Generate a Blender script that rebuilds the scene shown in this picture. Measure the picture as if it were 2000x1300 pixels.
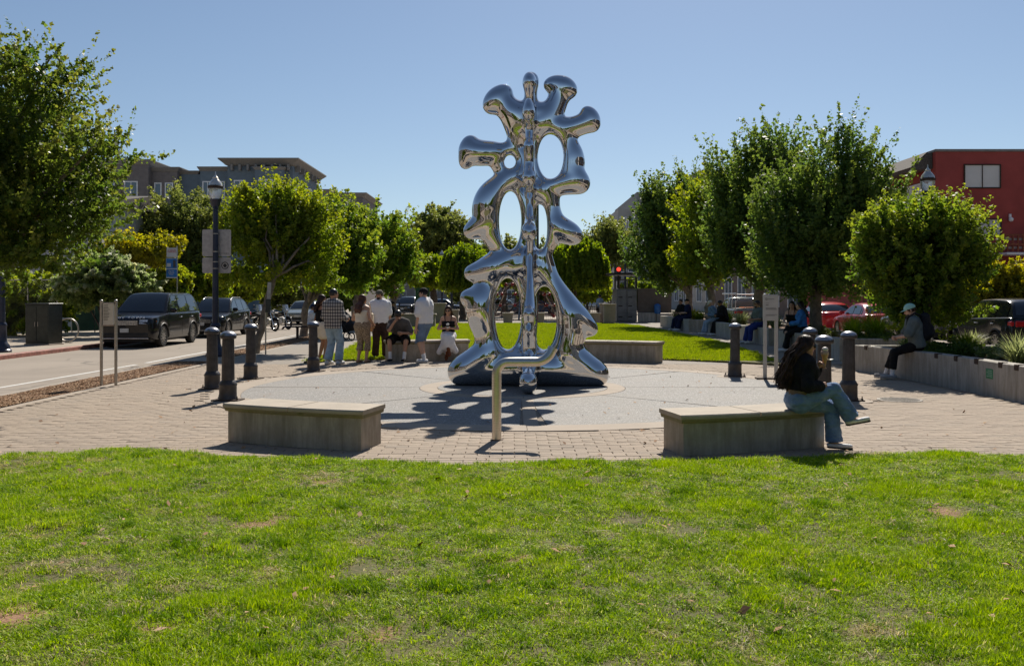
import bpy, math, random
import numpy as np
from mathutils import Vector, Matrix

scene = bpy.context.scene
for o in list(bpy.data.objects):
    bpy.data.objects.remove(o, do_unlink=True)

# ------------------------------------------------------------------ camera
FPX = 1800.0            # focal length in photo pixels (photo 2000 x 1300)
CAMH = 1.6
HORIZON = 577.0
camd = bpy.data.cameras.new('camera')
cam = bpy.data.objects.new('camera', camd)
scene.collection.objects.link(cam)
cam.location = (0, 0, CAMH)
cam.rotation_euler = (math.radians(90), 0, 0)
camd.sensor_width = 36.0
camd.lens = 36.0 * FPX / 2000.0
camd.shift_y = -(650 - HORIZON) / 2000.0
camd.clip_start = 0.1
camd.clip_end = 3000
scene.camera = cam

# ------------------------------------------------------------------ sky and sun
SUN_EL = math.radians(44)
SUN_AZ = math.radians(12.4)
world = bpy.data.worlds.new('World')
scene.world = world
world.use_nodes = True
wn = world.node_tree
bg = wn.nodes['Background']
sky = wn.nodes.new('ShaderNodeTexSky')
sky.sky_type = 'NISHITA'
sky.sun_disc = False
sky.sun_elevation = SUN_EL
sky.sun_rotation = SUN_AZ
sky.altitude = 0
sky.air_density = 1.0
sky.dust_density = 0.25
sky.ozone_density = 1.6
tcw = wn.nodes.new('ShaderNodeTexCoord'); mpw = wn.nodes.new('ShaderNodeMapping')   # lift the lookup off the yellow horizon band
mpw.inputs['Location'].default_value = (0, 0, 0.035); mpw.inputs['Scale'].default_value = (1, 1, 1)
wn.links.new(tcw.outputs['Generated'], mpw.inputs[0]); wn.links.new(mpw.outputs[0], sky.inputs[0])
wn.links.new(sky.outputs[0], bg.inputs[0])
bg.inputs[1].default_value = 0.067
sund = bpy.data.lights.new('sun', 'SUN')
sund.energy = 4.75
sund.angle = math.radians(0.5)
sund.color = (1.0, 0.93, 0.82)
sun = bpy.data.objects.new('sun', sund)
scene.collection.objects.link(sun)
sv = Vector((math.sin(SUN_AZ) * math.cos(SUN_EL), math.cos(SUN_AZ) * math.cos(SUN_EL), math.sin(SUN_EL)))
sun.rotation_euler = sv.to_track_quat('Z', 'Y').to_euler()
sun.location = (10, 40, 40)

scene.view_settings.view_transform = 'Standard'
scene.view_settings.look = 'None'
scene.view_settings.exposure = 0.38
scene.view_settings.gamma = 1.0
scene.view_settings.use_curve_mapping = False
scene.render.engine = 'CYCLES'
scene.cycles.max_bounces = 6
scene.cycles.diffuse_bounces = 3
scene.cycles.glossy_bounces = 4
scene.cycles.caustics_reflective = False
scene.cycles.caustics_refractive = False
scene.cycles.transparent_max_bounces = 8
scene.render.resolution_x = 1024
scene.render.resolution_y = 665

# ------------------------------------------------------------------ helpers
rng = np.random.default_rng(7)
random.seed(7)
PI = math.pi
COL = scene.collection


def P(px, py, d):
    """photo pixel at depth d -> world point"""
    return Vector(((px - 1000) * d / FPX, d, CAMH - (py - HORIZON) * d / FPX))


def G(px, py, z=0.0):
    """photo pixel lying on a horizontal level z -> world point"""
    d = (CAMH - z) * FPX / (py - HORIZON)
    return Vector(((px - 1000) * d / FPX, d, z))


class MB:
    def __init__(s):
        s.v = []; s.f = []; s.m = []

    def add(s, vs, fs, mi=0):
        n = len(s.v)
        s.v.extend([tuple(p) for p in vs])
        s.f.extend([tuple(i + n for i in f) for f in fs])
        s.m.extend([mi] * len(fs))
        return s

    def box(s, a, b, mi=0, M=None, taper=1.0):
        x0, y0, z0 = a; x1, y1, z1 = b
        cx, cy = (x0 + x1) / 2, (y0 + y1) / 2
        t = taper
        vs = [(x0, y0, z0), (x1, y0, z0), (x1, y1, z0), (x0, y1, z0)]
        vs += [(cx + (x - cx) * t, cy + (y - cy) * t, z1) for x, y in ((x0, y0), (x1, y0), (x1, y1), (x0, y1))]
        if M is not None:
            vs = [M @ Vector(p) for p in vs]
        return s.add(vs, [(0, 3, 2, 1), (4, 5, 6, 7), (0, 1, 5, 4), (1, 2, 6, 5), (2, 3, 7, 6), (3, 0, 4, 7)], mi)

    def bbox(s, a, b, bev=0.01, mi=0, M=None):
        """box with chamfered edges"""
        a = list(map(min, zip(a, b))); b_ = list(map(max, zip(a, b))); b = b_
        c = min(bev, *(0.45 * (b[i] - a[i]) for i in range(3)))
        vs = []; idx = {}
        for ix in (0, 1):
            for iy in (0, 1):
                for iz in (0, 1):
                    p = [(a, b)[i][k] for k, i in enumerate((ix, iy, iz))]
                    sg = [1 if i == 0 else -1 for i in (ix, iy, iz)]
                    for ax in range(3):
                        q = list(p)
                        for k in range(3):
                            if k != ax:
                                q[k] += sg[k] * c
                        idx[(ix, iy, iz, ax)] = len(vs); vs.append(q)
        fs = []
        for ax in range(3):
            u, w = (ax + 1) % 3, (ax + 2) % 3
            for sd in (0, 1):
                loop = []
                for (iu, iw) in ((0, 0), (1, 0), (1, 1), (0, 1)):
                    k = [0, 0, 0]; k[ax] = sd; k[u] = iu; k[w] = iw
                    loop.append(idx[(k[0], k[1], k[2], ax)])
                if sd == 0: loop.reverse()
                fs.append(loop)
            # edges along ax
            for iu in (0, 1):
                for iw in (0, 1):
                    def K(sa, axx):
                        k = [0, 0, 0]; k[ax] = sa; k[u] = iu; k[w] = iw
                        return idx[(k[0], k[1], k[2], axx)]
                    q = [K(0, u), K(1, u), K(1, w), K(0, w)]
                    if (iu + iw) % 2 == 1: q.reverse()
                    fs.append(q)
        for ix in (0, 1):
            for iy in (0, 1):
                for iz in (0, 1):
                    t = [idx[(ix, iy, iz, k)] for k in range(3)]
                    if (ix + iy + iz) % 2 == 1: t.reverse()
                    t.reverse()
                    fs.append(t)
        if M is not None:
            vs = [M @ Vector(p) for p in vs]
        return s.add(vs, fs, mi)

    def lathe(s, prof, n=20, c=(0, 0, 0), mi=0, M=None, cap=True):
        vs = []; fs = []
        for r, z in prof:
            for i in range(n):
                a = 2 * PI * i / n
                vs.append((c[0] + r * math.cos(a), c[1] + r * math.sin(a), c[2] + z))
        for k in range(len(prof) - 1):
            for i in range(n):
                j = (i + 1) % n
                fs.append((k * n + i, k * n + j, (k + 1) * n + j, (k + 1) * n + i))
        if cap:
            fs.append(tuple(reversed(range(n))))
            fs.append(tuple((len(prof) - 1) * n + i for i in range(n)))
        if M is not None:
            vs = [M @ Vector(p) for p in vs]
        return s.add(vs, fs, mi)

    def tube(s, pts, rad, n=8, mi=0, cap=True, closed=False):
        pts = [Vector(p) for p in pts]
        if not hasattr(rad, '__len__'): rad = [rad] * len(pts)
        m = len(pts); vs = []; fs = []
        up = None
        for k in range(m):
            if closed:
                t = pts[(k + 1) % m] - pts[k - 1]
            else:
                t = pts[min(k + 1, m - 1)] - pts[max(k - 1, 0)]
            t = t.normalized() if t.length > 1e-9 else Vector((0, 0, 1))
            if up is None:
                ref = Vector((0, 0, 1)) if abs(t.z) < 0.9 else Vector((1, 0, 0))
                up = (ref - t * ref.dot(t)).normalized()
            else:
                up = up - t * up.dot(t)
                up = up.normalized() if up.length > 1e-6 else Vector((1, 0, 0))
            bi = t.cross(up)
            for i in range(n):
                a = 2 * PI * i / n
                vs.append(pts[k] + (up * math.cos(a) + bi * math.sin(a)) * rad[k])
        rr = m if closed else m - 1
        for k in range(rr):
            k2 = (k + 1) % m
            for i in range(n):
                j = (i + 1) % n
                fs.append((k * n + i, k * n + j, k2 * n + j, k2 * n + i))
        if cap and not closed:
            fs.append(tuple(reversed(range(n))))
            fs.append(tuple((m - 1) * n + i for i in range(n)))
        return s.add(vs, fs, mi)

    def prism(s, poly, z0, z1, mi=0, M=None):
        """extrude an xy polygon (ccw) from z0 to z1"""
        n = len(poly)
        vs = [(x, y, z0) for x, y in poly] + [(x, y, z1) for x, y in poly]
        fs = [tuple(reversed(range(n))), tuple(range(n, 2 * n))]
        fs += [(i, (i + 1) % n, (i + 1) % n + n, i + n) for i in range(n)]
        if M is not None:
            vs = [M @ Vector(p) for p in vs]
        return s.add(vs, fs, mi)

    def grid(s, rows, mi=0, closed=False, flip=False):
        """loft: rows of equal length point lists"""
        n = len(rows[0]); vs = [p for r in rows for p in r]; fs = []
        for k in range(len(rows) - 1):
            for i in range(n if closed else n - 1):
                j = (i + 1) % n
                f = (k * n + i, k * n + j, (k + 1) * n + j, (k + 1) * n + i)
                fs.append(tuple(reversed(f)) if flip else f)
        return s.add(vs, fs, mi)

    def sphere(s, c, r, nu=12, nv=8, mi=0):
        r = (r, r, r) if not hasattr(r, '__len__') else r
        rows = []
        for k in range(nv + 1):
            t = PI * k / nv
            tt = min(max(t, 0.02), PI - 0.02)
            rows.append([(c[0] + r[0] * math.sin(tt) * math.cos(2 * PI * i / nu),
                          c[1] + r[1] * math.sin(tt) * math.sin(2 * PI * i / nu),
                          c[2] - r[2] * math.cos(tt)) for i in range(nu)])
        return s.grid(rows, mi, closed=True)

    def mesh(s, name):
        me = bpy.data.meshes.new(name)
        me.from_pydata(s.v, [], s.f)
        return me

    def build(s, name, mats, parent=None, smooth=None, loc=None, rz=0):
        me = s.mesh(name)
        mats = mats if isinstance(mats, (list, tuple)) else [mats]
        for m in mats: me.materials.append(m)
        if len(mats) > 1:
            me.polygons.foreach_set('material_index', s.m)
        if smooth is not None:
            me.polygons.foreach_set('use_smooth', [True] * len(me.polygons))
            me.update()
            if smooth < 180:
                me.set_sharp_from_angle(angle=math.radians(smooth))
        me.update()
        return link(name, me, parent, loc, rz)


def link(name, data, parent=None, loc=None, rz=0):
    o = bpy.data.objects.new(name, data)
    COL.objects.link(o)
    if parent is not None: o.parent = parent
    if loc is not None: o.location = loc
    if rz: o.rotation_euler = (0, 0, rz)
    return o


def np_mesh(name, verts, quads, mat, parent=None, smooth=False, attr=None, tri=False):
    """fast mesh from numpy arrays; quads (n,4) or triangles (n,3)"""
    verts = np.asarray(verts, np.float32); quads = np.asarray(quads, np.int32)
    k = quads.shape[1]
    me = bpy.data.meshes.new(name)
    me.vertices.add(len(verts)); me.vertices.foreach_set('co', verts.ravel())
    me.loops.add(quads.size); me.loops.foreach_set('vertex_index', quads.ravel())
    me.polygons.add(len(quads))
    me.polygons.foreach_set('loop_start', np.arange(0, quads.size, k, dtype=np.int32))
    if smooth: me.polygons.foreach_set('use_smooth', np.ones(len(quads), bool))
    if attr is not None:
        for an, (dom, vals) in attr.items():
            a = me.attributes.new(an, 'FLOAT', dom)
            a.data.foreach_set('value', np.asarray(vals, np.float32))
    for m in (mat if isinstance(mat, (list, tuple)) else [mat]): me.materials.append(m)
    me.update(); me.validate()
    return link(name, me, parent)


def tag(o, label=None, cat=None, group=None, kind=None):
    if label: o['label'] = label
    if cat: o['category'] = cat
    if group: o['group'] = group
    if kind: o['kind'] = kind
    return o


def thing(name, label, cat, loc=(0, 0, 0), rz=0, group=None):
    return tag(link(name, None, None, loc, rz), label, cat, group)


def copy_tree(o, parent=None, loc=None, rz=None, label=None):
    c = o.copy(); COL.objects.link(c); c.parent = parent
    if loc is not None: c.location = loc
    if rz is not None: c.rotation_euler = (0, 0, rz)
    if label: c['label'] = label
    for ch in list(o.children): copy_tree(ch, c)
    return c


def rotz(a): return Matrix.Rotation(a, 4, 'Z')


# ------------------------------------------------------------------ materials
class NT:
    def __init__(s, name):
        s.m = bpy.data.materials.new(name); s.m.use_nodes = True
        s.t = s.m.node_tree; s.b = s.t.nodes['Principled BSDF']; s.out = s.t.nodes['Material Output']

    def n(s, typ, **kw):
        nd = s.t.nodes.new(typ)
        for k, v in kw.items():
            if k.startswith('i_'):
                nd.inputs[k[2:].replace('_', ' ')].default_value = v
            else:
                setattr(nd, k, v)
        return nd

    def l(s, a, b): s.t.links.new(a, b)

    def coord(s, kind='Object', scale=(1, 1, 1)):
        tc = s.n('ShaderNodeTexCoord')
        mp = s.n('ShaderNodeMapping'); mp.inputs['Scale'].default_value = scale
        s.l(tc.outputs[kind], mp.inputs[0])
        return mp.outputs[0]

    def world(s):
        g = s.n('ShaderNodeNewGeometry'); return g.outputs['Position']

    def noise(s, vec, scale, detail=4, rough=0.55):
        n = s.n('ShaderNodeTexNoise'); n.inputs['Scale'].default_value = scale
        n.inputs['Detail'].default_value = detail; n.inputs['Roughness'].default_value = rough
        if vec is not None: s.l(vec, n.inputs['Vector'])
        return n.outputs['Fac']

    def ramp(s, fac, stops):
        r = s.n('ShaderNodeValToRGB')
        els = r.color_ramp.elements
        while len(els) < len(stops): els.new(0.5)
        for e, (p, c) in zip(els, stops):
            e.position = p; e.color = (c[0], c[1], c[2], 1) if hasattr(c, '__len__') else (c, c, c, 1)
        s.l(fac, r.inputs[0])
        return r.outputs[0]

    def mix(s, fac, a, b, blend='MIX'):
        m = s.n('ShaderNodeMix', data_type='RGBA', blend_type=blend)
        for v, i in ((fac, 0), (a, 6), (b, 7)):
            if hasattr(v, 'node'): s.l(v, m.inputs[i])
            elif i == 0: m.inputs[0].default_value = v
            else: m.inputs[i].default_value = (v[0], v[1], v[2], 1)
        return m.outputs[2]

    def math(s, op, a, b=0.5):
        m = s.n('ShaderNodeMath', operation=op)
        for v, i in ((a, 0), (b, 1)):
            if hasattr(v, 'node'): s.l(v, m.inputs[i])
            else: m.inputs[i].default_value = v
        return m.outputs[0]

    def bump(s, h, strength=0.3, dist=0.01):
        b = s.n('ShaderNodeBump'); b.inputs['Strength'].default_value = strength
        b.inputs['Distance'].default_value = dist
        s.l(h, b.inputs['Height']); s.l(b.outputs[0], s.b.inputs['Normal'])

    def set(s, color=None, rough=None, metal=None, spec=None, coat=None):
        B = s.b.inputs
        if color is not None:
            if hasattr(color, 'node'): s.l(color, B['Base Color'])
            else: B['Base Color'].default_value = (*color, 1)
        if rough is not None:
            if hasattr(rough, 'node'): s.l(rough, B['Roughness'])
            else: B['Roughness'].default_value = rough
        if metal is not None: B['Metallic'].default_value = metal
        if spec is not None: B['Specular IOR Level'].default_value = spec
        if coat is not None: B['Coat Weight'].default_value = coat; B['Coat Roughness'].default_value = 0.05
        return s


def simple(name, col, rough=0.6, metal=0.0, var=0.12, scale=6.0, bump=0.0, coat=None, bscale=None, spec=None):
    """procedural material: colour broken up by noise, optional fine relief"""
    t = NT(name)
    v = t.coord('Object')
    f = t.noise(v, scale, 5)
    lo = tuple(max(0, c * (1 - var * 1.6)) for c in col); hi = tuple(min(1, c * (1 + var * 1.6)) for c in col)
    c = t.ramp(f, [(0.3, lo), (0.7, hi)])
    t.set(c, rough, metal, spec, coat)
    if bump: t.bump(t.noise(v, bscale or scale * 8, 4), bump, 0.01)
    return t.m


M = {}

# ------------------------------------------------------------------ signed-distance modelling (continuous bodies)
class Field:
    def __init__(s, lo, hi, h):
        s.lo = np.array(lo, float); s.h = h
        s.n = np.ceil((np.array(hi, float) - s.lo) / h).astype(int) + 1
        s.F = np.full(s.n, 0.5, np.float32)
        s.ax = [s.lo[i] + h * np.arange(s.n[i]) for i in range(3)]

    def sub(s, lo, hi):
        a = np.maximum(np.floor((np.array(lo) - s.lo) / s.h).astype(int), 0)
        b = np.minimum(np.ceil((np.array(hi) - s.lo) / s.h).astype(int) + 1, s.n)
        if np.any(b <= a): return None
        sl = tuple(slice(a[i], b[i]) for i in range(3))
        X = s.ax[0][sl[0]][:, None, None]; Y = s.ax[1][sl[1]][None, :, None]; Z = s.ax[2][sl[2]][None, None, :]
        return sl, X, Y, Z

    def blend(s, sl, d, k, op='add'):
        f = s.F[sl]
        if op == 'sub':
            d = -d
            if k > 0:
                hh = np.clip(0.5 - 0.5 * (f - d) / k, 0, 1)
                s.F[sl] = f * (1 - hh) + d * hh + k * hh * (1 - hh)
            else:
                s.F[sl] = np.maximum(f, d)
            return
        if k > 0:
            hh = np.clip(0.5 + 0.5 * (f - d) / k, 0, 1)
            s.F[sl] = f * (1 - hh) + d * hh - k * hh * (1 - hh)
        else:
            s.F[sl] = np.minimum(f, d)

    def cone(s, a, b, ra, rb=None, k=0.03, op='add', sq=None):
        """round cone; sq=(axis vector, factor) squashes distances along axis"""
        rb = ra if rb is None else rb
        a = np.array(a, float); b = np.array(b, float); R = max(ra, rb) * (1.0 if sq is None else max(1, sq[1])) + k + 2 * s.h
        q = s.sub(np.minimum(a, b) - R, np.maximum(a, b) + R)
        if q is None: return s
        sl, X, Y, Z = q
        ba = b - a; L2 = max(float(ba @ ba), 1e-9)
        px, py, pz = X - a[0], Y - a[1], Z - a[2]
        t = np.clip((px * ba[0] + py * ba[1] + pz * ba[2]) / L2, 0, 1)
        dx, dy, dz = px - t * ba[0], py - t * ba[1], pz - t * ba[2]
        d2 = dx * dx + dy * dy + dz * dz
        if sq is not None:
            n = np.array(sq[0], float); n /= np.linalg.norm(n)
            al = dx * n[0] + dy * n[1] + dz * n[2]
            d2 = d2 + al * al * (1 / sq[1] ** 2 - 1)
        d = np.sqrt(np.maximum(d2, 0)) - (ra + (rb - ra) * t)
        s.blend(sl, d.astype(np.float32), k, op)
        return s

    def chain(s, pts, rad, k=0.03, **kw):
        for i in range(len(pts) - 1):
            s.cone(pts[i], pts[i + 1], rad[i], rad[i + 1], k, **kw)
        return s

    def ell(s, c, r, R=None, k=0.03, op='add'):
        c = np.array(c, float); m = max(r) + k + 2 * s.h
        q = s.sub(c - m, c + m)
        if q is None: return s
        sl, X, Y, Z = q
        p = [X - c[0], Y - c[1], Z - c[2]]
        if R is not None:
            R = np.array(R)[:3, :3]
            p = [p[0] * R[0, i] + p[1] * R[1, i] + p[2] * R[2, i] for i in range(3)]
        k0 = np.sqrt((p[0] / r[0]) ** 2 + (p[1] / r[1]) ** 2 + (p[2] / r[2]) ** 2)
        k1 = np.sqrt((p[0] / r[0] ** 2) ** 2 + (p[1] / r[1] ** 2) ** 2 + (p[2] / r[2] ** 2) ** 2)
        d = k0 * (k0 - 1) / np.maximum(k1, 1e-6)
        s.blend(sl, d.astype(np.float32), k, op)
        return s

    def cut(s, p, n, lo=None, hi=None):
        """remove everything on the side the normal n points to"""
        n = np.array(n, float); n /= np.linalg.norm(n)
        X = s.ax[0][:, None, None]; Y = s.ax[1][None, :, None]; Z = s.ax[2][None, None, :]
        d = (X - p[0]) * n[0] + (Y - p[1]) * n[1] + (Z - p[2]) * n[2]
        s.F = np.maximum(s.F, d.astype(np.float32)); return s

    def wrinkle(s, a, seed, wl=0.09, stretch=(1, 1, 1)):
        """cloth folds: ripple the surface with a few slanted waves"""
        r = np.random.default_rng(seed); X = s.ax[0][:, None, None]; Y = s.ax[1][None, :, None]; Z = s.ax[2][None, None, :]
        W_ = 0; wob = 0.35 * np.sin(X * 17 + 1.3) + 0.35 * np.sin(Y * 19 + Z * 13) + 0.4 * np.sin(Z * 11 - X * 9)
        for _ in range(5):
            d = r.normal(size=3) * np.array(stretch); d /= np.linalg.norm(d); k = 2 * PI / (wl * (.7 + .8 * r.random()))
            W_ = W_ + np.sin(k * (X * d[0] + Y * d[1] + Z * d[2]) + 6 * r.random() + 2.2 * wob)
        s.F = (s.F + a * (np.abs(W_ * 0.45) - 0.45)).astype(np.float32); return s

    def blur(s, it=1):
        s.F = np.clip(s.F, -0.2, 0.2)
        for _ in range(it):
            for ax in range(3):
                F = s.F; G_ = F.copy()
                a = [slice(None)] * 3; b = [slice(None)] * 3; c = [slice(None)] * 3
                a[ax] = slice(1, -1); b[ax] = slice(0, -2); c[ax] = slice(2, None)
                G_[tuple(a)] = 0.5 * F[tuple(a)] + 0.25 * (F[tuple(b)] + F[tuple(c)])
                s.F = G_
        return s

    def nets(s):
        F = s.F; S = F < 0
        S[0] = S[-1] = False; S[:, 0] = S[:, -1] = False; S[:, :, 0] = S[:, :, -1] = False
        F = np.where(S, np.minimum(F, -1e-5), np.maximum(F, 1e-5))
        nx, ny, nz = s.n - 1
        cnt = np.zeros((nx, ny, nz), np.int8)
        cs = [(i, j, k) for i in (0, 1) for j in (0, 1) for k in (0, 1)]
        V = lambda A, c: A[c[0]:c[0] + nx, c[1]:c[1] + ny, c[2]:c[2] + nz]
        for c in cs: cnt += V(S, c)
        act = (cnt > 0) & (cnt < 8)
        I = np.argwhere(act)
        acc = np.zeros((len(I), 3)); num = np.zeros(len(I))
        for c in cs:
            for ax in range(3):
                if c[ax]: continue
                c2 = list(c); c2[ax] = 1
                fa = F[I[:, 0] + c[0], I[:, 1] + c[1], I[:, 2] + c[2]]
                fb = F[I[:, 0] + c2[0], I[:, 1] + c2[1], I[:, 2] + c2[2]]
                m = (fa < 0) != (fb < 0)
                t = np.where(m, fa / np.where(m, fa - fb, 1), 0)
                p = np.array(c, float)[None, :].repeat(len(I), 0); p[:, ax] = t
                acc += np.where(m[:, None], p, 0); num += m
        verts = s.lo + s.h * (I + acc / num[:, None])
        idx = -np.ones((nx, ny, nz), np.int64); idx[act] = np.arange(len(I))
        quads = []
        for ax in range(3):
            u, w = (ax + 1) % 3, (ax + 2) % 3
            a = [slice(None)] * 3; b = [slice(None)] * 3
            a[ax] = slice(0, -1); b[ax] = slice(1, None)
            ch = S[tuple(a)] != S[tuple(b)]
            E = np.argwhere(ch)
            ok = (E[:, u] > 0) & (E[:, w] > 0) & (E[:, u] < s.n[u] - 1) & (E[:, w] < s.n[w] - 1)
            E = E[ok]
            inside = S[E[:, 0], E[:, 1], E[:, 2]]
            q = []
            for du, dw in ((-1, -1), (0, -1), (0, 0), (-1, 0)):
                e = E.copy(); e[:, u] += du; e[:, w] += dw
                q.append(idx[e[:, 0], e[:, 1], e[:, 2]])
            q = np.stack(q, 1)
            q[~inside] = q[~inside][:, ::-1]
            quads.append(q)
        return verts, np.concatenate(quads)

    def sample(s, A, p):
        g = (p - s.lo) / s.h
        i = np.clip(np.floor(g).astype(int), 0, s.n - 2); t = g - i
        r = 0
        for c in ((0, 0, 0), (1, 0, 0), (0, 1, 0), (1, 1, 0), (0, 0, 1), (1, 0, 1), (0, 1, 1), (1, 1, 1)):
            w = np.ones(len(p))
            for k in range(3): w = w * (t[:, k] if c[k] else 1 - t[:, k])
            r = r + w * A[i[:, 0] + c[0], i[:, 1] + c[1], i[:, 2] + c[2]]
        return r

    def mesh(s, name, mat, parent=None, normals=False, proj=1):
        v, q = s.nets()
        if len(v) == 0: return None
        gr = None
        if normals or proj:
            gr = np.gradient(s.F, s.h)
            for _ in range(proj):
                g = np.stack([s.sample(x, v) for x in gr], 1)
                f = s.sample(s.F, v)
                st = f[:, None] * g / np.maximum((g * g).sum(1), 0.05)[:, None]
                ln = np.linalg.norm(st, axis=1, keepdims=True)
                v = v - st * np.minimum(1, 0.5 * s.h / np.maximum(ln, 1e-9))
        o = np_mesh(name, v, q, mat, parent, smooth=True)
        if normals:
            g = np.stack([s.sample(x, v) for x in gr], 1)
            g /= np.maximum(np.linalg.norm(g, axis=1, keepdims=True), 1e-9)
            o.data.normals_split_custom_set_from_vertices(g.tolist())
        return o


def catmull(pts, n=6):
    """dense smooth resampling of a list of tuples"""
    p = np.array(pts, float)
    if len(p) == 2:
        return p
    p = np.vstack([2 * p[0] - p[1], p, 2 * p[-1] - p[-2]])
    out = []
    for i in range(1, len(p) - 2):
        for t in np.linspace(0, 1, n, endpoint=False):
            a, b, c, d = p[i - 1], p[i], p[i + 1], p[i + 2]
            out.append(0.5 * ((2 * b) + (-a + c) * t + (2 * a - 5 * b + 4 * c - d) * t * t + (-a + 3 * b - 3 * c + d) * t ** 3))
    out.append(p[-2])
    return np.array(out)


# ------------------------------------------------------------------ mirror sculpture
def make_sculpture():
    D = 16.4; S = D / FPX; CX = 1036; GY = 752.5
    def W(x, y): return ((x - CX) * S, (GY - y) * S)
    strokes_L = [
        [(958, 209, 11), (967, 200, 17), (978, 190, 17), (987, 181, 10)],
        [(972, 198, 16), (988, 208, 17), (1004, 226, 21), (1022, 238, 20)],
        [(920, 280, 15), (914, 297, 13), (909, 322, 9)],
        [(917, 295, 16), (932, 299, 19), (951, 300, 18), (972, 299, 16)],
        [(1018, 240, 18), (1010, 265, 13), (1006, 288, 11)],
        [(996, 338, 10), (979, 329, 11), (974, 312, 11), (983, 297, 10), (998, 294, 9), (1012, 300, 8), (1017, 317, 7), (1013, 333, 9), (996, 338, 10)],
        [(1016, 345, 15), (1000, 350, 17), (978, 365, 19), (960, 385, 24), (952, 410, 25), (955, 440, 20), (966, 465, 17), (985, 488, 15), (1010, 502, 13), (1030, 505, 11)],
        [(960, 430, 22), (940, 442, 18), (925, 450, 12), (916, 454, 7)],
        [(1000, 505, 16), (980, 516, 22), (962, 526, 24), (940, 532, 16), (926, 534, 11), (917, 535, 7)],
        [(1022, 518, 14), (1000, 524, 16), (975, 528, 15)],
        [(962, 535, 15), (952, 560, 15), (942, 585, 24), (940, 605, 26), (946, 630, 24), (954, 655, 21), (955, 685, 24), (940, 705, 26)],
        [(940, 590, 22), (925, 585, 15), (915, 583, 10), (910, 583, 6)],
        [(975, 665, 13), (992, 690, 14), (1012, 702, 14), (1036, 706, 12)],
        [(965, 690, 26), (935, 708, 26), (910, 722, 24), (897, 728, 19)],
        [(899, 732, 19), (935, 728, 24), (980, 722, 30), (1036, 720, 34)],
    ]
    strokes_R = [
        [(1005, 222, 20), (1036, 224, 16), (1066, 224, 20)],
        [(1005, 245, 20), (1036, 248, 16), (1070, 248, 18)],
        [(1073, 168, 9), (1086, 168, 13), (1102, 173, 16), (1113, 180, 11)],
        [(1100, 176, 14), (1091, 194, 14), (1083, 214, 16), (1070, 236, 19), (1052, 244, 18)],
        [(1146, 221, 10), (1153, 234, 13), (1157, 248, 11)],
        [(1150, 240, 13), (1134, 246, 14), (1115, 252, 15), (1096, 254, 17), (1076, 246, 16)],
        [(1085, 250, 16), (1101, 265, 14), (1111, 285, 13), (1119, 308, 17), (1117, 333, 17), (1124, 352, 18), (1135, 362, 14)],
        [(1128, 357, 18), (1105, 359, 17), (1083, 364, 15), (1062, 370, 15), (1045, 374, 12)],
        [(1132, 318, 7), (1118, 314, 16)],
        [(1060, 376, 16), (1074, 390, 13), (1076, 410, 12), (1081, 430, 14), (1078, 455, 14), (1068, 480, 13), (1052, 500, 12)],
        [(1082, 438, 16), (1098, 450, 18), (1114, 458, 16), (1124, 464, 10)],
        [(1056, 496, 16), (1066, 520, 14), (1076, 550, 15), (1094, 582, 19), (1110, 612, 25), (1114, 645, 26), (1107, 680, 27), (1105, 705, 28)],
        [(1040, 520, 14), (1056, 525, 15), (1068, 545, 13)],
        [(1112, 612, 24), (1134, 627, 18), (1148, 639, 12), (1156, 645, 7)],
        [(1088, 672, 13), (1078, 692, 14), (1060, 702, 13), (1036, 706, 12)],
        [(1112, 695, 26), (1138, 714, 23), (1158, 727, 20), (1166, 732, 18)],
        [(1166, 734, 18), (1130, 730, 23), (1085, 722, 30), (1036, 720, 34)],
    ]
    spine = [(1037, 156, 15), (1037, 172, 12), (1037, 195, 11), (1036, 215, 14), (1036, 245, 12), (1035, 280, 9), (1035, 330, 8), (1035, 380, 9),
             (1034, 430, 8), (1034, 470, 10), (1034, 520, 9), (1034, 570, 7), (1035, 620, 10), (1035, 680, 12), (1035, 725, 18)]
    f = Field((-1.55, -2.15, -0.03), (1.5, 1.75, 5.75), 0.024)
    for st in strokes_L + strokes_R:
        c = catmull(st, 5)
        pts = [(W(x, y)[0], 0, W(x, y)[1]) for x, y, r in c]
        f.chain(pts, [max(0.03, r * S) for r in c[:, 2]], k=0.10, sq=((0, 1, 0), 0.95))
    def hole(cx, cy, rx, ry, k=0.07):
        X0, Z0 = W(cx, cy); rx *= S; ry *= S
        q = f.sub((X0 - rx - .2, -0.5, Z0 - ry - .2), (X0 + rx + .2, 0.5, Z0 + ry + .2))
        sl, X, Y, Z = q
        u = np.sqrt(((X - X0) / rx) ** 2 + ((Z - Z0) / ry) ** 2)
        g = np.sqrt(((X - X0) / rx ** 2) ** 2 + ((Z - Z0) / ry ** 2) ** 2)
        f.blend(sl, (u * (u - 1) / np.maximum(g, 1e-6) + 0 * Y).astype(np.float32), k, 'sub')
    def ringpts(cx, cy, rx, ry, r):
        c = [((cx + (rx + r) * math.cos(a) - CX) * S, 0, (GY - cy - (ry + r) * math.sin(a)) * S) for a in np.linspace(0, 2 * PI, 30)]
        f.chain(c, [r * S] * len(c), k=0.06, sq=((0, 1, 0), 0.95))
    for hh in ((1076, 307, 23, 43, 12), (996, 432, 20, 57, 10), (1055, 445, 13, 43, 8), (992, 614, 24, 69, 11), (1064, 622, 22, 61, 10)): ringpts(*hh)
    for hh in ((996, 317, 11, 14, .06), (1076, 307, 24, 44), (996, 432, 21, 58), (1055, 445, 14, 45), (992, 614, 25, 70), (1064, 622, 23, 62)): hole(*hh)
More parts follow.
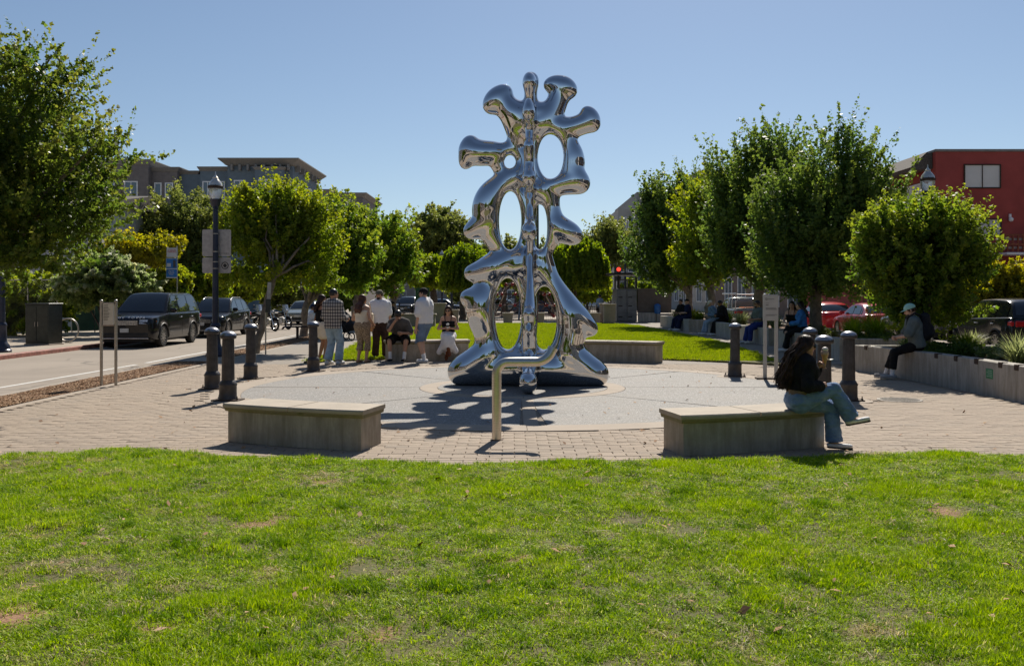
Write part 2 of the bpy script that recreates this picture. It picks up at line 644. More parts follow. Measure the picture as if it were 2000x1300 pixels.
    # the second leaf, crossing the first at right angles (front and back)
    for st, sgn, sc in ((strokes_R, -1, 1.0), (strokes_L, 1, 1.0)):
        for q in st:
            c = catmull(q, 5)
            pts = []
            for x, y, r in c:
                X, Z = W(x, y)
                Yv = sgn * abs(X) * sc
                if Z < 0.55: Yv *= 1.0 + 0.22 * (0.55 - Z) / 0.55
                pts.append((0, Yv, Z))
            f.chain(pts, [max(7 * S, r * S * 0.72) for r in c[:, 2]], k=0.06, sq=((1, 0, 0), 0.66))
    for (x, y, r) in ((1100, 178, 13), (1148, 243, 12), (1128, 300, 9), (1130, 361, 12), (1116, 460, 14.5), (1145, 612, 12), (1166, 733, 17)):
        X, Z = W(x, y); e = 1.22 if Z < .4 else 1.0
        f.ell((0, -abs(X) * e, Z), (r * S, r * S * 1.3, r * S * 1.25), k=0.10)
    c = catmull(spine, 5)
    f.chain([(W(x, y)[0], 0, W(x, y)[1]) for x, y, r in c], [r * S for r in c[:, 2]], k=0.05)
    f.blur(4)
    f.cut((0, 0, 0.004), (0, 0, -1))
    t = NT('mirror_polished_steel')
    t.set((0.64, 0.64, 0.65), 0.006, 1.0)
    o = f.mesh('mirror_sculpture', t.m, None, normals=True, proj=2)
    o.location = (0.325, D, 0.012)
    o.rotation_euler = (0, 0, math.radians(-2.5))
    tag(o, 'tall mirror-polished steel sculpture of branching rounded lobes standing at the plaza centre', 'sculpture')
    return o
make_sculpture()

# ------------------------------------------------------------------ ground materials
CC = (0.18, 16.1)         # centre of the round plaza
def inC(x, y): return math.hypot(x - CC[0], y - CC[1])

def mat_concrete(name, col, stain=0.25, scale=2.5, rough=0.85, streak=False, moss=False):
    t = NT(name); v = t.coord('Object')
    a = t.noise(v, scale, 8, 0.65); b = t.noise(v, scale * 22, 3); c2 = t.noise(v, 190, 2)
    c = t.ramp(a, [(0.28, tuple(x * (1 - stain) for x in col)), (0.72, tuple(min(1, x * (1 + stain * 0.6)) for x in col))])
    c = t.mix(t.ramp(b, [(0.35, 0.0), (0.75, 0.35)]), c, tuple(x * 0.72 for x in col))
    c = t.mix(t.ramp(c2, [(0.55, 0.0), (0.7, 0.4)]), c, tuple(min(1, x * 1.25) for x in col))
    if streak:
        vs = t.coord('Object', (6, 6, 0.8)); s_ = t.noise(vs, 1.6, 7, 0.72)
        c = t.mix(t.ramp(s_, [(0.40, 0.0), (0.66, 0.72)]), c, (col[0] * 0.42, col[1] * 0.42, col[2] * 0.36))
    if moss:
        g = t.noise(v, 5, 6, 0.6)
        c = t.mix(t.ramp(g, [(0.5, 0.0), (0.68, 0.75)]), c, (0.10, 0.105, 0.025))
    t.set(c, rough); t.bump(t.noise(v, 60, 5), 0.25, 0.01)
    return t.m

M['asphalt'] = None
t = NT('asphalt'); v = t.world()
a = t.noise(v, 0.35, 6, 0.6); b = t.noise(v, 60, 2)
c = t.ramp(a, [(0.3, (0.24, 0.20, 0.16)), (0.7, (0.31, 0.26, 0.21))])
c = t.mix(t.ramp(b, [(0.4, 0.0), (0.8, 0.35)]), c, (0.36, 0.31, 0.255))
wv = t.n('ShaderNodeMix', data_type='VECTOR'); wv.inputs[0].default_value = 0.25
ns = t.n('ShaderNodeTexNoise'); ns.inputs['Scale'].default_value = 1.2; t.l(v, ns.inputs['Vector']); t.l(v, wv.inputs[4]); t.l(ns.outputs['Color'], wv.inputs[5])
ck = t.n('ShaderNodeTexVoronoi', feature='DISTANCE_TO_EDGE'); ck.inputs['Scale'].default_value = 0.45; t.l(wv.outputs[1], ck.inputs['Vector'])
c = t.mix(t.math('MULTIPLY', t.math('LESS_THAN', ck.outputs['Distance'], 0.012), t.ramp(a, [(0.4, 0.0), (0.6, 0.55)])), c, (0.07, 0.06, 0.05))
oil = t.noise(v, 0.9, 6, 0.7)
c = t.mix(t.ramp(oil, [(0.58, 0.0), (0.75, 0.5)]), c, (0.13, 0.115, 0.10))
t.set(c, 0.9); t.bump(b, 0.3, 0.01); M['asphalt'] = t.m
M['concrete'] = mat_concrete('concrete', (0.34, 0.29, 0.235))
M['bench_concrete'] = mat_concrete('bench_concrete', (0.47, 0.41, 0.33), 0.35, 3.0, streak=True)
M['bench_cap'] = mat_concrete('bench_cap', (0.42, 0.36, 0.285), 0.2, 4.0)
M['bench_lip'] = mat_concrete('bench_lip', (0.27, 0.235, 0.13), 0.3, 5.0, moss=True)
M['wall_concrete'] = mat_concrete('wall_concrete', (0.48, 0.44, 0.385), 0.3, 1.6, streak=True)
M['ring'] = mat_concrete('ring_concrete', (0.36, 0.295, 0.23), 0.18, 1.2)
M['sidewalk'] = mat_concrete('sidewalk', (0.36, 0.30, 0.235), 0.2, 0.8)
def spots(t, v, c):
    """trodden gum spots and oil stains"""
    vo = t.n('ShaderNodeTexVoronoi', feature='F1'); vo.inputs['Scale'].default_value = 2.6; t.l(v, vo.inputs['Vector'])
    sp = t.n('ShaderNodeSeparateColor'); t.l(vo.outputs['Color'], sp.inputs[0])
    rad = t.math('MULTIPLY', t.math('GREATER_THAN', sp.outputs[0], 0.55), t.math('MULTIPLY', sp.outputs[1], 0.075))
    c = t.mix(t.math('MULTIPLY', t.math('LESS_THAN', vo.outputs['Distance'], rad), 0.5), c, (0.08, 0.07, 0.06))
    st = t.noise(v, 1.7, 7, 0.72)
    return t.mix(t.ramp(st, [(0.56, 0.0), (0.72, 0.5)]), c, (0.17, 0.14, 0.11))
# exposed aggregate of the round plaza
t = NT('aggregate'); v = t.world()
vo = t.n('ShaderNodeTexVoronoi', feature='F1'); vo.inputs['Scale'].default_value = 75; t.l(v, vo.inputs['Vector'])
sep = t.n('ShaderNodeSeparateColor'); t.l(vo.outputs['Color'], sep.inputs[0])
c = t.ramp(sep.outputs[0], [(0.0, (0.12, 0.12, 0.118)), (0.5, (0.215, 0.205, 0.192)), (0.86, (0.26, 0.245, 0.225)), (1.0, (0.52, 0.51, 0.5))])
big = t.noise(v, 0.7, 6, 0.65)
c = t.mix(t.ramp(big, [(0.35, 0.0), (0.7, 0.5)]), c, (0.28, 0.25, 0.215))
c = spots(t, v, c)
t.set(c, 0.8); t.bump(vo.outputs['Distance'], 0.35, 0.01); M['aggregate'] = t.m
# pavers: one material reading a per-paver value from the mesh, one reading the object's own random value
def mat_paver(name, src):
    t = NT(name); v = t.world()
    if src == 'attr':
        r = t.n('ShaderNodeAttribute', attribute_name='rnd').outputs['Fac']
    else:
        r = t.n('ShaderNodeObjectInfo').outputs['Random']
    c = t.ramp(r, [(0.0, (0.30, 0.235, 0.175)), (0.5, (0.325, 0.255, 0.19)), (0.85, (0.35, 0.275, 0.205)), (1.0, (0.27, 0.22, 0.17))])
    a = t.noise(v, 0.8, 6, 0.6)
    c = t.mix(t.ramp(a, [(0.35, 0.0), (0.75, 0.45)]), c, (0.25, 0.205, 0.16))
    b = t.noise(v, 130, 2)
    c = t.mix(t.ramp(b, [(0.45, 0.0), (0.8, 0.5)]), c, (0.44, 0.36, 0.28))
    c = spots(t, v, c)
    t.set(c, 0.88); t.bump(b, 0.3, 0.006)
    return t.m
M['paver'] = mat_paver('paver_clay', 'attr'); M['paver_single'] = mat_paver('paver_clay_single', 'obj')
M['joint'] = simple('joint_sand', (0.24, 0.195, 0.15), 0.95, var=0.25, scale=20)
t = NT('far_paving'); v = t.world()
br = t.n('ShaderNodeTexBrick'); br.inputs['Scale'].default_value = 1.0
br.inputs['Color1'].default_value = (0.29, 0.25, 0.205, 1); br.inputs['Color2'].default_value = (0.25, 0.215, 0.18, 1); br.inputs['Mortar'].default_value = (0.16, 0.135, 0.11, 1)
br.inputs['Mortar Size'].default_value = 0.008; br.inputs['Brick Width'].default_value = 0.24; br.inputs['Row Height'].default_value = 0.12
t.l(v, br.inputs['Vector'])
c = t.mix(t.ramp(t.noise(v, 0.6, 6, 0.6), [(0.35, 0.0), (0.75, 0.4)]), br.outputs[0], (0.22, 0.195, 0.17))
t.set(c, 0.88); M['far_paving'] = t.m
M['soil'] = simple('soil', (0.17, 0.10, 0.06), 0.95, var=0.35, scale=14, bump=0.6)
# wood chips
t = NT('wood_chips'); v = t.world()
r = t.n('ShaderNodeAttribute', attribute_name='rnd').outputs['Fac']
c = t.ramp(r, [(0.0, (0.12, 0.06, 0.03)), (0.4, (0.28, 0.145, 0.07)), (0.75, (0.40, 0.235, 0.12)), (1.0, (0.55, 0.39, 0.25))])
t.set(c, 0.9); M['chips'] = t.m
# lawn earth
t = NT('lawn_earth'); v = t.world()
a = t.noise(v, 3.0, 5); b = t.noise(v, 40, 3)
c = t.ramp(a, [(0.3, (0.06, 0.07, 0.015)), (0.7, (0.11, 0.105, 0.03))])
c = t.mix(t.ramp(b, [(0.4, 0.0), (0.7, 0.7)]), c, (0.17, 0.13, 0.06))
c = t.mix(t.n('ShaderNodeAttribute', attribute_name='bare').outputs['Fac'], c, t.ramp(b, [(0.3, (0.20, 0.10, 0.055)), (0.7, (0.36, 0.21, 0.12))]))
t.set(c, 0.95); t.bump(b, 0.5, 0.03); M['lawn_earth'] = t.m
M['road_paint'] = simple('road_paint', (0.62, 0.60, 0.56), 0.7, var=0.12, scale=12)
M['red_curb'] = simple('red_curb_paint', (0.30, 0.12, 0.09), 0.7, var=0.25, scale=5)

def struct(o): return tag(o, kind='structure')

# terrain sheet to the horizon
mb = MB(); mb.add([(-900, -300, -0.34), (900, -300, -0.34), (900, 1500, -0.34), (-900, 1500, -0.34)], [(0, 1, 2, 3)])
struct(mb.build('ground', M['asphalt']))

def slab(name, poly, z0, z1, mat):
    mb = MB(); mb.prism(poly, z0, z1); return struct(mb.build(name, mat))

# streets left and right (a little lower than the park)
RZ = -0.2
slab('left_street', [(-14.3, -60), (-8.3, -60), (-8.3, 62), (-14.3, 62)], -0.33, RZ, M['asphalt'])
slab('right_street', [(10.7, -60), (17.6, -60), (17.6, 140), (10.7, 140)], -0.33, RZ, M['asphalt'])
slab('cross_street', [(-60, 72), (10.7, 72), (10.7, 140), (-60, 140)], -0.33, RZ, M['asphalt'])
slab('left_sidewalk', [(-30, -60), (-14.48, -60), (-14.48, 70), (-30, 70)], -0.33, RZ + 0.13, M['sidewalk'])
slab('right_sidewalk', [(17.78, -60), (40, -60), (40, 140), (17.78, 140)], -0.33, RZ + 0.13, M['sidewalk'])
mb = MB(); mb.bbox((-14.48, -60, -0.33), (-14.3, 36, RZ + 0.135), 0.02); struct(mb.build('red_kerb', M['red_curb']))
mb = MB(); mb.bbox((-14.48, 36, -0.33), (-14.3, 70, RZ + 0.135), 0.02); struct(mb.build('left_kerb', M['concrete']))
mb = MB(); mb.bbox((17.6, -60, -0.33), (17.78, 140, RZ + 0.135), 0.02); struct(mb.build('right_kerb', M['concrete']))
mb = MB(); mb.bbox((-8.3, -60, -0.33), (-8.12, 62, 0.006), 0.02); struct(mb.build('park_kerb_left', M['concrete']))
mb = MB(); mb.bbox((10.52, -60, -0.33), (10.7, 62, 0.006), 0.02); struct(mb.build('park_kerb_right', M['concrete']))
mb = MB(); mb.add([(-10.55, 5, RZ + .004), (-10.43, 5, RZ + .004), (-9.72, 24, RZ + .004), (-9.84, 24, RZ + .004)], [(0, 1, 2, 3)])
mb.add([(-9.83, 24.6, RZ + .004), (-9.70, 24.6, RZ + .004), (-9.70, 60, RZ + .004), (-9.83, 60, RZ + .004)], [(0, 1, 2, 3)])
struct(mb.build('painted_line', M['road_paint']))

# park base: joint sand under the pavers (y 8..17.5), brick paving beyond
slab('paver_bed', [(-7.25, 7.6), (7.6, 7.6), (7.6, 21.5), (-7.25, 21.5)], -0.33, -0.012, M['joint'])
slab('far_paving', [(-7.25, 21.5), (10.52, 21.5), (10.52, 62), (-7.25, 62)], -0.33, 0.0, M['far_paving'])
slab('cross_pavement', [(-8.1, 62), (10.5, 62), (10.5, 72), (-8.1, 72)], -0.33, -0.004, M['sidewalk'])
slab('planting_bed', [(7.6, -60), (10.52, -60), (10.52, 21.5), (7.6, 21.5)], -0.33, -0.02, M['soil'])
slab('strip_bed', [(-8.12, -60), (-7.25, -60), (-7.25, 62), (-8.12, 62)], -0.33, -0.03, M['soil'])
mb = MB(); mb.bbox((-7.25, 7.6, -0.3), (-7.12, 60, 0.008), 0.012); struct(mb.build('strip_edging', M['ring']))
# the round plaza: aggregate disc in four sectors, joints, border segments, inner rings
def ring_seg(mb, r0, r1, a0, a1, z0, z1, n):
    rows = []
    for i in range(n + 1):
        a = a0 + (a1 - a0) * i / n; ca, sa = math.cos(a), math.sin(a)
        rows.append([(CC[0] + r0 * ca, CC[1] + r0 * sa, z0), (CC[0] + r0 * ca, CC[1] + r0 * sa, z1 - .004), (CC[0] + (r0 + .004) * ca, CC[1] + (r0 + .004) * sa, z1),
                     (CC[0] + (r1 - .004) * ca, CC[1] + (r1 - .004) * sa, z1), (CC[0] + r1 * ca, CC[1] + r1 * sa, z1 - .004), (CC[0] + r1 * ca, CC[1] + r1 * sa, z0)])
    mb.grid(rows, flip=True)
    n0 = len(rows[0])
    mb.add(rows[0], [tuple(range(n0))]); mb.add(rows[-1], [tuple(reversed(range(n0)))])

plaza = struct(link('round_plaza', None, None, (0, 0, 0)))
JW = 0.018
bstrip = 0.13          # half width of the light strip that runs to the front
for k in range(8):
    a0 = -PI / 2 + k * PI / 4; a1 = a0 + PI / 4
    e0 = JW / 3.0; e1 = JW / 3.0
    if k == 0: e0 = 0.0
    mb = MB(); ring_seg(mb, 1.79, 4.72, a0 + (0.055 if k == 0 else e0), a1 - (0.018 if k == 7 else e1), -0.1, 0.0, 14)
    mb.build('aggregate_slab', M['aggregate'], plaza)
# front strip
mb = MB(); mb.bbox((CC[0] - 0.035, CC[1] - 4.72, -0.1), (CC[0] + 0.15, CC[1] - 1.8, 0.001), 0.004); mb.build('strip_slab', M['ring'], plaza)
for k in range(16):
    a0 = -PI / 2 + k * PI / 8
    mb = MB(); ring_seg(mb, 4.725, 5.2, a0 + .0008, a0 + PI / 8 - .0008, -0.1, 0.002, 8); mb.build('border_slab', M['ring'], plaza)
for k in range(8):
    a0 = -PI / 2 + k * PI / 4
    mb = MB(); ring_seg(mb, 1.48, 1.785, a0 + .002, a0 + PI / 4 - .002, -0.1, 0.003, 8); mb.build('inner_ring_slab', M['ring'], plaza)
mb = MB(); ring_seg(mb, 0.02, 1.475, 0, 2 * PI, -0.1, 0.006, 48); mb.build('centre_disc', M['aggregate'], plaza)
# small round pads under the bollards
BOLL = [(-5.12, 15.75), (-4.33, 14.05), (-5.02, 17.7), (-4.18, 19.4), (4.40, 18.2), (5.05, 15.6), (4.27, 12.6), (5.13, 14.05)]
for (x, y) in BOLL:
    mb = MB(); mb.lathe([(0.36, -0.1), (0.36, 0.0), (0.355, 0.0045)], 28, (x, y, 0)); mb.build('round_pad', M['ring'], plaza)

# pavers
lawn_edge = lambda x: 9.05 - 0.33 * math.exp(-((x + 0.2) / 2.6) ** 2) + 0.5 * math.exp(-((x + 3.9) / 0.9) ** 2) + (0.25 * math.exp(-((x - 4.2) / 0.8) ** 2)) - 0.25 * max(0, (abs(x) - 4.4)) * 0.5
PW, PL, GAP = 0.125, 0.25, 0.005
cells = []
ny = int((21.5 - 7.7) / PW)
for j in range(ny):
    y = 7.7 + j * PW
    off = (j % 2) * PL / 2
    for i in range(int(14.9 / PL) + 2):
        x = -7.1 + i * PL - off
        if x < -7.1 or x + PL > 7.62: continue
        cx, cy = x + PL / 2, y + PW / 2
        if inC(cx, cy) < 5.2 + 0.075: continue
        if any(math.hypot(cx - bx, cy - by) < 0.40 for bx, by in BOLL): continue
        cells.append((cx, cy))
rs = np.random.default_rng(3)
vis = [c for c in cells if c[1] > lawn_edge(c[0]) - 0.1 and abs(c[0]) < c[1] * 0.56]
vis.sort(key=lambda c: c[1] + 0.02 * abs(c[0]))
near = set(vis[:300])
pave = struct(link('paver_pavement', None, None, (0, 0, 0)))
def paver_mesh():
    mb = MB(); hx, hy, b = (PL - GAP) / 2, (PW - GAP) / 2, 0.005
    vs = [(-hx, -hy, -.06), (hx, -hy, -.06), (hx, hy, -.06), (-hx, hy, -.06),
          (-hx, -hy, -b), (hx, -hy, -b), (hx, hy, -b), (-hx, hy, -b),
          (-hx + b, -hy + b, 0), (hx - b, -hy + b, 0), (hx - b, hy - b, 0), (-hx + b, hy - b, 0)]
    fs = []
    for k in (0, 4):
        for i in range(4): fs.append((k + i, k + (i + 1) % 4, k + 4 + (i + 1) % 4, k + 4 + i))
    fs.append((8, 9, 10, 11))
    mb.add(vs, fs); return mb
pm = paver_mesh(); pme = pm.mesh('paver'); pme.materials.append(M['paver_single'])
for (x, y) in vis[:300]:
    o = link('paver', pme, pave, (x, y, 0.002 + rs.normal(0, 0.0012)))
    o.rotation_euler = (rs.normal(0, 0.004), rs.normal(0, 0.004), rs.normal(0, 0.004))
rest = [c for c in cells if c not in near]
base = np.array(pm.v); fq = np.array([f for f in pm.f])
n = len(rest); R_ = np.array(rest)
tilt = rs.normal(0, 0.004, (n, 3))
vv = base[None].repeat(n, 0)
vv = vv + np.stack([-vv[:, :, 1] * tilt[:, 2:3], vv[:, :, 0] * tilt[:, 2:3], vv[:, :, 0] * tilt[:, 0:1] + vv[:, :, 1] * tilt[:, 1:2]], 2)
vv[:, :, 0] += R_[:, 0:1]; vv[:, :, 1] += R_[:, 1:2]; vv[:, :, 2] += 0.002 + rs.normal(0, 0.0012, (n, 1))
qq = fq[None] + (np.arange(n) * len(base))[:, None, None]
o = np_mesh('paver_field', vv.reshape(-1, 3), qq.reshape(-1, 4), M['paver'], pave, attr={'rnd': ('FACE', np.repeat(rs.random(n), len(fq)))})
o['kind'] = 'stuff'

# manhole cover
mh = G(1757, 781)
o = thing('manhole_cover', 'round cast iron manhole cover set flush in the brick paving', 'manhole cover', (mh.x, mh.y, 0.0))
M['iron'] = simple('cast_iron', (0.10, 0.09, 0.08), 0.6, 0.6, var=0.25, scale=30, bump=0.4)
mb = MB(); mb.lathe([(0.33, 0.0), (0.33, 0.010), (0.29, 0.012), (0.288, 0.009), (0.0, 0.009)], 40, cap=False); mb.build('rim', M['iron'], o, 30)
mb = MB()
for i in range(-6, 7):
    for j in range(-6, 7):
        if math.hypot(i, j) * 0.042 < 0.27: mb.box((i * .042 - .013, j * .042 - .013, .008), (i * .042 + .013, j * .042 + .013, .014))
mb.build('tread_pattern', M['iron'], o)

# ------------------------------------------------------------------ lawns with real blades
def fbm2(x, y, seed, octv=4, f0=1.0):
    """cheap value noise for scattering"""
    r = np.random.default_rng(seed); tab = r.random((64, 64)); out = 0; amp = 1; tot = 0; f = f0
    for _ in range(octv):
        xi = np.floor(x * f).astype(int); yi = np.floor(y * f).astype(int); tx = x * f - xi; ty = y * f - yi
        tx = tx * tx * (3 - 2 * tx); ty = ty * ty * (3 - 2 * ty)
        g = lambda a, b: tab[a % 64, b % 64]
        out = out + amp * ((g(xi, yi) * (1 - tx) + g(xi + 1, yi) * tx) * (1 - ty) + (g(xi, yi + 1) * (1 - tx) + g(xi + 1, yi + 1) * tx) * ty)
        tot += amp; amp *= 0.5; f *= 2.03
    return out / tot

def mat_grass(name, dark, mid, light, dry, dryness=0.5):
    t = NT(name); v = t.world()
    oi = t.n('ShaderNodeObjectInfo'); 
    r = t.n('ShaderNodeAttribute', attribute_name='rnd').outputs['Fac']
    big = t.noise(v, 1.7, 5, 0.6)
    c = t.ramp(r, [(0.0, dark), (0.45, mid), (0.85, light), (1.0, (light[0] * 1.25, light[1] * 1.05, light[2]))])
    c = t.mix(t.ramp(big, [(0.38, 0.0), (0.68, 0.75)]), c, (mid[0] * 1.35, mid[1] * 1.18, mid[2]), 'MIX')
    d2 = t.noise(v, 2.6, 6, 0.7)
    fine = t.noise(v, 55, 2)
    m = t.math('MULTIPLY', t.ramp(d2, [(0.57, 0.0), (0.72, 1.0)]), t.ramp(fine, [(0.35, 0.1), (0.6, 1.0)]))
    m2 = t.math('MAXIMUM', m, t.ramp(r, [(0.94, 0.0), (0.96, 0.7)]))
    c = t.mix(t.math('MULTIPLY', m2, dryness), c, dry)
    t.set(c, 0.5, spec=0.18)
    tr = t.n('ShaderNodeBsdfTranslucent'); mx = t.n('ShaderNodeMixShader'); mx.inputs[0].default_value = 0.42
    hs = t.n('ShaderNodeHueSaturation'); hs.inputs['Saturation'].default_value = 1.15; hs.inputs['Value'].default_value = 1.35
    t.l(c, hs.inputs['Color']); t.l(hs.outputs[0], tr.inputs[0])
    t.l(t.b.outputs[0], mx.inputs[1]); t.l(tr.outputs[0], mx.inputs[2]); t.l(mx.outputs[0], t.out.inputs[0])
    return t.m
M['grass'] = mat_grass('grass_blades', (0.10, 0.20, 0.008), (0.26, 0.40, 0.012), (0.42, 0.54, 0.04), (0.66, 0.58, 0.34), 0.8)
M['grass_dark'] = mat_grass('grass_blades_dark', (0.06, 0.13, 0.010), (0.13, 0.25, 0.014), (0.22, 0.34, 0.03), (0.4, 0.4, 0.2), 0.2)
M['straw'] = mat_grass('dry_straw', (0.22, 0.20, 0.09), (0.42, 0.38, 0.20), (0.62, 0.56, 0.36), (0.6, 0.5, 0.3), 0.6)
M['grass_far'] = mat_grass('grass_blades_far', (0.15, 0.23, 0.015), (0.25, 0.34, 0.02), (0.34, 0.42, 0.04), (0.45, 0.42, 0.2), 0.5)

def blade_clump(name, nb, rad, hmin, hmax, wid, seed, mat, lean=0.5):
    r = np.random.default_rng(seed)
    V = []; Q = []; A = []
    for b in range(nb):
        a = r.random() * 2 * PI; d = rad * math.sqrt(r.random())
        x, y = d * math.cos(a), d * math.sin(a)
        h = hmin + (hmax - hmin) * r.random() ** 1.3; w = wid * (0.7 + 0.6 * r.random())
        th = r.random() * 2 * PI; ln = lean * (0.2 + r.random()) * h
        dx, dy = math.cos(th) * ln, math.sin(th) * ln
        ph = th + PI / 2 + r.normal(0, 0.5); sx, sy = math.cos(ph) * w / 2, math.sin(ph) * w / 2
        n = len(V)
        zt = math.sqrt(max(0.05, 1 - (ln / h / 1.6) ** 2)) * h
        for t, ws in ((0, 1.0), (0.5, 0.85), (1.0, 0.12)):
            px, py, pz = x + dx * t * t, y + dy * t * t, zt * (t ** 0.9) - 0.004
            V += [(px - sx * ws, py - sy * ws, pz), (px + sx * ws, py + sy * ws, pz)]
        Q += [(n, n + 1, n + 3, n + 2), (n + 2, n + 3, n + 5, n + 4)]
        A += [r.random()] * 2
    me = np_mesh(name, V, Q, mat, None, attr={'rnd': ('FACE', A)})
    return me

def gn_scatter(name, pts, rots, scales, clumps, idx, mat, label, cat):
    """one object whose geometry nodes instance the clump meshes on its points"""
    coll = bpy.data.collections.new(name + '_clumps')
    for c in clumps:
        COL.objects.unlink(c); coll.objects.link(c)
    me = bpy.data.meshes.new(name)
    me.vertices.add(len(pts)); me.vertices.foreach_set('co', np.asarray(pts, np.float32).ravel())
    a = me.attributes.new('rot', 'FLOAT_VECTOR', 'POINT'); a.data.foreach_set('vector', np.asarray(rots, np.float32).ravel())
    a = me.attributes.new('scl', 'FLOAT_VECTOR', 'POINT'); a.data.foreach_set('vector', np.asarray(scales, np.float32).ravel())
    a = me.attributes.new('idx', 'INT', 'POINT'); a.data.foreach_set('value', np.asarray(idx, np.int32))
    me.materials.append(mat)
    o = link(name, me)
    ng = bpy.data.node_groups.new(name, 'GeometryNodeTree')
    ng.interface.new_socket('Geometry', in_out='INPUT', socket_type='NodeSocketGeometry')
    ng.interface.new_socket('Geometry', in_out='OUTPUT', socket_type='NodeSocketGeometry')
    N = ng.nodes; L = ng.links
    gi = N.new('NodeGroupInput'); go = N.new('NodeGroupOutput')
    ci = N.new('GeometryNodeCollectionInfo'); ci.inputs['Collection'].default_value = coll
    ci.inputs['Separate Children'].default_value = True; ci.inputs['Reset Children'].default_value = True
    ip = N.new('GeometryNodeInstanceOnPoints'); ip.inputs['Pick Instance'].default_value = True
    def attr(nm, ty):
        n = N.new('GeometryNodeInputNamedAttribute'); n.data_type = ty; n.inputs['Name'].default_value = nm
        return n.outputs['Attribute']
    L.new(gi.outputs[0], ip.inputs['Points']); L.new(ci.outputs[0], ip.inputs['Instance'])
    L.new(attr('idx', 'INT'), ip.inputs['Instance Index'])
    L.new(attr('rot', 'FLOAT_VECTOR'), ip.inputs['Rotation'])
    L.new(attr('scl', 'FLOAT_VECTOR'), ip.inputs['Scale'])
    L.new(ip.outputs[0], go.inputs[0])
    md = o.modifiers.new('scatter', 'NODES'); md.node_group = ng
    tag(o, label, cat, kind='stuff')
    return o

# foreground lawn sheet, gently uneven
def lawn_h(x, y):
    return 0.03 + 0.06 * (fbm2(x + 40, y + 40, 5, 3, 0.5) - 0.5) + 0.05 * (fbm2(x + 40, y + 40, 6, 3, 2.2) - 0.5)
xs = np.linspace(-9, 9, 181); ts = np.linspace(0, 1, 120)
Vg = []; 
for x in xs:
    xe = min(max(x, -7.2), 7.6); e = lawn_edge(xe) + 0.06 * (fbm2(np.array([x * 2.0 + 50]), np.array([3.0]), 9, 3, 1.0)[0] - 0.5)
    yy = -14 + (e + 14) * (1 - (1 - ts) ** 2.0)
    h = lawn_h(np.full_like(yy, x), yy); fall = np.clip((e - yy) / 0.10, 0, 1)
    h = np.maximum(h, 0.012) * fall + (-0.03) * (1 - fall)
    Vg.append(np.stack([np.full_like(yy, x), yy, h], 1))
Vg = np.array(Vg); nx_, nt_ = Vg.shape[:2]
ii, jj = np.meshgrid(np.arange(nx_ - 1), np.arange(nt_ - 1), indexing='ij')
q = np.stack([ii * nt_ + jj, (ii + 1) * nt_ + jj, (ii + 1) * nt_ + jj + 1, ii * nt_ + jj + 1], -1).reshape(-1, 4)
sel = np.abs(Vg[:, 0, 0]) <= 9
LV = Vg.reshape(-1, 3)
patches = [G(28, 1222) + Vector((0, 0, .15)), G(510, 1028) + Vector((0, 0, .13)), G(1840, 1005) + Vector((0, 0, .10)), G(315, 1250) + Vector((0, 0, .09)), G(730, 1255) + Vector((0, 0, .05)), G(640, 950) + Vector((0, 0, .09)), G(1815, 1112) + Vector((0, 0, .08)), G(1020, 1105) + Vector((0, 0, .06))]
bm_ = np.zeros(len(LV))
for p in patches:
    bm_ = np.maximum(bm_, np.clip(1.7 - np.hypot(LV[:, 0] - p.x, LV[:, 1] - p.y) / (p.z * (.7 + 1.1 * fbm2(LV[:, 0] + 60, LV[:, 1] + 60, 77, 3, 4.0))), 0, 1))
struct(np_mesh('front_lawn', LV, q, M['lawn_earth'], None, smooth=True, attr={'bare': ('POINT', bm_)}))

clumps = [blade_clump('grass_tuft_%d' % i, 30, 0.07, 0.010, 0.030, 0.0046, 20 + i, M['grass'], 1.35) for i in range(5)]
clumps += [blade_clump('grass_tuft_%d' % (5 + i), 30, 0.05, 0.018, 0.045, 0.0046, 40 + i, M['grass'], 1.1) for i in range(2)]
clumps += [blade_clump('grass_tuft_%d' % (7 + i), 34, 0.045, 0.016, 0.042, 0.005, 50 + i, M['grass_dark'], 1.2) for i in range(2)]
clumps += [blade_clump('grass_tuft_%d' % (9), 26, 0.08, 0.02, 0.06, 0.0042, 60, M['straw'], 1.5)]
r = np.random.default_rng(11)
pts = []; 
NP = 62000
yy = 3.0 + (9.7 - 3.0) * r.random(NP * 2); xx = (r.random(NP * 2) * 2 - 1) * 6.6
keep = (np.abs(xx) < yy * 0.60 + 0.5)
xx, yy = xx[keep], yy[keep]
edge = np.array([lawn_edge(min(max(x, -7.2), 7.6)) for x in xx]) + 0.10 * (fbm2(xx * 2 + 50, yy + 50, 9, 3, 1.3) - 0.5)
bare = fbm2(xx + 60, yy + 60, 31, 4, 1.15); bare2 = fbm2(xx + 60, yy + 60, 32, 3, 3.4)
pm_ = np.zeros(len(xx), bool)
for p in patches:
    pm_ |= (((xx - p.x) / (p.z * 1.15)) ** 2 + ((yy - p.y) / (p.z * 0.9)) ** 2) < (0.1 + 1.5 * bare2) * (0.5 + r.random(len(xx)))
dens = np.clip((bare - 0.24) * 7, 0.35, 1) * np.clip((bare2 - 0.22) * 5, 0.3, 1) * np.clip((fbm2(xx + 170, yy + 170, 45, 2, 11.0) - .2) * 4, .3, 1)
ok = (yy < edge - 0.02) & (r.random(len(xx)) < dens) & (~pm_ | (r.random(len(xx)) < .16))
xx, yy, bare, bare2 = xx[ok], yy[ok], bare[ok], bare2[ok]
zz = lawn_h(xx, yy)
tall = fbm2(xx + 70, yy + 70, 33, 4, 1.9)
tall2 = fbm2(xx + 90, yy + 90, 35, 3, 5.0)
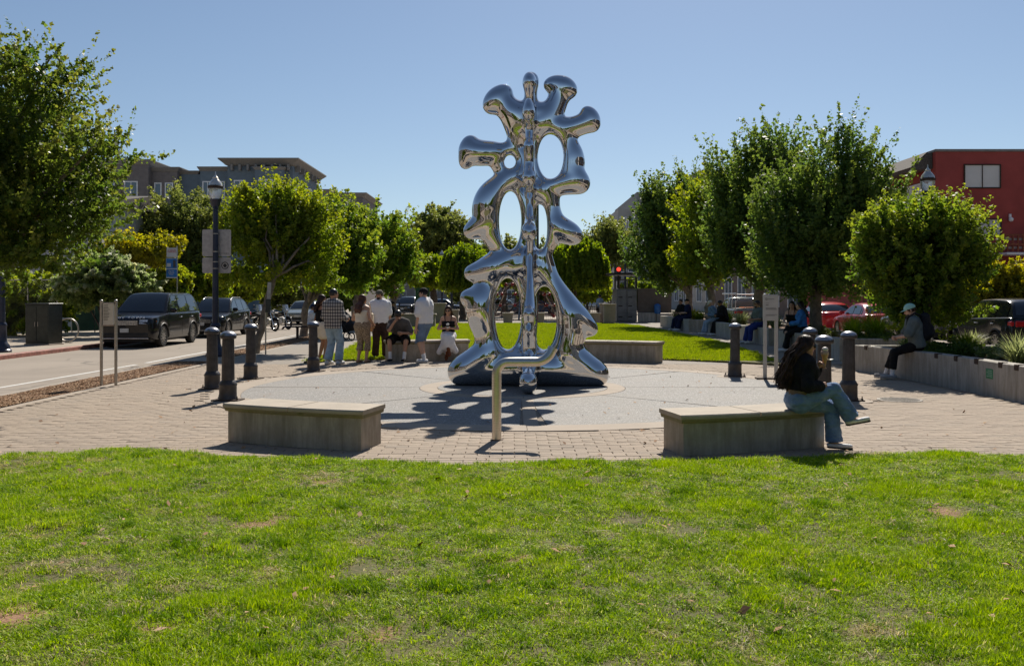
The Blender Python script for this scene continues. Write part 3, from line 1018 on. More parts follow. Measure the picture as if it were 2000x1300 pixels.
sc = 0.55 + 0.35 * np.clip((tall - 0.32) * 2.4, 0, 1) + 0.6 * np.clip((tall2 - 0.35) * 2.5, 0, 1) + 0.18 * r.random(len(xx))
sc[edge[ok] - yy < 0.35] *= 1.15
idx = r.integers(0, 5, len(xx)); tl = (tall > 0.62) | (r.random(len(xx)) < 0.025); idx[tl] = 5 + r.integers(0, 2, tl.sum())
dk = fbm2(xx + 110, yy + 110, 37, 3, 6.5); dkm = ((dk > 0.70) & (r.random(len(xx)) < .5)) | (r.random(len(xx)) < .05); idx[dkm] = 7 + r.integers(0, 2, dkm.sum())
st_ = fbm2(xx + 130, yy + 130, 39, 3, 5.5); stm = ((st_ > 0.73) & (r.random(len(xx)) < .4)) | ((bare < .30) & (r.random(len(xx)) < .4)) | (r.random(len(xx)) < .03); idx[stm] = 9
rot = np.stack([r.normal(0, 0.16, len(xx)), r.normal(0, 0.16, len(xx)), r.random(len(xx)) * 2 * PI], 1)
sc[dkm] *= 1.15; sc[stm] = .35 + .3 * r.random(stm.sum())
scl = np.stack([0.9 + 0.3 * r.random(len(xx)), 0.9 + 0.3 * r.random(len(xx)), sc], 1)
gn_scatter('front_grass', np.stack([xx, yy, zz], 1), rot, scl, clumps, idx, M['grass'], 'short uneven green lawn grass with dry patches filling the foreground', 'grass')

# bare soil under the open patches
M['bare_soil'] = simple('bare_soil', (0.24, 0.13, 0.075), 0.95, var=0.3, scale=18, bump=0.5)
# lawn behind the sculpture
poly = []
for a in np.linspace(-42, 52, 26):
    poly.append((CC[0] + 7.62 * math.sin(math.radians(a)), CC[1] + 7.62 * math.cos(math.radians(a))))
poly = [(-4.7, 25.5)] + [p for p in poly] + [(6.6, 25.4), (7.0, 31), (6.9, 40), (6.6, 48), (5.6, 51.5), (-5.0, 51.5), (-5.4, 44), (-5.2, 32)]
import itertools
slab('back_lawn', poly[::-1], -0.2, 0.045, M['lawn_earth'])
def inpoly(x, y, poly):
    c = np.zeros(len(x), bool); n = len(poly)
    for i in range(n):
        x0, y0 = poly[i]; x1, y1 = poly[(i + 1) % n]
        if y0 == y1: continue
        t = ((y0 > y) != (y1 > y)) & (x < (x1 - x0) * (y - y0) / (y1 - y0) + x0)
        c ^= t
    return c
fc = [blade_clump('lawn_tuft_%d' % i, 26, 0.12, 0.02, 0.05, 0.012, 70 + i, M['grass_far'], 0.5) for i in range(3)]
n = 36000
x = r.random(n) * 13 - 6; y = 22 + 30 * r.random(n) ** 1.3
ok = inpoly(x, y, poly); x, y = x[ok], y[ok]
rot = np.stack([r.normal(0, .1, len(x)), r.normal(0, .1, len(x)), r.random(len(x)) * 6.28], 1)
s_ = 0.7 + 0.6 * fbm2(x + 20, y + 20, 3, 3, 1.0)
gn_scatter('back_grass', np.stack([x, y, np.full_like(x, 0.045)], 1), rot, np.stack([s_ * 1.2, s_ * 1.2, s_], 1), fc, r.integers(0, 3, len(x)), M['grass_far'], 'sunlit lawn grass behind the mirror sculpture', 'grass')

# wood chips in the roadside strip
def chips(name, x0, x1, y0, y1, n, label, seed, zf=0.0):
    r = np.random.default_rng(seed)
    x = x0 + (x1 - x0) * r.random(n); y = y0 + (y1 - y0) * r.random(n); z = zf + 0.025 * fbm2(x + 30, y + 30, seed, 3, 0.8)
    a = r.random(n) * 6.28; L_ = 0.010 + 0.018 * r.random(n) ** 2; w = 0.004 + 0.006 * r.random(n); tl = r.normal(0, 0.22, (n, 2))
    u = np.stack([np.cos(a), np.sin(a), tl[:, 0]], 1) * L_[:, None]; vv = np.stack([-np.sin(a), np.cos(a), tl[:, 1]], 1) * w[:, None]
    c = np.stack([x, y, z + 0.012], 1)
    V = np.stack([c - u - vv, c + u - vv, c + u + vv, c - u + vv], 1).reshape(-1, 3)
    Q = np.arange(n * 4).reshape(n, 4)
    o = np_mesh(name, V, Q, M['chips'], None, attr={'rnd': ('FACE', r.random(n))})
    return tag(o, label, 'wood chips', kind='stuff')
chips('wood_chip_mulch', -8.1, -7.27, 11.5, 22.3, 60000, 'brown wood chip mulch in the strip beside the left street', 5, -0.012)
chips('leaf_litter', -8.1, -7.27, 24.3, 44, 24000, 'dry litter and chips round the trees beyond the lamp post', 6, -0.012)
mb = MB(); mb.bbox((-8.11, 22.4, -0.1), (-7.26, 24.2, 0.004), 0.01); struct(mb.build('strip_crossing', M['concrete']))

# fallen leaves and scraps on lawn and paving
r = np.random.default_rng(91); n = 420
x = (r.random(n) * 2 - 1) * 6.5; y = 4.2 + 16 * r.random(n) ** 1.4
keep = (np.hypot(x - CC[0], y - CC[1]) > 2.2); x, y = x[keep], y[keep]; n = len(x)
onl = np.array([yy_ < lawn_edge(min(max(xx_, -7.2), 7.6)) for xx_, yy_ in zip(x, y)])
z = np.where(onl, lawn_h(x, y) + 0.028, 0.012)
a = r.random(n) * 6.28; L_ = 0.014 + 0.022 * r.random(n); tl = r.normal(0, .3, (n, 2))
u = np.stack([np.cos(a), np.sin(a), tl[:, 0]], 1) * L_[:, None]; w = np.stack([-np.sin(a), np.cos(a), tl[:, 1]], 1) * (L_ * .55)[:, None]; c = np.stack([x, y, z], 1)
V = np.stack([c - u, c + w + [0, 0, .004], c + u, c - w + [0, 0, .004]], 1).reshape(-1, 3)
tag(np_mesh('fallen_leaves', V, np.arange(n * 4).reshape(n, 4), M['chips'], None, attr={'rnd': ('FACE', .3 + .7 * r.random(n))}), 'dry fallen leaves scattered over the lawn and paving', 'leaves', kind='stuff')

# ------------------------------------------------------------------ benches, bollards, rail, signs, lamps
M['dark_paint'] = simple('dark_bollard_paint', (0.055, 0.05, 0.05), 0.42, 0.3, var=0.25, scale=8, bump=0.15)
M['blue_black'] = simple('blue_black_paint', (0.02, 0.028, 0.055), 0.35, 0.2, var=0.2, scale=8)
M['rust'] = simple('rusty_plate', (0.07, 0.045, 0.032), 0.8, 0.3, var=0.3, scale=25, bump=0.4)
M['worn_cap'] = simple('worn_steel_cap', (0.32, 0.32, 0.34), 0.33, 0.85, var=0.2, scale=25)
t = NT('brushed_steel'); v = t.coord('Object', (3, 3, 260))
t.set((0.60, 0.56, 0.50), t.ramp(t.noise(v, 1.2, 3), [(0.3, 0.24), (0.7, 0.4)]), 1.0); M['steel'] = t.m
M['sign_steel'] = simple('sign_steel', (0.42, 0.39, 0.35), 0.4, 0.9, var=0.1, scale=20)
M['sign_grey'] = simple('aluminium_sign_back', (0.42, 0.40, 0.38), 0.55, 0.5, var=0.12, scale=9)
M['panel_white'] = simple('panel_white', (0.62, 0.61, 0.57), 0.5, var=0.06)
M['ink'] = simple('printed_ink', (0.06, 0.06, 0.06), 0.6)
M['black_plastic'] = simple('black_plastic', (0.02, 0.02, 0.02), 0.45)

def curved_bench(name, label, R, depth, a0, a1, h=0.46, caps=2):
    """concrete bench following the plaza circle; angles in degrees from straight ahead (front = toward camera when front)"""
    def pt(r, a): return (CC[0] + r * math.sin(a), CC[1] - r * math.cos(a))
    o = thing(name, label, 'bench', (0, 0, 0), group='curved concrete benches round the plaza')
    a0, a1 = math.radians(a0), math.radians(a1); n = 14
    def loft(prof, aa0, aa1):
        rows = []
        for i in range(n + 1):
            a = aa0 + (aa1 - aa0) * i / n
            rows.append([(*pt(r, a), z) for r, z in prof])
        mb = MB(); mb.grid(rows, closed=True)
        m = len(prof)
        mb.add(rows[0], [tuple(range(m))]); mb.add(rows[-1], [tuple(reversed(range(m)))])
        return mb
    r0, r1 = R - depth, R
    body = [(r0, 0.0), (r1 - 0.006, 0.0), (r1, 0.006), (r1, h - 0.085), (r0, h - 0.085)]
    loft(body, a0, a1).build('bench_body', M['bench_concrete'], o, 30)
    g = 0.03 / R
    lip = [(r0 - .012, h - .0845), (r1 + .012, h - .0845), (r1 + .03, h - .06), (r1 + .03, h - .046), (r0 - .03, h - .046), (r0 - .03, h - .06)]
    loft(lip, a0 - g * .9, a1 + g * .9).build('moulded_lip', M['bench_lip'], o, 30)
    cap = [(r0 - .035, h - .0455), (r1 + .035, h - .0455), (r1 + .042, h - .038), (r1 + .042, h - .012), (r1 + .03, h), (r0 - .03, h), (r0 - .042, h - .012), (r0 - .042, h - .038)]
    e = 0.0012
    for k in range(caps):
        b0 = a0 - g * 1.3 + (a1 - a0 + 2.6 * g) * k / caps; b1 = a0 - g * 1.3 + (a1 - a0 + 2.6 * g) * (k + 1) / caps
        loft(cap, b0 + (e if k else 0), b1 - (e if k < caps - 1 else 0)).build('capstone', M['bench_cap'], o, 40)
    # right end must point along the radius
    return o

curved_bench('curved_bench', 'empty curved concrete bench at the front left of the plaza', 6.86, 0.52, -28.6, -14.6, 0.425)
curved_bench('curved_bench', 'curved concrete bench under the woman eating ice cream', 7.1, 0.52, 12.4, 26.0, 0.415)
curved_bench('curved_bench', 'empty curved concrete bench behind the sculpture to its right', 7.0, 0.5, 180 - 29.5, 180 - 14.0, 0.5, 3)
curved_bench('curved_bench', 'curved concrete bench behind the sculpture to its left with two people seated', 7.4, 0.5, 180 + 10.5, 180 + 26.5, 0.5, 3)

def make_bollard():
    o = thing('bollard', '', 'bollard', group='cast iron bollards round the plaza')
    mb = MB(); n = 32; rows = []
    for z, r in ((0.30, 0.098), (0.93, 0.088), (0.945, 0.086)):
        rows.append([((r - (0.006 if i % 2 and z > 0.3 and z < 0.94 else 0)) * math.cos(2 * PI * i / n), (r - (0.006 if i % 2 and z > .3 and z < .94 else 0)) * math.sin(2 * PI * i / n), z) for i in range(n)])
    mb.grid(rows, closed=True); mb.build('fluted_shaft', M['dark_paint'], o)
    mb = MB(); mb.lathe([(0.142, 0.02), (0.142, 0.04), (0.132, 0.055), (0.130, 0.225), (0.136, 0.235), (0.136, 0.25), (0.122, 0.275), (0.108, 0.30), (0.098, 0.31)], 28)
    mb.build('pedestal', M['dark_paint'], o, 35)
    mb = MB(); mb.lathe([(0.09, 0.935), (0.115, 0.945), (0.124, 0.96), (0.124, 0.985), (0.118, 0.995)], 28); mb.build('collar', M['dark_paint'], o, 35)
    mb = MB(); mb.lathe([(0.124, 0.99), (0.122, 1.0), (0.105, 1.025), (0.075, 1.045), (0.04, 1.057), (0.005, 1.06)], 28); mb.build('domed_cap', M['worn_cap'], o, 50)
    mb = MB(); mb.bbox((-.21, -.15, 0.004), (.21, .15, 0.022), .004); mb.build('base_plate', M['rust'], o)
    for sx in (-1, 1):
        mb = MB(); mb.lathe([(0.018, 0.02), (0.018, 0.04), (0.008, 0.045), (0.008, 0.075)], 6, (sx * .178, -.09 * sx, 0)); mb.build('anchor_bolt', M['rust'], o)
    return o
bl = ['bollard hiding the foot of the blue-black lamp post', 'bollard nearest the front left bench', 'left bollard in front of the motorcycles and leaning tree trunk', 'bollard beside the man in the plaid shirt',
      'bollard standing alone at the end of the rear lawn', 'rearmost of the three bollards right of the ice cream woman', 'widest bollard, right behind the ice cream', 'bollard right of the seated woman, nearest the wall']
b0 = make_bollard()
for k, (x, y) in enumerate(BOLL):
    o = b0 if k == 0 else copy_tree(b0)
    o.location = (x, y, 0.002); o.rotation_euler = (random.uniform(-.01, .01), random.uniform(-.01, .01), random.uniform(-.3, .3)); o['label'] = 'dark fluted ' + bl[k]

# bent steel tube
o = thing('viewing_tube', 'bent brushed steel tube rising from the paving before the sculpture', 'steel tube', (G(970, 859).x, G(970, 859).y, 0))
r = 0.052; pts = [(0, 0, 0)]; pts += [(0, 0, z) for z in (0.1, 0.3, 0.5, 0.7, 0.735)]
for i in range(1, 10):
    a = PI / 2 * i / 9; pts.append((0.13 - 0.13 * math.cos(a), 0, 0.735 + 0.13 * math.sin(a)))
pts += [(0.3, 0, 0.865), (0.43, 0.0, 0.865)]
for i in range(1, 8):
    a = math.radians(58) * i / 7; pts.append((0.43 + 0.2 * math.sin(a), 0.03 * i / 7, 0.865 + 0.2 * (1 - math.cos(a))))
pts.append((pts[-1][0] + 0.022, pts[-1][1] + .008, pts[-1][2] + 0.05))
mb = MB(); mb.tube(pts, r, 24, cap=False); mb.build('bent_tube', M['steel'], o, 60)
mb = MB(); e = Vector(pts[-1]); e0 = Vector(pts[-2]); d = (e - e0).normalized()
mb.tube([e - d * 0.02, e + d * 0.012], [r + 0.004, r + 0.004], 24, cap=False); mb.tube([e + d * 0.012, e - d * 0.03], [r + 0.004, r - 0.008], 24, cap=False)
mb.build('end_collar', M['steel'], o, 40)
mb = MB(); mb.tube([e - d * 0.034, e - d * 0.03], [r - .003, r - .003], 20); mb.build('lens', M['black_plastic'], o)
mb = MB(); mb.lathe([(r + 0.02, 0.002), (r + 0.02, 0.008), (r + 0.002, 0.010)], 24); mb.build('floor_flange', M['rust'], o, 30)

# two post information sign on the left
g0 = G(198, 753); g1 = G(217, 747)
o = thing('information_sign', 'small information panel between two round steel posts beside the mulch', 'sign', (g0.x, g0.y, 0))
dx = 0.245
for k in (0, 1):
    mb = MB(); mb.tube([(k * dx, .03 * k, -0.02), (k * dx, .03 * k, 1.50)], 0.026, 14); mb.sphere((k * dx, .03 * k, 1.50), 0.03, 12, 8); mb.build('post', M['sign_steel'], o, 50)
mb = MB(); mb.bbox((0.03, -0.01, 1.08), (dx - 0.03, 0.035, 1.46), .004); mb.build('panel', M['panel_white'], o)
for k, z in enumerate((1.075, 1.465)):
    mb = MB(); mb.bbox((0.02, -.012, z - .012), (dx - .02, .04, z + .012), .004); mb.build('panel_rail', M['sign_steel'], o)
mb = MB(); 
for i in range(11):
    z = 1.43 - i * .026; mb.box((0.045, -.0125, z - .004), (0.045 + 0.12 * random.uniform(.6, 1), -.0102, z + .004))
mb.build('printed_text', M['ink'], o)['kind'] = 'stuff'

# tall museum-like sign on the right
g0 = G(1505, 740)
o = thing('information_sign', 'tall pale grey information panel on two flat legs right of the plaza', 'sign', (g0.x, g0.y, 0), math.radians(-4))
M['pale_grey'] = simple('pale_grey_paint', (0.50, 0.47, 0.42), 0.5, var=0.06)
for sx in (-1, 1):
    mb = MB(); mb.bbox((sx * .105 - .03, -.04, 0.02), (sx * .105 + .03, .04, 1.12), .004); mb.build('leg', M['pale_grey'], o)
mb = MB(); mb.bbox((-.14, -.045, 1.12), (.14, .045, 1.62), .005); mb.build('panel', M['pale_grey'], o)
mb = MB(); mb.bbox((-.28, -.12, 0.006), (.20, -.03, .03), .004); mb.bbox((-.28, .03, 0.006), (.20, .12, .03), .004); mb.build('foot_plate', M['rust'], o)
mb = MB()
mb.tube([(-.085 + .016 * math.cos(a), -.0465, 1.53 + .016 * math.sin(a)) for a in np.linspace(0, 6.28, 10)], 0.004, 5)
mb.box((-.06, -.047, 1.528), (.06, -.0455, 1.535))
for z, w in ((1.45, .06), (1.42, .05), (1.41, .055), (1.36, .19), (1.345, .21), (1.33, .2), (1.23, .21), (1.215, .17)): mb.box((-.1, -.047, z), (-.1 + w, -.0455, z + .006))
mb.build('printed_text', M['ink'], o)['kind'] = 'stuff'

# ornamental lamps
t = NT('lamp_glass'); t.set((0.80, 0.77, 0.70), 0.12, spec=0.6); t.b.inputs['Transmission Weight'].default_value = 0.55; M['lamp_glass'] = t.m
M['lamp_metal'] = simple('lamp_crown_metal', (0.62, 0.58, 0.52), 0.3, 0.6, var=.1)
def lamp_post(name, label, x, y, z, H, base=True, pm='blue_black', arms=None, n=16):
    o = thing(name, label, 'street lamp', (x, y, z), group='ornamental street lamps')
    s = 1.0
    if base:
        mb = MB(); mb.lathe([(0.26, 0), (0.26, .06), (0.22, .10), (0.21, .2), (.15, .28), (.13, .34), (.12, .75), (.135, .78), (.135, .82), (.10, .88)], n); mb.build('base', M[pm], o, 35)
    mb = MB(); mb.tube([(0, 0, 0.02), (0, 0, 0.9), (0, 0, H - 0.95)], [.095, .085, .062], n); mb.build('pole', M[pm], o, 50)
    def head(cx, z0, par):
        mb = MB(); mb.lathe([(.062, z0 - .02), (.08, z0), (.075, z0 + .03), (.11, z0 + .07), (.135, z0 + .20), (.155, z0 + .235)], n, (cx, 0, 0)); mb.build('lamp_socket', M[pm], par, 40)
        mb = MB(); mb.lathe([(.12, z0 + .23), (.17, z0 + .34), (.185, z0 + .46), (.18, z0 + .54)], n, (cx, 0, 0)); mb.build('globe', M['lamp_glass'], par, 60)
        mb = MB(); mb.lathe([(.186, z0 + .515), (.2, z0 + .53), (.2, z0 + .575), (.17, z0 + .60)], n, (cx, 0, 0))
        for i in range(10):
            a = 2 * PI * i / 10; mb.tube([(cx + .19 * math.cos(a), .19 * math.sin(a), z0 + .54), (cx + .2 * math.cos(a), .2 * math.sin(a), z0 + .61)], [.014, .004], 5)
        mb.build('crown_band', M['rust'], par, 40)
        mb = MB(); mb.lathe([(.18, z0 + .58), (.16, z0 + .66), (.10, z0 + .74), (.07, z0 + .78), (.075, z0 + .80), (.04, z0 + .84), (.015, z0 + .88), (.008, z0 + .96)], n, (cx, 0, 0)); mb.build('globe_cap', M['lamp_metal'], par, 50)
    head(0, H - 0.96, o)
    return o
lp = lamp_post('street_lamp', 'blue-black street lamp carrying two blank grey sign backs', P(421, 577, 24.2).x, 24.2, 0, 4.85)
def sign_back(z0, z1, w, nm):
    mb = MB(); p = rounded_rect(w, z1 - z0, .05)
    mb.add([(x, -.10, z0 + (z1 - z0) / 2 + y) for x, y in p] + [(x, -.104, z0 + (z1 - z0) / 2 + y) for x, y in p],
           [tuple(range(len(p))), tuple(reversed(range(len(p), 2 * len(p))))] + [(i, i + len(p), (i + 1) % len(p) + len(p), (i + 1) % len(p)) for i in range(len(p))])
    return mb
def rounded_rect(w, h, r, n=4):
    pts = []
    for cx, cy, a0 in ((w / 2 - r, h / 2 - r, 0), (-w / 2 + r, h / 2 - r, 90), (-w / 2 + r, -h / 2 + r, 180), (w / 2 - r, -h / 2 + r, 270)):
        for i in range(n + 1):
            a = math.radians(a0 + 90 * i / n); pts.append((cx + r * math.cos(a), cy + r * math.sin(a)))
    return pts
for (py0, py1) in ((500, 447), (533, 502)):
    z0 = 1.6 - (py0 - 577) * 24.1 / 1800; z1 = 1.6 - (py1 - 577) * 24.1 / 1800
    s_ = sign_back(z0, z1, .76, 'sign'); sb = s_.build('sign_plate', M['sign_grey'], lp); sb.location = (0, 0.19, 0)
    for zz in (z0 + .12, z1 - .12):
        mb = MB(); mb.lathe([(.079, zz - .012), (.079, zz + .012)], 16); mb.build('strap', M['sign_steel'], lp, 40)
mb = MB()
for i in range(7): mb.box((.02 + i * .045, .084, 2.7 + .0), (.02 + i * .045 + .028, .0855, 2.7 + .018))
mb.build('stencil_marks', M['ink'], lp)
mb = MB(); cz = 1.6 - (518 - 577) * 24.1 / 1800
mb.tube([(.22 + .085 * math.cos(a), .085, cz + .085 * math.sin(a)) for a in np.linspace(0, 6.28, 18)], .012, 5); mb.lathe([(.05, 0), (.05, .002)], 12, M=Matrix.Translation((.22, .0855, cz)) @ Matrix.Rotation(PI / 2, 4, 'X'))
mb.build('round_sticker', M['black_plastic'], lp)
lamp_post('street_lamp', 'thick blue-black lamp post at the far left edge on the sidewalk', -15.05, 27.2, RZ + .13, 5.6)
lamp_post('street_lamp', 'street lamp behind the round tree before the red building', P(1812, 577, 25).x, 25, RZ, 5.35)
lamp_post('street_lamp', 'distant street lamp over the drooping trees, left of a close pair', P(863, 577, 72).x, 72, 0, 5.2, n=8)
lamp_post('street_lamp', 'distant street lamp over the drooping trees, right of a close pair', P(881, 577, 72).x, 72.6, 0, 5.2, n=8)
lamp_post('street_lamp', 'distant street lamp above the canopy of the grey kiosk', P(1221, 577, 66).x, 66, 0, 5.3, n=8)

# ------------------------------------------------------------------ trees and shrubs
def mat_leaf(name, dark, mid, light, tip, trans=0.5, rough=0.5, spec=0.25):
    t = NT(name); v = t.world()
    r = t.n('ShaderNodeAttribute', attribute_name='rnd').outputs['Fac']
    tp = t.n('ShaderNodeAttribute', attribute_name='tip').outputs['Fac']
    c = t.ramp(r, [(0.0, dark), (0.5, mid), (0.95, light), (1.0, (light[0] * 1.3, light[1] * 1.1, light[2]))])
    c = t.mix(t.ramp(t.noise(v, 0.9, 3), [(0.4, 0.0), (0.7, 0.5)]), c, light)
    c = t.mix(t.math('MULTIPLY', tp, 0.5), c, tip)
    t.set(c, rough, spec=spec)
    tr = t.n('ShaderNodeBsdfTranslucent'); mx = t.n('ShaderNodeMixShader'); mx.inputs[0].default_value = trans
    hs = t.n('ShaderNodeHueSaturation'); hs.inputs['Saturation'].default_value = 1.1; hs.inputs['Value'].default_value = 2.4
    t.l(c, hs.inputs['Color']); t.l(hs.outputs[0], tr.inputs[0])
    t.l(t.b.outputs[0], mx.inputs[1]); t.l(tr.outputs[0], mx.inputs[2]); t.l(mx.outputs[0], t.out.inputs[0])
    return t.m
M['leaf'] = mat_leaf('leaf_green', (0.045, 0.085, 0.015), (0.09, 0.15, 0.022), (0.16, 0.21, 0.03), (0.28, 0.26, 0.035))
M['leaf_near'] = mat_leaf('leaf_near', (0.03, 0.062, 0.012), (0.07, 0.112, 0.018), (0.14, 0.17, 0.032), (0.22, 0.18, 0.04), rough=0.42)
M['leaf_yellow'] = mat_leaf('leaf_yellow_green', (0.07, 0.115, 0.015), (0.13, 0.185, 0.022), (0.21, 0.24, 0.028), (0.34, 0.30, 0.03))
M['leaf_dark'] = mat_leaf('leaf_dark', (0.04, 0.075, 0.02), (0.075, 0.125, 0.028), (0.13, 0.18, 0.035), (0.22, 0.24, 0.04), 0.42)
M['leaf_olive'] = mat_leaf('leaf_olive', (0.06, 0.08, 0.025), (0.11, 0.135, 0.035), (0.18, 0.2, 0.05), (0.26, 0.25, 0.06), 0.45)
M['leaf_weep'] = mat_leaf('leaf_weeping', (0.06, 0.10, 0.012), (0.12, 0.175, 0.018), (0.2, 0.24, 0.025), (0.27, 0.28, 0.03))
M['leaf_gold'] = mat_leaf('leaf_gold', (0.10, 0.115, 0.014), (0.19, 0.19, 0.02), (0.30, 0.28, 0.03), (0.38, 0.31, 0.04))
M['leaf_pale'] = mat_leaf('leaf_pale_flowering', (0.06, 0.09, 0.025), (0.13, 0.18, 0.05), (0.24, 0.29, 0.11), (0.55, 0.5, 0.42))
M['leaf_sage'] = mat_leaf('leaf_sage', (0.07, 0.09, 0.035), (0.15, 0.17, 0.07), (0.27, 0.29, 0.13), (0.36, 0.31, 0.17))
M['bark'] = simple('bark', (0.20, 0.165, 0.125), 0.9, var=0.3, scale=7, bump=0.6)
M['bark_dark'] = simple('bark_dark', (0.09, 0.07, 0.055), 0.9, var=0.3, scale=7, bump=0.6)

def leaves(name, mat, parent, ells, n_sh, n_lf, leaf, seed, style='up', sl=(0.5, 1.1), sr=0.16, bias=0.45, upw=0.8, zmin=None, flat=0.0, aspect=0.75):
    """foliage part: many leaf-sized faces along shoots that fill the given ellipsoids"""
    r = np.random.default_rng(seed); n_sh = int(n_sh * 1.35)
    E = np.array(ells, float); vol = E[:, 3] * E[:, 4] * E[:, 5]; pick = r.choice(len(E), n_sh, p=vol / vol.sum()); e = E[pick]
    d = r.normal(size=(n_sh, 3)); d /= np.linalg.norm(d, axis=1, keepdims=True)
    rad = r.random(n_sh) ** bias
    e = e.copy(); e[:, 3:6] *= 1.06; n_lf = int(n_lf * 1.75); n_sh0 = n_sh; leaf = leaf * 0.95
    if style == 'up':
        e[:, 5] *= 0.92; e[:, 2] -= 0.30 * (sl[0] + sl[1]) / 2
    K = max(6, n_sh // 12); who = r.integers(0, K, n_sh); kp = pick[:K] if K <= n_sh else pick
    kd = r.normal(size=(K, 3)); kd /= np.linalg.norm(kd, axis=1, keepdims=True); kr = r.random(K) ** 0.42; ke = E[kp].copy(); ke[:, 3:6] *= 1.06
    if style == 'up': ke[:, 5] *= 0.92; ke[:, 2] -= 0.30 * (sl[0] + sl[1]) / 2
    kc = ke[:, :3] + kd * kr[:, None] * ke[:, 3:6] * 0.9
    st = e[:, :3] + d * rad[:, None] * e[:, 3:6] * 0.9
    if style in ('up', 'side'):
        cl = r.random(n_sh) < 0.64
        st[cl] = kc[who[cl]] + np.clip(r.normal(0, 1, (cl.sum(), 3)), -1.7, 1.7) * ke[who[cl]][:, 3:6] * 0.18
        d[cl] = (st[cl] - ke[who[cl]][:, :3]) / ke[who[cl]][:, 3:6]; rad[cl] = np.clip(np.linalg.norm(d[cl], axis=1), 0, 1); d[cl] /= np.maximum(np.linalg.norm(d[cl], axis=1, keepdims=True), 1e-6)
    shoot_tone = 0.5 * r.random(K)[who] + 0.5 * r.random(n_sh)
    out = d * np.array([1, 1, 0.6]) / 1.0
    L_ = sl[0] + (sl[1] - sl[0]) * r.random(n_sh) ** 1.4
    if style == 'up':
        long = (r.random(n_sh) < 0.10) & (rad > .6); L_[long] *= 1.35
        dr = out * 0.75 + np.array([0, 0, upw]) + r.normal(0, 0.28, (n_sh, 3)); bend = np.array([0, 0, 0.25])
    elif style == 'weep':
        dr = out * 0.30 + np.array([0, 0, -1.0]) + r.normal(0, 0.09, (n_sh, 3)); bend = np.array([0, 0, -0.3])
        st = e[:, :3] + d * (rad ** 0.6)[:, None] * e[:, 3:6]; st[:, 2] = np.maximum(st[:, 2], e[:, 2] - 0.55 * e[:, 5])
    elif style == 'side':
        dr = out * 1.1 + np.array([0, 0, 0.12]) + r.normal(0, 0.3, (n_sh, 3)); bend = np.array([0, 0, -0.15])
    else:
        dr = out + r.normal(0, 0.5, (n_sh, 3)); bend = np.zeros(3)
    dr /= np.linalg.norm(dr, axis=1, keepdims=True)
    T = r.random((n_sh, n_lf)); 
    c = st[:, None, :] + dr[:, None, :] * (T * L_[:, None])[:, :, None] + bend * (T ** 2 * L_[:, None])[:, :, None]
    c = c + np.clip(r.normal(0, 1, (n_sh, n_lf, 3)), -1.7, 1.7) * (sr * (1 - 0.6 * T) * (0.6 + 0.4 * L_[:, None] / sl[1]))[:, :, None] * 0.6
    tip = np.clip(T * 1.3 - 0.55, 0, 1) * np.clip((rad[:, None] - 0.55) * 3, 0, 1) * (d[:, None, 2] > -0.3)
    tone = np.clip(0.62 * shoot_tone[:, None] + 0.38 * r.random((n_sh, n_lf)), 0, 1).ravel(); tone = np.clip((tone - .5) * 1.5 + .5, 0, 1)
    c = c.reshape(-1, 3); tip = tip.ravel()
    if zmin is not None:
        k = c[:, 2] > zmin + r.normal(0, 0.08, len(c)); c = c[k]; tip = tip[k]; tone = tone[k]
    n = len(c)
    u = r.normal(size=(n, 3)); 
    if style == 'weep': u[:, 2] -= 1.6
    u /= np.linalg.norm(u, axis=1, keepdims=True)
    w = r.normal(size=(n, 3)); w[:, 2] += flat
    v = np.cross(u, w); v /= np.maximum(np.linalg.norm(v, axis=1, keepdims=True), 1e-6)
    nn = np.cross(u, v)
    s = leaf * (0.5 + 0.95 * r.random(n) ** 1.5)[:, None]
    V = np.stack([c - u * s * 0.5, c + v * s * 0.5 * aspect + nn * s * 0.10 + u * s * .08, c + u * s * 0.5, c - v * s * 0.5 * aspect + nn * s * 0.10 + u * s * .08], 1).reshape(-1, 3)
    Q = np.arange(n * 4).reshape(n, 4)
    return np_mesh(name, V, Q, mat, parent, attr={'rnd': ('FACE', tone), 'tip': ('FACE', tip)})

def wiggle(a, b, n, amp, r):
    a = np.array(a); b = np.array(b); ts = np.linspace(0, 1, n)
    p = a + (b - a) * ts[:, None]; j = r.normal(0, amp, (n, 3)); j[0] = 0; j[-1] = 0
    return [tuple(x) for x in p + j]

def tree(name, label, base, fork, ells, tr, seed, mat='leaf', bark='bark', n_sh=420, n_lf=34, leaf=0.1, limbs=7, group='park trees', **kw):
    """base, fork: world points of trunk foot and first fork; ells: crown ellipsoids in world metres"""
    r = np.random.default_rng(seed)
    b = Vector(base); o = thing(name, label, 'tree', b, group=group)
    loc = lambda p: tuple(np.array(p) - np.array(b))
    fk = loc(fork)
    mb = MB(); n = 7
    pts = wiggle((0, 0, -0.05), fk, n, tr * 0.25, r)
    mb.tube(pts, [tr * (1.35 if i == 0 else 1.08 - 0.3 * i / n) for i in range(n)], 10)
    E = [tuple(loc(e[:3])) + tuple(e[3:]) for e in ells]
    for k in range(limbs):
        e = E[k % len(E)]; d = r.normal(size=3); d /= np.linalg.norm(d); d[2] = abs(d[2]) * 0.8
        end = np.array(e[:3]) + d * np.array(e[3:]) * 0.75
        q = wiggle(np.array(fk) - np.array([0, 0, 0.05 + 0.12 * r.random()]), end, 6, 0.05, r)
        mb.tube(q, [tr * x for x in (0.55, 0.45, 0.36, 0.28, 0.18, 0.08)], 6)
    mb.build('trunk', M[bark], o, 60)
    leaves('crown', M[mat], o, E, n_sh, n_lf, leaf, seed + 1, **kw)
    return o

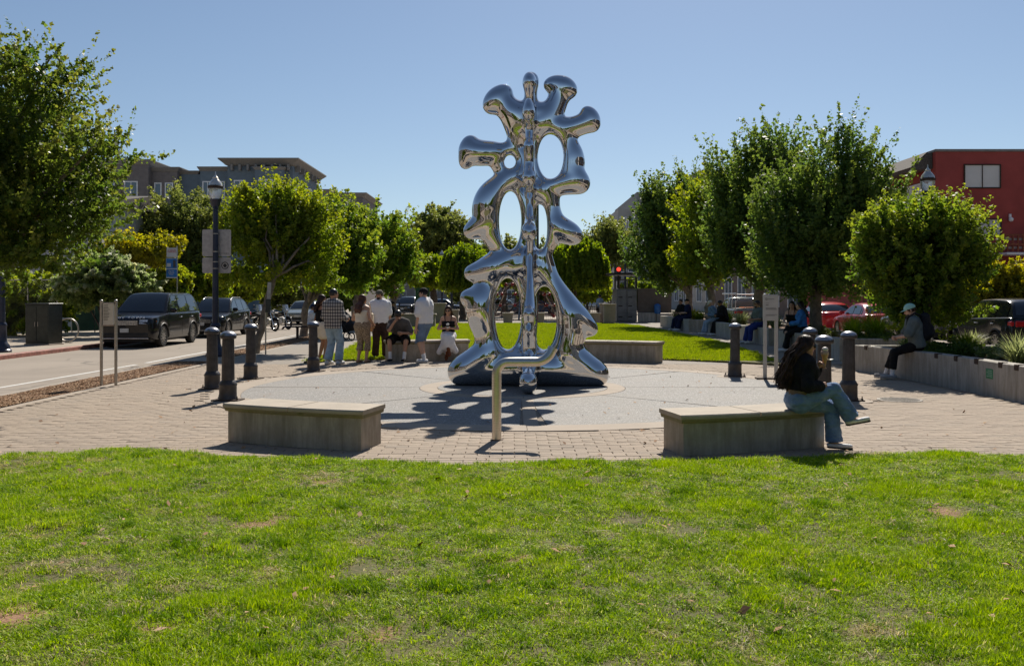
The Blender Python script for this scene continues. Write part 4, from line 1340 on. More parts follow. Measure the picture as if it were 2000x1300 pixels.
def EP(px, py, d, rx, ry, rd=None):
    """crown ellipsoid from a photo position and radii in photo pixels at depth d"""
    p = P(px, py, d); s = d / FPX
    return (p.x, p.y, p.z, rx * s, (rd if rd else rx * s), ry * s)

# big foreground tree whose branches reach in from the left
nd = 13.0
tree('street_tree', 'large tree reaching in from the left edge with small dark glossy leaves', (-8.0, 12.9, -0.03), (-7.8, 12.9, 1.9),
     [EP(-20, 200, nd, 125, 80, 1.2), EP(85, 125, nd, 55, 30, .6), EP(20, 310, nd, 150, 55, 1.3), EP(150, 300, nd, 95, 36, .8), EP(30, 400, nd, 160, 70, 1.3), EP(50, 475, nd, 120, 38, 1.0), EP(215, 285, nd, 55, 14, .4), EP(150, 380, nd, 70, 40, .7), EP(-80, 330, nd, 130, 150, 1.5)], 0.13, 101,
     'leaf_near', n_sh=1650, n_lf=27, leaf=0.064, sl=(0.3, 0.75), sr=0.08, upw=0.25, bias=0.4, group='trees along the left street')
# row on the left of the park
tree('street_tree', 'yellow green tree with a leaning pale trunk behind the lamp post', (G(497, 690).x, 25.5, -0.03), tuple(P(537, 530, 25.6)),
     [EP(545, 450, 26.6, 75, 82), EP(490, 455, 26.6, 62, 70), EP(600, 450, 26.6, 58, 70), EP(545, 412, 26.6, 64, 40), EP(520, 530, 26.6, 75, 40), EP(620, 520, 26.6, 45, 40)], 0.10, 111, 'leaf_yellow', n_sh=620, n_lf=36, leaf=0.10, sl=(0.3, 0.75), upw=0.7, sr=0.17, group='trees along the left street')
tree('street_tree', 'full green tree right of the leaning trunk, above the standing couple', (P(594, 640, 36).x, 36, 0), tuple(P(600, 590, 36)),
     [EP(650, 470, 36, 66, 78), EP(610, 520, 36, 50, 48), EP(690, 500, 36, 48, 60), EP(660, 545, 36, 60, 30)], 0.15, 121, 'leaf', n_sh=520, n_lf=34, leaf=0.14, sl=(0.4, 0.9), sr=0.2, group='trees along the left street')
tree('street_tree', 'green tree behind the man in the brown trousers', (P(690, 620, 46).x, 46, 0), tuple(P(694, 585, 46)),
     [EP(735, 480, 46, 58, 72), EP(705, 530, 46, 42, 45), EP(775, 525, 46, 38, 45)], 0.16, 131, 'leaf', n_sh=430, n_lf=32, leaf=0.17, sl=(0.5, 1.1), sr=0.25, group='trees along the left street')
tree('street_tree', 'small yellow green tree closing the left row', (P(770, 615, 56).x, 56, 0), tuple(P(770, 585, 56)),
     [EP(785, 520, 56, 35, 38), EP(752, 540, 56, 34, 30)], 0.14, 141, 'leaf_yellow', n_sh=220, n_lf=30, leaf=0.2, sl=(0.5, 1.0), sr=0.28, group='trees along the left street')
tree('street_tree', 'dark rounded tree across the left street before the apartments', (P(350, 577, 52).x, 52, -0.1), tuple(P(352, 520, 52)),
     [EP(360, 430, 52, 62, 62), EP(305, 455, 52, 45, 38), EP(405, 450, 52, 50, 60), EP(360, 490, 52, 70, 35)], 0.2, 151, 'leaf_olive', 'bark_dark', n_sh=460, n_lf=34, leaf=0.18, sl=(0.4, 0.9), sr=0.3, upw=.3, group='trees along the left street')
# right row in the planters
def rt(label, d, px, fork_py, ells, seed, mat='leaf_dark', **kw):
    b = P(px, 577, d); fk = P(px + 2, fork_py, d)
    return tree('planter_tree', label, (b.x, d, 0.35), (fk.x, d, fk.z), ells, kw.pop('tr', 0.15), seed, mat, group='trees in the planters', **kw)
rt('low round dense tree at the right before the red building', 19.0, 1808, 610, [EP(1800, 490, 19, 98, 92), EP(1748, 475, 19, 55, 66), EP(1855, 492, 19, 55, 66), EP(1800, 430, 19, 74, 42), EP(1800, 570, 19, 80, 55), EP(1805, 610, 19, 60, 34)], 201, 'leaf', n_sh=900, n_lf=34, leaf=0.085, sl=(0.25, 0.6), sr=0.13, upw=0.55, tr=0.09)
rt('broad dark tree with a mottled pale trunk behind the two seated women', 26.5, 1592, 575, [EP(1600, 430, 26.5, 100, 110), EP(1660, 410, 26.5, 75, 90), EP(1560, 480, 26.5, 85, 70), EP(1690, 350, 26.5, 45, 60), EP(1630, 320, 26.5, 60, 60), EP(1620, 540, 26.5, 110, 48), EP(1550, 420, 26.5, 70, 60)], 211, n_sh=900, n_lf=34, leaf=0.11, sl=(0.5, 1.25), sr=0.17, upw=1.0, tr=0.19)
rt('tallest spiky dark tree in the middle of the right row', 33.5, 1480, 555, [EP(1500, 430, 33.5, 92, 108), EP(1450, 370, 33.5, 52, 85), EP(1512, 325, 33.5, 58, 52), EP(1440, 480, 33.5, 62, 62), EP(1540, 510, 33.5, 70, 55), EP(1430, 430, 33.5, 50, 60)], 221, n_sh=780, n_lf=34, leaf=0.13, sl=(0.6, 1.5), sr=0.19, upw=1.1, tr=0.2)
rt('yellowish slender tree left of the tallest tree', 41, 1385, 565, [EP(1390, 440, 41, 50, 95), EP(1375, 520, 41, 50, 45), EP(1410, 375, 41, 34, 45)], 231, 'leaf_yellow', n_sh=380, n_lf=34, leaf=0.15, sl=(0.6, 1.3), sr=0.22, upw=1.0, tr=0.2)
rt('dark narrow tree at the far end of the right row', 47, 1345, 575, [EP(1312, 440, 47, 56, 95), EP(1272, 480, 47, 42, 70), EP(1345, 405, 47, 36, 62), EP(1290, 410, 47, 30, 50), EP(1320, 530, 47, 55, 36)], 241, n_sh=430, n_lf=34, leaf=0.16, sl=(0.6, 1.4), sr=0.24, upw=1.0, tr=0.2)
# far trees
def far(label, d, px, foot, ells, seed, mat, name='park_tree', **kw):
    b = P(px, 577, d); fk = P(px, foot, d)
    return tree(name, label, (b.x, d, 0), (fk.x, d, fk.z), ells, kw.pop('tr', 0.2), seed, mat, 'bark_dark', group='distant park trees', **kw)
far('tall feathery olive tree left of the sculpture in the distance', 84, 850, 530, [EP(855, 460, 84, 45, 42), EP(825, 470, 84, 30, 32), EP(890, 470, 84, 32, 35), EP(850, 430, 84, 28, 20), EP(850, 510, 84, 50, 20)], 301, 'leaf_olive', n_sh=420, n_lf=30, leaf=0.26, sl=(0.8, 1.8), sr=0.4, upw=0.5, style='side')
far('feathery olive tree right of the sculpture in the distance', 95, 1190, 530, [EP(1190, 470, 95, 30, 34), EP(1170, 490, 95, 26, 26), EP(1210, 500, 95, 24, 26)], 311, 'leaf_olive', n_sh=300, n_lf=30, leaf=0.28, sl=(0.8, 1.8), sr=0.45, upw=0.6)
far('dark tree seen through the sculpture', 100, 1010, 540, [EP(1000, 500, 100, 40, 25), EP(1060, 500, 100, 40, 26), EP(960, 500, 100, 40, 30)], 316, 'leaf_olive', n_sh=300, n_lf=30, leaf=0.28, sl=(0.6, 1.3), sr=0.45, upw=0.6)
far('drooping light green tree left of the pair of lamps', 66, 845, 560, [EP(842, 520, 66, 36, 24)], 321, 'leaf_weep', 'weeping_tree', n_sh=330, n_lf=44, leaf=0.2, style='weep', sl=(0.6, 1.3), sr=0.13, zmin=2.1)
far('drooping light green tree directly left of the sculpture', 62, 903, 560, [EP(912, 515, 62, 46, 40)], 331, 'leaf_weep', 'weeping_tree', n_sh=430, n_lf=46, leaf=0.19, style='weep', sl=(0.7, 1.6), sr=0.13, zmin=2.0)
far('broad drooping light green tree right of the sculpture', 60, 1120, 565, [EP(1132, 505, 60, 52, 42), EP(1090, 515, 60, 35, 36)], 341, 'leaf_weep', 'weeping_tree', n_sh=620, n_lf=46, leaf=0.19, style='weep', sl=(0.7, 1.7), sr=0.13, zmin=2.0)
far('small drooping tree seen through the sculpture', 70, 985, 565, [EP(985, 520, 70, 40, 30)], 346, 'leaf_weep', 'weeping_tree', n_sh=330, n_lf=40, leaf=0.2, style='weep', sl=(0.6, 1.3), sr=0.13, zmin=2.3)

def shrub(label, d, ells, seed, mat, n_sh, n_lf, leaf, zb=-0.07, name='shrub', group=None, stem=True, **kw):
    c = ells[0]; o = thing(name, label, 'shrub', (c[0], c[1], zb), group=group)
    E = [(e[0] - c[0], e[1] - c[1], e[2] - zb) + tuple(e[3:]) for e in ells]
    if stem:
        r = np.random.default_rng(seed); mb = MB()
        for k in range(5):
            e = E[k % len(E)]; mb.tube(wiggle((r.normal(0, .08), r.normal(0, .08), -0.02), (e[0] + r.normal(0, e[3] * .3), e[1], e[2]), 5, .05, r), [.05, .045, .035, .025, .012], 6)
        mb.build('stems', M['bark_dark'], o, 60)
    leaves('foliage', M[mat], o, E, n_sh, n_lf, leaf, seed + 1, **kw)
    return o
shrub('wide pale flowering shrub beside the large black parked car', 37, [EP(205, 550, 37, 78, 48), EP(150, 560, 37, 45, 42), EP(260, 560, 37, 42, 38), EP(200, 515, 37, 50, 25)], 401, 'leaf_pale', 520, 40, 0.13, sl=(0.2, 0.5), sr=0.14, style='ball')
shrub('bright yellow shrub above the pale flowering one', 43, [EP(265, 490, 43, 55, 22), EP(310, 490, 43, 40, 22), EP(225, 490, 43, 35, 20)], 411, 'leaf_gold', 260, 34, 0.15, sl=(0.3, 0.7), sr=0.2, upw=.6)
for k, (px, py, rx, ry, d, lab, mt) in enumerate([(330, 550, 40, 30, 46, 'clipped green hedge below the parking sign', 'leaf_yellow'), (400, 550, 48, 32, 50, 'leafy hedge behind the second black car', 'leaf_weep'), (470, 555, 42, 32, 56, 'hedge between the lamp post and the leaning trunk', 'leaf_yellow'), (75, 590, 70, 60, 38.6, 'climbing greenery behind the chain-link fence', 'leaf_yellow'), (0, 590, 60, 65, 38.8, 'greenery behind the fence at the left edge', 'leaf_yellow'), (560, 575, 50, 24, 64, 'low dark hedge behind the motorcycles', 'leaf_olive'), (660, 580, 50, 16, 75, 'low dark hedge behind the standing group', 'leaf_dark')]):
    shrub(lab, d, [EP(px, py, d, rx, ry), EP(px + rx * .4, py + 8, d, rx * .6, ry * .8), EP(px - rx * .4, py + 8, d, rx * .6, ry * .8)], 420 + 3 * k, mt, 260, 34, 0.004 * d, style='ball', sl=(.2, .5), sr=.2, name='hedge')
shrub('yellow and green shrub at the right edge before the red building', 33, [EP(1975, 552, 33, 60, 36), EP(1930, 570, 33, 35, 25), EP(2040, 560, 33, 50, 40)], 451, 'leaf_gold', 420, 34, 0.13, sl=(0.3, 0.6), sr=0.18, upw=.4, zb=-.07)
shrub('dark undergrowth below the yellow shrub at the right edge', 34, [EP(1960, 600, 34, 70, 30), EP(2050, 600, 34, 60, 30)], 456, 'leaf_olive', 260, 34, 0.13, sl=(0.3, 0.6), sr=0.18, upw=.4, zb=-.07)
for k, (px, d, rx, ry, mt, lab) in enumerate([(1250, 90, 40, 22, 'leaf_weep', 'low green shrub right of the traffic signal'), (1150, 78, 40, 10, 'leaf_weep', 'low shrub below the broad drooping tree'), (920, 92, 50, 14, 'leaf_olive', 'low shrub in the distance left of the sculpture'), (1060, 92, 50, 14, 'leaf_olive', 'low shrub in the distance behind the climbing net')]):
    shrub(lab, d, [EP(px, 575 - ry * .3, d, rx, ry)], 470 + 3 * k, mt, 160, 30, 0.28, sl=(.4, .8), sr=.3, style='ball', zb=0)

# ------------------------------------------------------------------ people
def skinmat(name, c):
    t = NT(name); v = t.coord('Object')
    t.set(t.ramp(t.noise(v, 25, 4), [(0.3, tuple(x * .9 for x in c)), (0.7, tuple(min(1, x * 1.08) for x in c))]), 0.5, spec=0.35)
    t.b.inputs['Subsurface Weight'].default_value = 0.08; t.b.inputs['Subsurface Radius'].default_value = (0.02, 0.008, 0.004)
    return t.m
SK = {'light': skinmat('skin_light', (0.62, 0.38, 0.27)), 'tan': skinmat('skin_tan', (0.52, 0.29, 0.185)), 'brown': skinmat('skin_brown', (0.38, 0.20, 0.12))}
def cloth(name, c, var=0.1, rough=0.85):
    t = NT(name); v = t.coord('Object')
    f = t.noise(v, 9, 4, 0.6); g = t.noise(v, 160, 2)
    col = t.ramp(f, [(0.3, tuple(x * (1 - 1.3 * var) for x in c)), (0.7, tuple(min(1, x * (1 + 1.3 * var)) for x in c))])
    t.set(col, rough, spec=0.2); h = t.math('ADD', t.math('MULTIPLY', f, 3.0), g); t.bump(h, 0.7, 0.016)
    return t.m
CL = {k: cloth('cloth_' + k, c, v) for k, (c, v) in {
    'white': ((0.88, 0.87, 0.88), .03), 'black': ((0.012, 0.012, 0.013), .3), 'denim': ((0.16, 0.25, 0.37), .3), 'denim_light': ((0.36, 0.50, 0.62), .2), 'denim_dark': ((0.03, 0.045, 0.09), .25),
    'brown': ((0.055, 0.03, 0.022), .2), 'grey': ((0.11, 0.10, 0.095), .15), 'slate': ((0.15, 0.18, 0.175), .15), 'blue_short': ((0.17, 0.25, 0.39), .15), 'cream': ((0.80, 0.71, 0.58), .05), 'mint': ((0.45, 0.78, 0.68), .06),
    'navy': ((0.015, 0.02, 0.06), .2), 'bright_blue': ((0.05, 0.20, 0.50), .25), 'olive': ((0.16, 0.145, 0.105), .2), 'pale_blue': ((0.36, 0.45, 0.58), .15), 'royal': ((0.03, 0.05, 0.22), .2), 'taupe': ((0.22, 0.17, 0.14), .1), 'boot': ((0.20, 0.065, 0.025), .25), 'sock': ((0.86, 0.85, 0.85), .03), 'shoe_white': ((0.82, 0.81, 0.79), .05), 'shoe_grey': ((0.36, 0.36, 0.36), .25), 'sole': ((0.7, 0.68, 0.62), .05), 'sandal': ((0.35, 0.22, 0.13), .1)}.items()}
HAIR = {'black': simple('hair_black', (0.012, 0.009, 0.008), 0.4, var=.3, scale=30), 'brown': simple('hair_brown', (0.035, 0.017, 0.010), 0.5, var=.5, scale=14, spec=.25), 'auburn': simple('hair_auburn', (0.085, 0.034, 0.018), 0.5, var=.45, scale=14, spec=.25)}
# plaid and leopard prints
t = NT('cloth_plaid'); v = t.coord('Object')
sx = t.n('ShaderNodeSeparateXYZ'); t.l(v, sx.inputs[0])
def band(o, f, off=0.0): return t.math('GREATER_THAN', t.math('SINE', t.math('ADD', t.math('MULTIPLY', o, f), off)), 0.35)
bx_, bz_ = band(t.math('ADD', sx.outputs[0], t.math('MULTIPLY', sx.outputs[1], 0.6)), 95.0), band(sx.outputs[2], 85.0)
m = t.math('MULTIPLY', t.math('ADD', bx_, bz_), 0.5)
t.set(t.ramp(m, [(0.0, (0.46, 0.43, 0.39)), (0.5, (0.14, 0.135, 0.14)), (1.0, (0.015, 0.015, 0.02))]), 0.9); CL['plaid'] = t.m
t = NT('cloth_leopard'); v = t.coord('Object'); vo = t.n('ShaderNodeTexVoronoi', feature='F1'); vo.inputs['Scale'].default_value = 42; t.l(v, vo.inputs[0])
t.set(t.ramp(vo.outputs['Distance'], [(0.18, (0.06, 0.035, 0.02)), (0.36, (0.10, 0.06, 0.035)), (0.46, (0.36, 0.26, 0.17))]), 0.85); CL['leopard'] = t.m
# torn denim
t = NT('cloth_torn_denim'); v = t.coord('Object'); f = t.noise(v, 7, 5, .6)
c = t.ramp(f, [(0.25, (0.13, 0.23, 0.42)), (0.55, (0.25, 0.39, 0.64)), (0.8, (0.46, 0.57, 0.76))]); t.set(c, 0.9); t.bump(t.math('ADD', t.math('MULTIPLY', t.noise(t.coord('Object', (1, 1, 2.2)), 9, 3, .5), 5.0), t.noise(v, 200, 2)), 0.9, 0.02); CL['torn_denim'] = t.m
M['glasses'] = simple('dark_glasses', (0.012, 0.011, 0.012), 0.12)
M['lip'] = simple('lip', (0.30, 0.10, 0.085), 0.5)

def ik(a, t, l1, l2, pole):
    a = Vector(a); t = Vector(t); d = t - a; L = min(d.length, (l1 + l2) * 0.999); d.normalize(); t = a + d * L
    x = (l1 * l1 - l2 * l2 + L * L) / (2 * L); h = math.sqrt(max(l1 * l1 - x * x, 0))
    p = Vector(pole) - d * Vector(pole).dot(d); p.normalize()
    return a + d * x + p * h, t

def person(label, loc, rz=0.0, H=1.72, pelvis=None, spine=(0, 0, 1), twist=0.0, head=(0, 1, 0), hup=(0, 0, 1), hands=None, feet=None, elbow=None, knee=None, curl=(0.35, 0.35),
           skin='tan', female=False, outfit=(), hair=None, cap=None, glasses=False, beard=False, h=0.02, build=1.0, toe=None, palm=None, group='people in the park'):
    s = H / 1.72
    o = thing('person', label, 'person', loc, rz, group)
    V = Vector
    Pv = V(pelvis) if pelvis else V((0, 0, 0.90 * s))
    sp = V(spine).normalized(); rt = V((math.cos(twist), math.sin(twist), 0)); rt = (rt - sp * rt.dot(sp)).normalized(); fw = sp.cross(rt) * 1.0
    rtP = V((1, 0, 0))
    C = Pv + sp * 0.37 * s; N = Pv + sp * 0.52 * s + fw * 0.0; sw = (0.15 if female else 0.175) * s * (0.5 + build / 2)
    sh = [C + sp * 0.068 * s - rt * sw, C + sp * 0.068 * s + rt * sw]          # left, right
    hw = 0.085 * s
    hip = [Pv - rtP * hw, Pv + rtP * hw]
    hf = V(head).normalized(); hu = (V(hup) - hf * V(hup).dot(hf)).normalized(); hr = hf.cross(hu)
    Hc = N + (sp * 0.4 + V((0, 0, 0.6))).normalized() * 0.135 * s + hf * 0.025 * s
    RH = np.array([[hr.x, hf.x, hu.x], [hr.y, hf.y, hu.y], [hr.z, hf.z, hu.z]])
    if feet is None: feet = [(-0.10, 0.0, 0.075), (0.10, 0.02, 0.075)]
    if hands is None: hands = [(-0.26, 0.06, 0.80 * s), (0.26, 0.06, 0.80 * s)]
    elbow = elbow or [(-0.3, -1, -0.2), (0.3, -1, -0.2)]; knee = knee or [(0, 1, 0.1), (0, 1, 0.1)]
    kn = []; an = []; el = []; wr = []
    for i in (0, 1):
        a, b = ik(hip[i], feet[i], 0.43 * s, 0.425 * s, knee[i]); kn.append(a); an.append(b)
        a, b = ik(sh[i], hands[i], 0.285 * s, 0.255 * s, elbow[i]); el.append(a); wr.append(b)
    toe = toe or [(0, 1, 0), (0, 1, 0)]
    allp = [Pv, C, N, Hc] + sh + hip + kn + an + el + wr
    lo = [min(p[i] for p in allp) - 0.28 for i in range(3)]; hi = [max(p[i] for p in allp) + 0.28 for i in range(3)]
    lo[2] = min(lo[2], -0.05)
    F = lambda: Field(lo, hi, h)
    b = build
    Wm = Pv + sp * 0.19 * s
    ra = ((0.120, 0.098, 0.112) if female else (0.115, 0.112, 0.122)); ra = [x * s * b for x in ra]
    tw = (0.055 * s * b, 0.040 * s * b if female else 0.058 * s * b, 0.062 * s * b)
    def torso(f, g=0.0, lower=0.0):
        for q in (-1, 1):
            f.chain([Pv - sp * lower + rtP * q * tw[0], Wm + rt * q * tw[1], C + rt * q * tw[2], C + sp * 0.07 * s + rt * q * tw[2]], [ra[0] + g, ra[1] + g, ra[2] + g, ra[2] * 0.8 + g], k=0.03 * s)
        if female:
            for q in (-1, 1): f.ell(C + fw * 0.095 * s + rt * q * 0.07 * s - sp * .03 * s, [x * s + g for x in (0.062, 0.055, 0.06)], k=0.04)
        f.cone(sh[0], sh[1], 0.056 * s * b + g, k=0.045 * s)
        for q in (0, 1): f.cone(N - sp * .045 * s, sh[q].lerp(N, .25) , 0.042 * s + g * .6, 0.04 * s + g * .6, k=0.04 * s)
    def arm(f, i, g=0.0, t0=0.0, t1=2.0, flare=0.0):
        pts = [sh[i], el[i], wr[i]]; rr = [(0.052 if not female else 0.043) * s * b, 0.039 * s * b, 0.027 * s]
        if t1 <= 1: f.cone(sh[i], sh[i].lerp(el[i], t1), rr[0] + g, rr[0] + (rr[1] - rr[0]) * t1 + g + flare, k=0.025)
        else:
            f.cone(sh[i], el[i], rr[0] + g, rr[1] + g, k=0.025); f.cone(el[i], el[i].lerp(wr[i], t1 - 1), rr[1] + g, rr[1] + (rr[2] - rr[1]) * (t1 - 1) + g + flare, k=0.02)
    def leg(f, i, g=0.0, t1=2.0, flare=0.0, k=0.02):
        rr = [(0.098 if female else 0.088) * s * b, 0.056 * s, 0.036 * s]
        if t1 <= 1: f.cone(hip[i], hip[i].lerp(kn[i], t1), rr[0] + g, rr[0] + (rr[1] - rr[0]) * t1 + g + flare, k=k)
        else:
            f.cone(hip[i], kn[i], rr[0] + g, rr[1] + g, k=k)
            cf = kn[i].lerp(an[i], 0.3)
            e = kn[i].lerp(an[i], t1 - 1)
            f.cone(kn[i], e, rr[1] + g, (rr[1] + (rr[2] - rr[1]) * (t1 - 1)) + g + flare, k=k)
            if flare == 0 and t1 > 1.5:
                bk = (an[i] - kn[i]).normalized(); dirb = V(knee[i]); dirb = (dirb - bk * dirb.dot(bk)).normalized()
                f.cone(kn[i].lerp(an[i], .15) - dirb * .012, cf.lerp(an[i], .25) - dirb * .012, 0.046 * s + g, 0.036 * s + g, k=0.03)
    # ---- body
    f = F(); torso(f)
    f.cone(N - sp * 0.03, Hc - hu * 0.05 - hf * .012, 0.056 * s, 0.05 * s, k=0.03)
    f.ell(Hc + hu * 0.012 * s, (0.074 * s, 0.094 * s, 0.105 * s), RH, k=0.02)
    f.cone(Hc - hu * 0.035 * s + hf * 0.03 * s, Hc - hu * 0.088 * s + hf * 0.062 * s, 0.054 * s, 0.030 * s, k=0.03)
    hh = min(h, 0.012)
    for i in (0, 1): arm(f, i); leg(f, i)
    ft = []
    for i in (0, 1):
        td = V(toe[i]).normalized(); heel = an[i] - td * 0.035 * s - V((0, 0, 1)) * 0.0
        down = V((0, 0, -1)); down = (down - td * down.dot(td)).normalized()
        tip = an[i] + td * 0.155 * s + down * 0.045 * s; hl = an[i] - td * 0.04 * s + down * 0.035 * s
        ft.append((hl, tip, td, down))
        f.cone(hl, tip, 0.036 * s, 0.028 * s, k=0.03)
    for i in (0, 1):
        d = (wr[i] - el[i]).normalized()
        f.cone(wr[i], wr[i] + d * 0.07 * s, 0.026 * s, 0.033 * s, k=0.02)
    v, q = f.nets()
    # fingers, nose, ears appended to the same mesh
    mb = MB()
    for i in (0, 1):
        d = (wr[i] - el[i]).normalized(); pn = V(palm[i]) if palm and palm[i] else V((0, 0, 0)) - V(hands[i]) + V((0, hands[i][1], hands[i][2]))
        pn = pn - d * pn.dot(d); pn = pn.normalized() if pn.length > .01 else d.orthogonal().normalized()
        sd = d.cross(pn)
        for j, (off, ln) in enumerate(((-0.030, 0.85), (-0.010, 1.0), (0.011, 1.05), (0.031, 0.9))):
            p = wr[i] + d * 0.085 * s + sd * off * s; dr = d.copy(); pts = [p - d * .03, p]; a = curl[i] * (0.8 + 0.1 * j)
            for ls in (0.040, 0.027, 0.021):
                dr = (dr * math.cos(a) + pn * math.sin(a)).normalized() if ls == .040 else (Matrix.Rotation(a, 3, sd) @ dr if (Matrix.Rotation(a, 3, sd) @ d).dot(pn) > 0 else Matrix.Rotation(-a, 3, sd) @ dr)
                p = p + dr * ls * ln * s; pts.append(p)
            mb.tube(pts, [0.0095 * s, 0.0095 * s, 0.009 * s, 0.008 * s, 0.0045 * s], 6, cap=False)
        sgn = 1 if i == 0 else -1
        td = (d * 0.75 + sd * sgn * 0.6 + pn * (0.2 + 0.5 * curl[i])).normalized(); p = wr[i] + d * 0.03 * s + sd * sgn * 0.026 * s
        mb.tube([p - td * .01, p + td * .03 * s, p + td * .055 * s + pn * .008, p + td * .072 * s + pn * .018], [.012 * s, .0115 * s, .010 * s, .005 * s], 6, cap=False)
    nb = Hc + hf * 0.085 * s; 
    mb.tube([nb + hu * .03 * s - hf * .006, nb + hf * .008 * s, nb - hu * .022 * s + hf * .020 * s, nb - hu * .034 * s + hf * .004 * s], [.006 * s, .010 * s, .015 * s, .008 * s], 8, cap=False)
    for q_ in (-1, 1):
        e0 = Hc + hr * q_ * 0.073 * s - hf * .004 - hu * .004
        mb.tube([e0 + hu * .026 * s, e0 + hu * .024 * s + hr * q_ * .010 - hf * .008, e0 + hr * q_ * .012 - hf * .010, e0 - hu * .026 * s + hr * q_ * .004], [.006, .010, .011, .006], 6, cap=False)
    if len(mb.f):
        vv = np.array([tuple(p) for p in mb.v]); qq = np.array(mb.f); v, q = np.vstack([v, vv]), np.vstack([q, qq + len(v)])
    np_mesh('body', v, q, SK[skin], o, smooth=True)
    # ---- face
    if not glasses:
        for q_ in (-1, 1):
            mb = MB(); mb.sphere(Hc + hf * 0.083 * s + hr * q_ * 0.030 * s + hu * 0.010 * s, (0.011 * s, .011 * s, .008 * s), 8, 6); mb.build('eye', M['ink'], o, 180)
            mb = MB(); mb.tube([Hc + hf * .090 * s + hr * q_ * .014 * s + hu * .027 * s, Hc + hf * .085 * s + hr * q_ * .044 * s + hu * .028 * s], .004, 5); mb.build('eyebrow', HAIR['black'], o)
    else:
        mb = MB()
        for q_ in (-1, 1):
            c = Hc + hf * .094 * s + hr * q_ * .032 * s + hu * .010 * s
            mb.tube([c - hf * .004, c + hf * .006], [.025 * s, .025 * s], 10); mb.tube([c + hr * q_ * .022, Hc + hr * q_ * .08 * s - hf * .0 + hu * .014], .004, 5)
        mb.tube([Hc + hf * .1 * s + hr * .012 + hu * .014 * s, Hc + hf * .1 * s - hr * .012 + hu * .014 * s], .004, 5)
        mb.build('sunglasses', M['glasses'], o, 40)
    mb = MB(); mb.tube([Hc + hf * .088 * s - hr * .022 * s - hu * .055 * s, Hc + hf * .096 * s - hu * .054 * s, Hc + hf * .088 * s + hr * .022 * s - hu * .055 * s], [.003, .0065, .003], 6); mb.build('mouth', M['lip'], o, 60)
    if beard:
        f = F(); f.cone(Hc - hu * 0.045 * s + hf * 0.035 * s, Hc - hu * 0.095 * s + hf * 0.062 * s, 0.058 * s, 0.036 * s, k=0.02); f.ell(Hc + hf * .07 * s - hu * .0 * s, (.07 * s, .06 * s, .05 * s), RH, k=0.01, op='sub')
        f.cut(Hc - hu * .03 * s, hu); f.mesh('beard', HAIR['black'], o, proj=0)
    # ---- hair
    if hair:
        hc, style = hair; f = F()
        g = 0.012 if style != 'buzz' else 0.004
        f.ell(Hc + hu * 0.022 * s - hf * 0.012 * s, ((0.077 + g) * s, (0.096 + g) * s, (0.104 + g) * s), RH, k=0.01)
        f.cut(Hc + hf * 0.062 * s + hu * 0.03 * s, (hf * 1.0 - hu * 0.75)); 
        if style in ('short', 'buzz'): f.cut(Hc - hu * 0.035 * s, -hu)
        if cap: f.cut(Hc + hu * 0.036 * s, hu)
        if style in ('long', 'vlong'):
            L_ = 0.30 if style == 'long' else 0.50
            bk = (-hf * .8 + V((0, 0, 0))).normalized()
            for q_ in (-1, -.35, .35, 1):
                p0 = Hc - hf * (.05 if abs(q_) < 1 else .005) * s + hr * q_ * 0.062 * s + hu * .0
                pm = N - hf * .075 * s + hr * q_ * 0.085 * s - fw * 0.035
                pe = pm - sp * (L_ - .12 + .03 * abs(q_)) * s - fw * 0.075 * s + hr * q_ * .015
                f.chain([p0, pm, pm.lerp(pe, .55), pe], [0.042 * s, 0.045 * s, 0.043 * s, 0.016 * s], k=0.025)
        f.mesh('hair', HAIR[hc], o, proj=0)
        if style in ('long', 'vlong') and h < .016:
            mb = MB(); rr_ = random.Random(5)
            for _ in range(420):
                q_ = rr_.uniform(-1.0, 1.0); sgn = 1 if q_ > 0 else -1; fr = rr_.uniform(-.6, .85)
                p0 = Hc + hu * .128 * s - hf * (.02 - fr * .05) * s + hr * sgn * .008
                p1 = Hc + hr * sgn * .094 * s * (1 - abs(fr) * .12) + hf * (fr * .055 - .02) * s + hu * (.03 + .02 * rr_.random())
                if abs(q_) < .4: p1 = Hc - hf * .112 * s + hr * q_ * .12 * s + hu * .03
                pm = N - hf * (.085 + .03 * rr_.random()) * s + hr * q_ * .115 * s - fw * .045 + V((rr_.gauss(0, .014), rr_.gauss(0, .014), .03))
                pe = pm - sp * (L_ - .12 + rr_.uniform(-.10, .08)) * s - fw * (.075 + rr_.uniform(-.05, .04)) * s + hr * q_ * .02
                ps = [p0, p0.lerp(p1, .5) + (p0.lerp(p1, .5) - Hc).normalized() * .022, p1]
                for tt in (.35, .7): ps.append(p1.lerp(pm, tt) + V((rr_.gauss(0, .006), rr_.gauss(0, .006), 0)))
                ph_ = rr_.uniform(0, 6)
                for tt in (0, .2, .4, .6, .8, 1): ps.append(pm.lerp(pe, tt) + V((.013 * math.sin(ph_ + tt * 9), .013 * math.cos(ph_ + tt * 9), 0)))
                mb.tube(ps, [.004, .006, .0065, .0065, .0065, .0065, .0065, .006, .005, .004, .002], 4, cap=False)
            ho = mb.build('loose_hair_strands', HAIR[hc], o, 180); ho['kind'] = 'stuff'
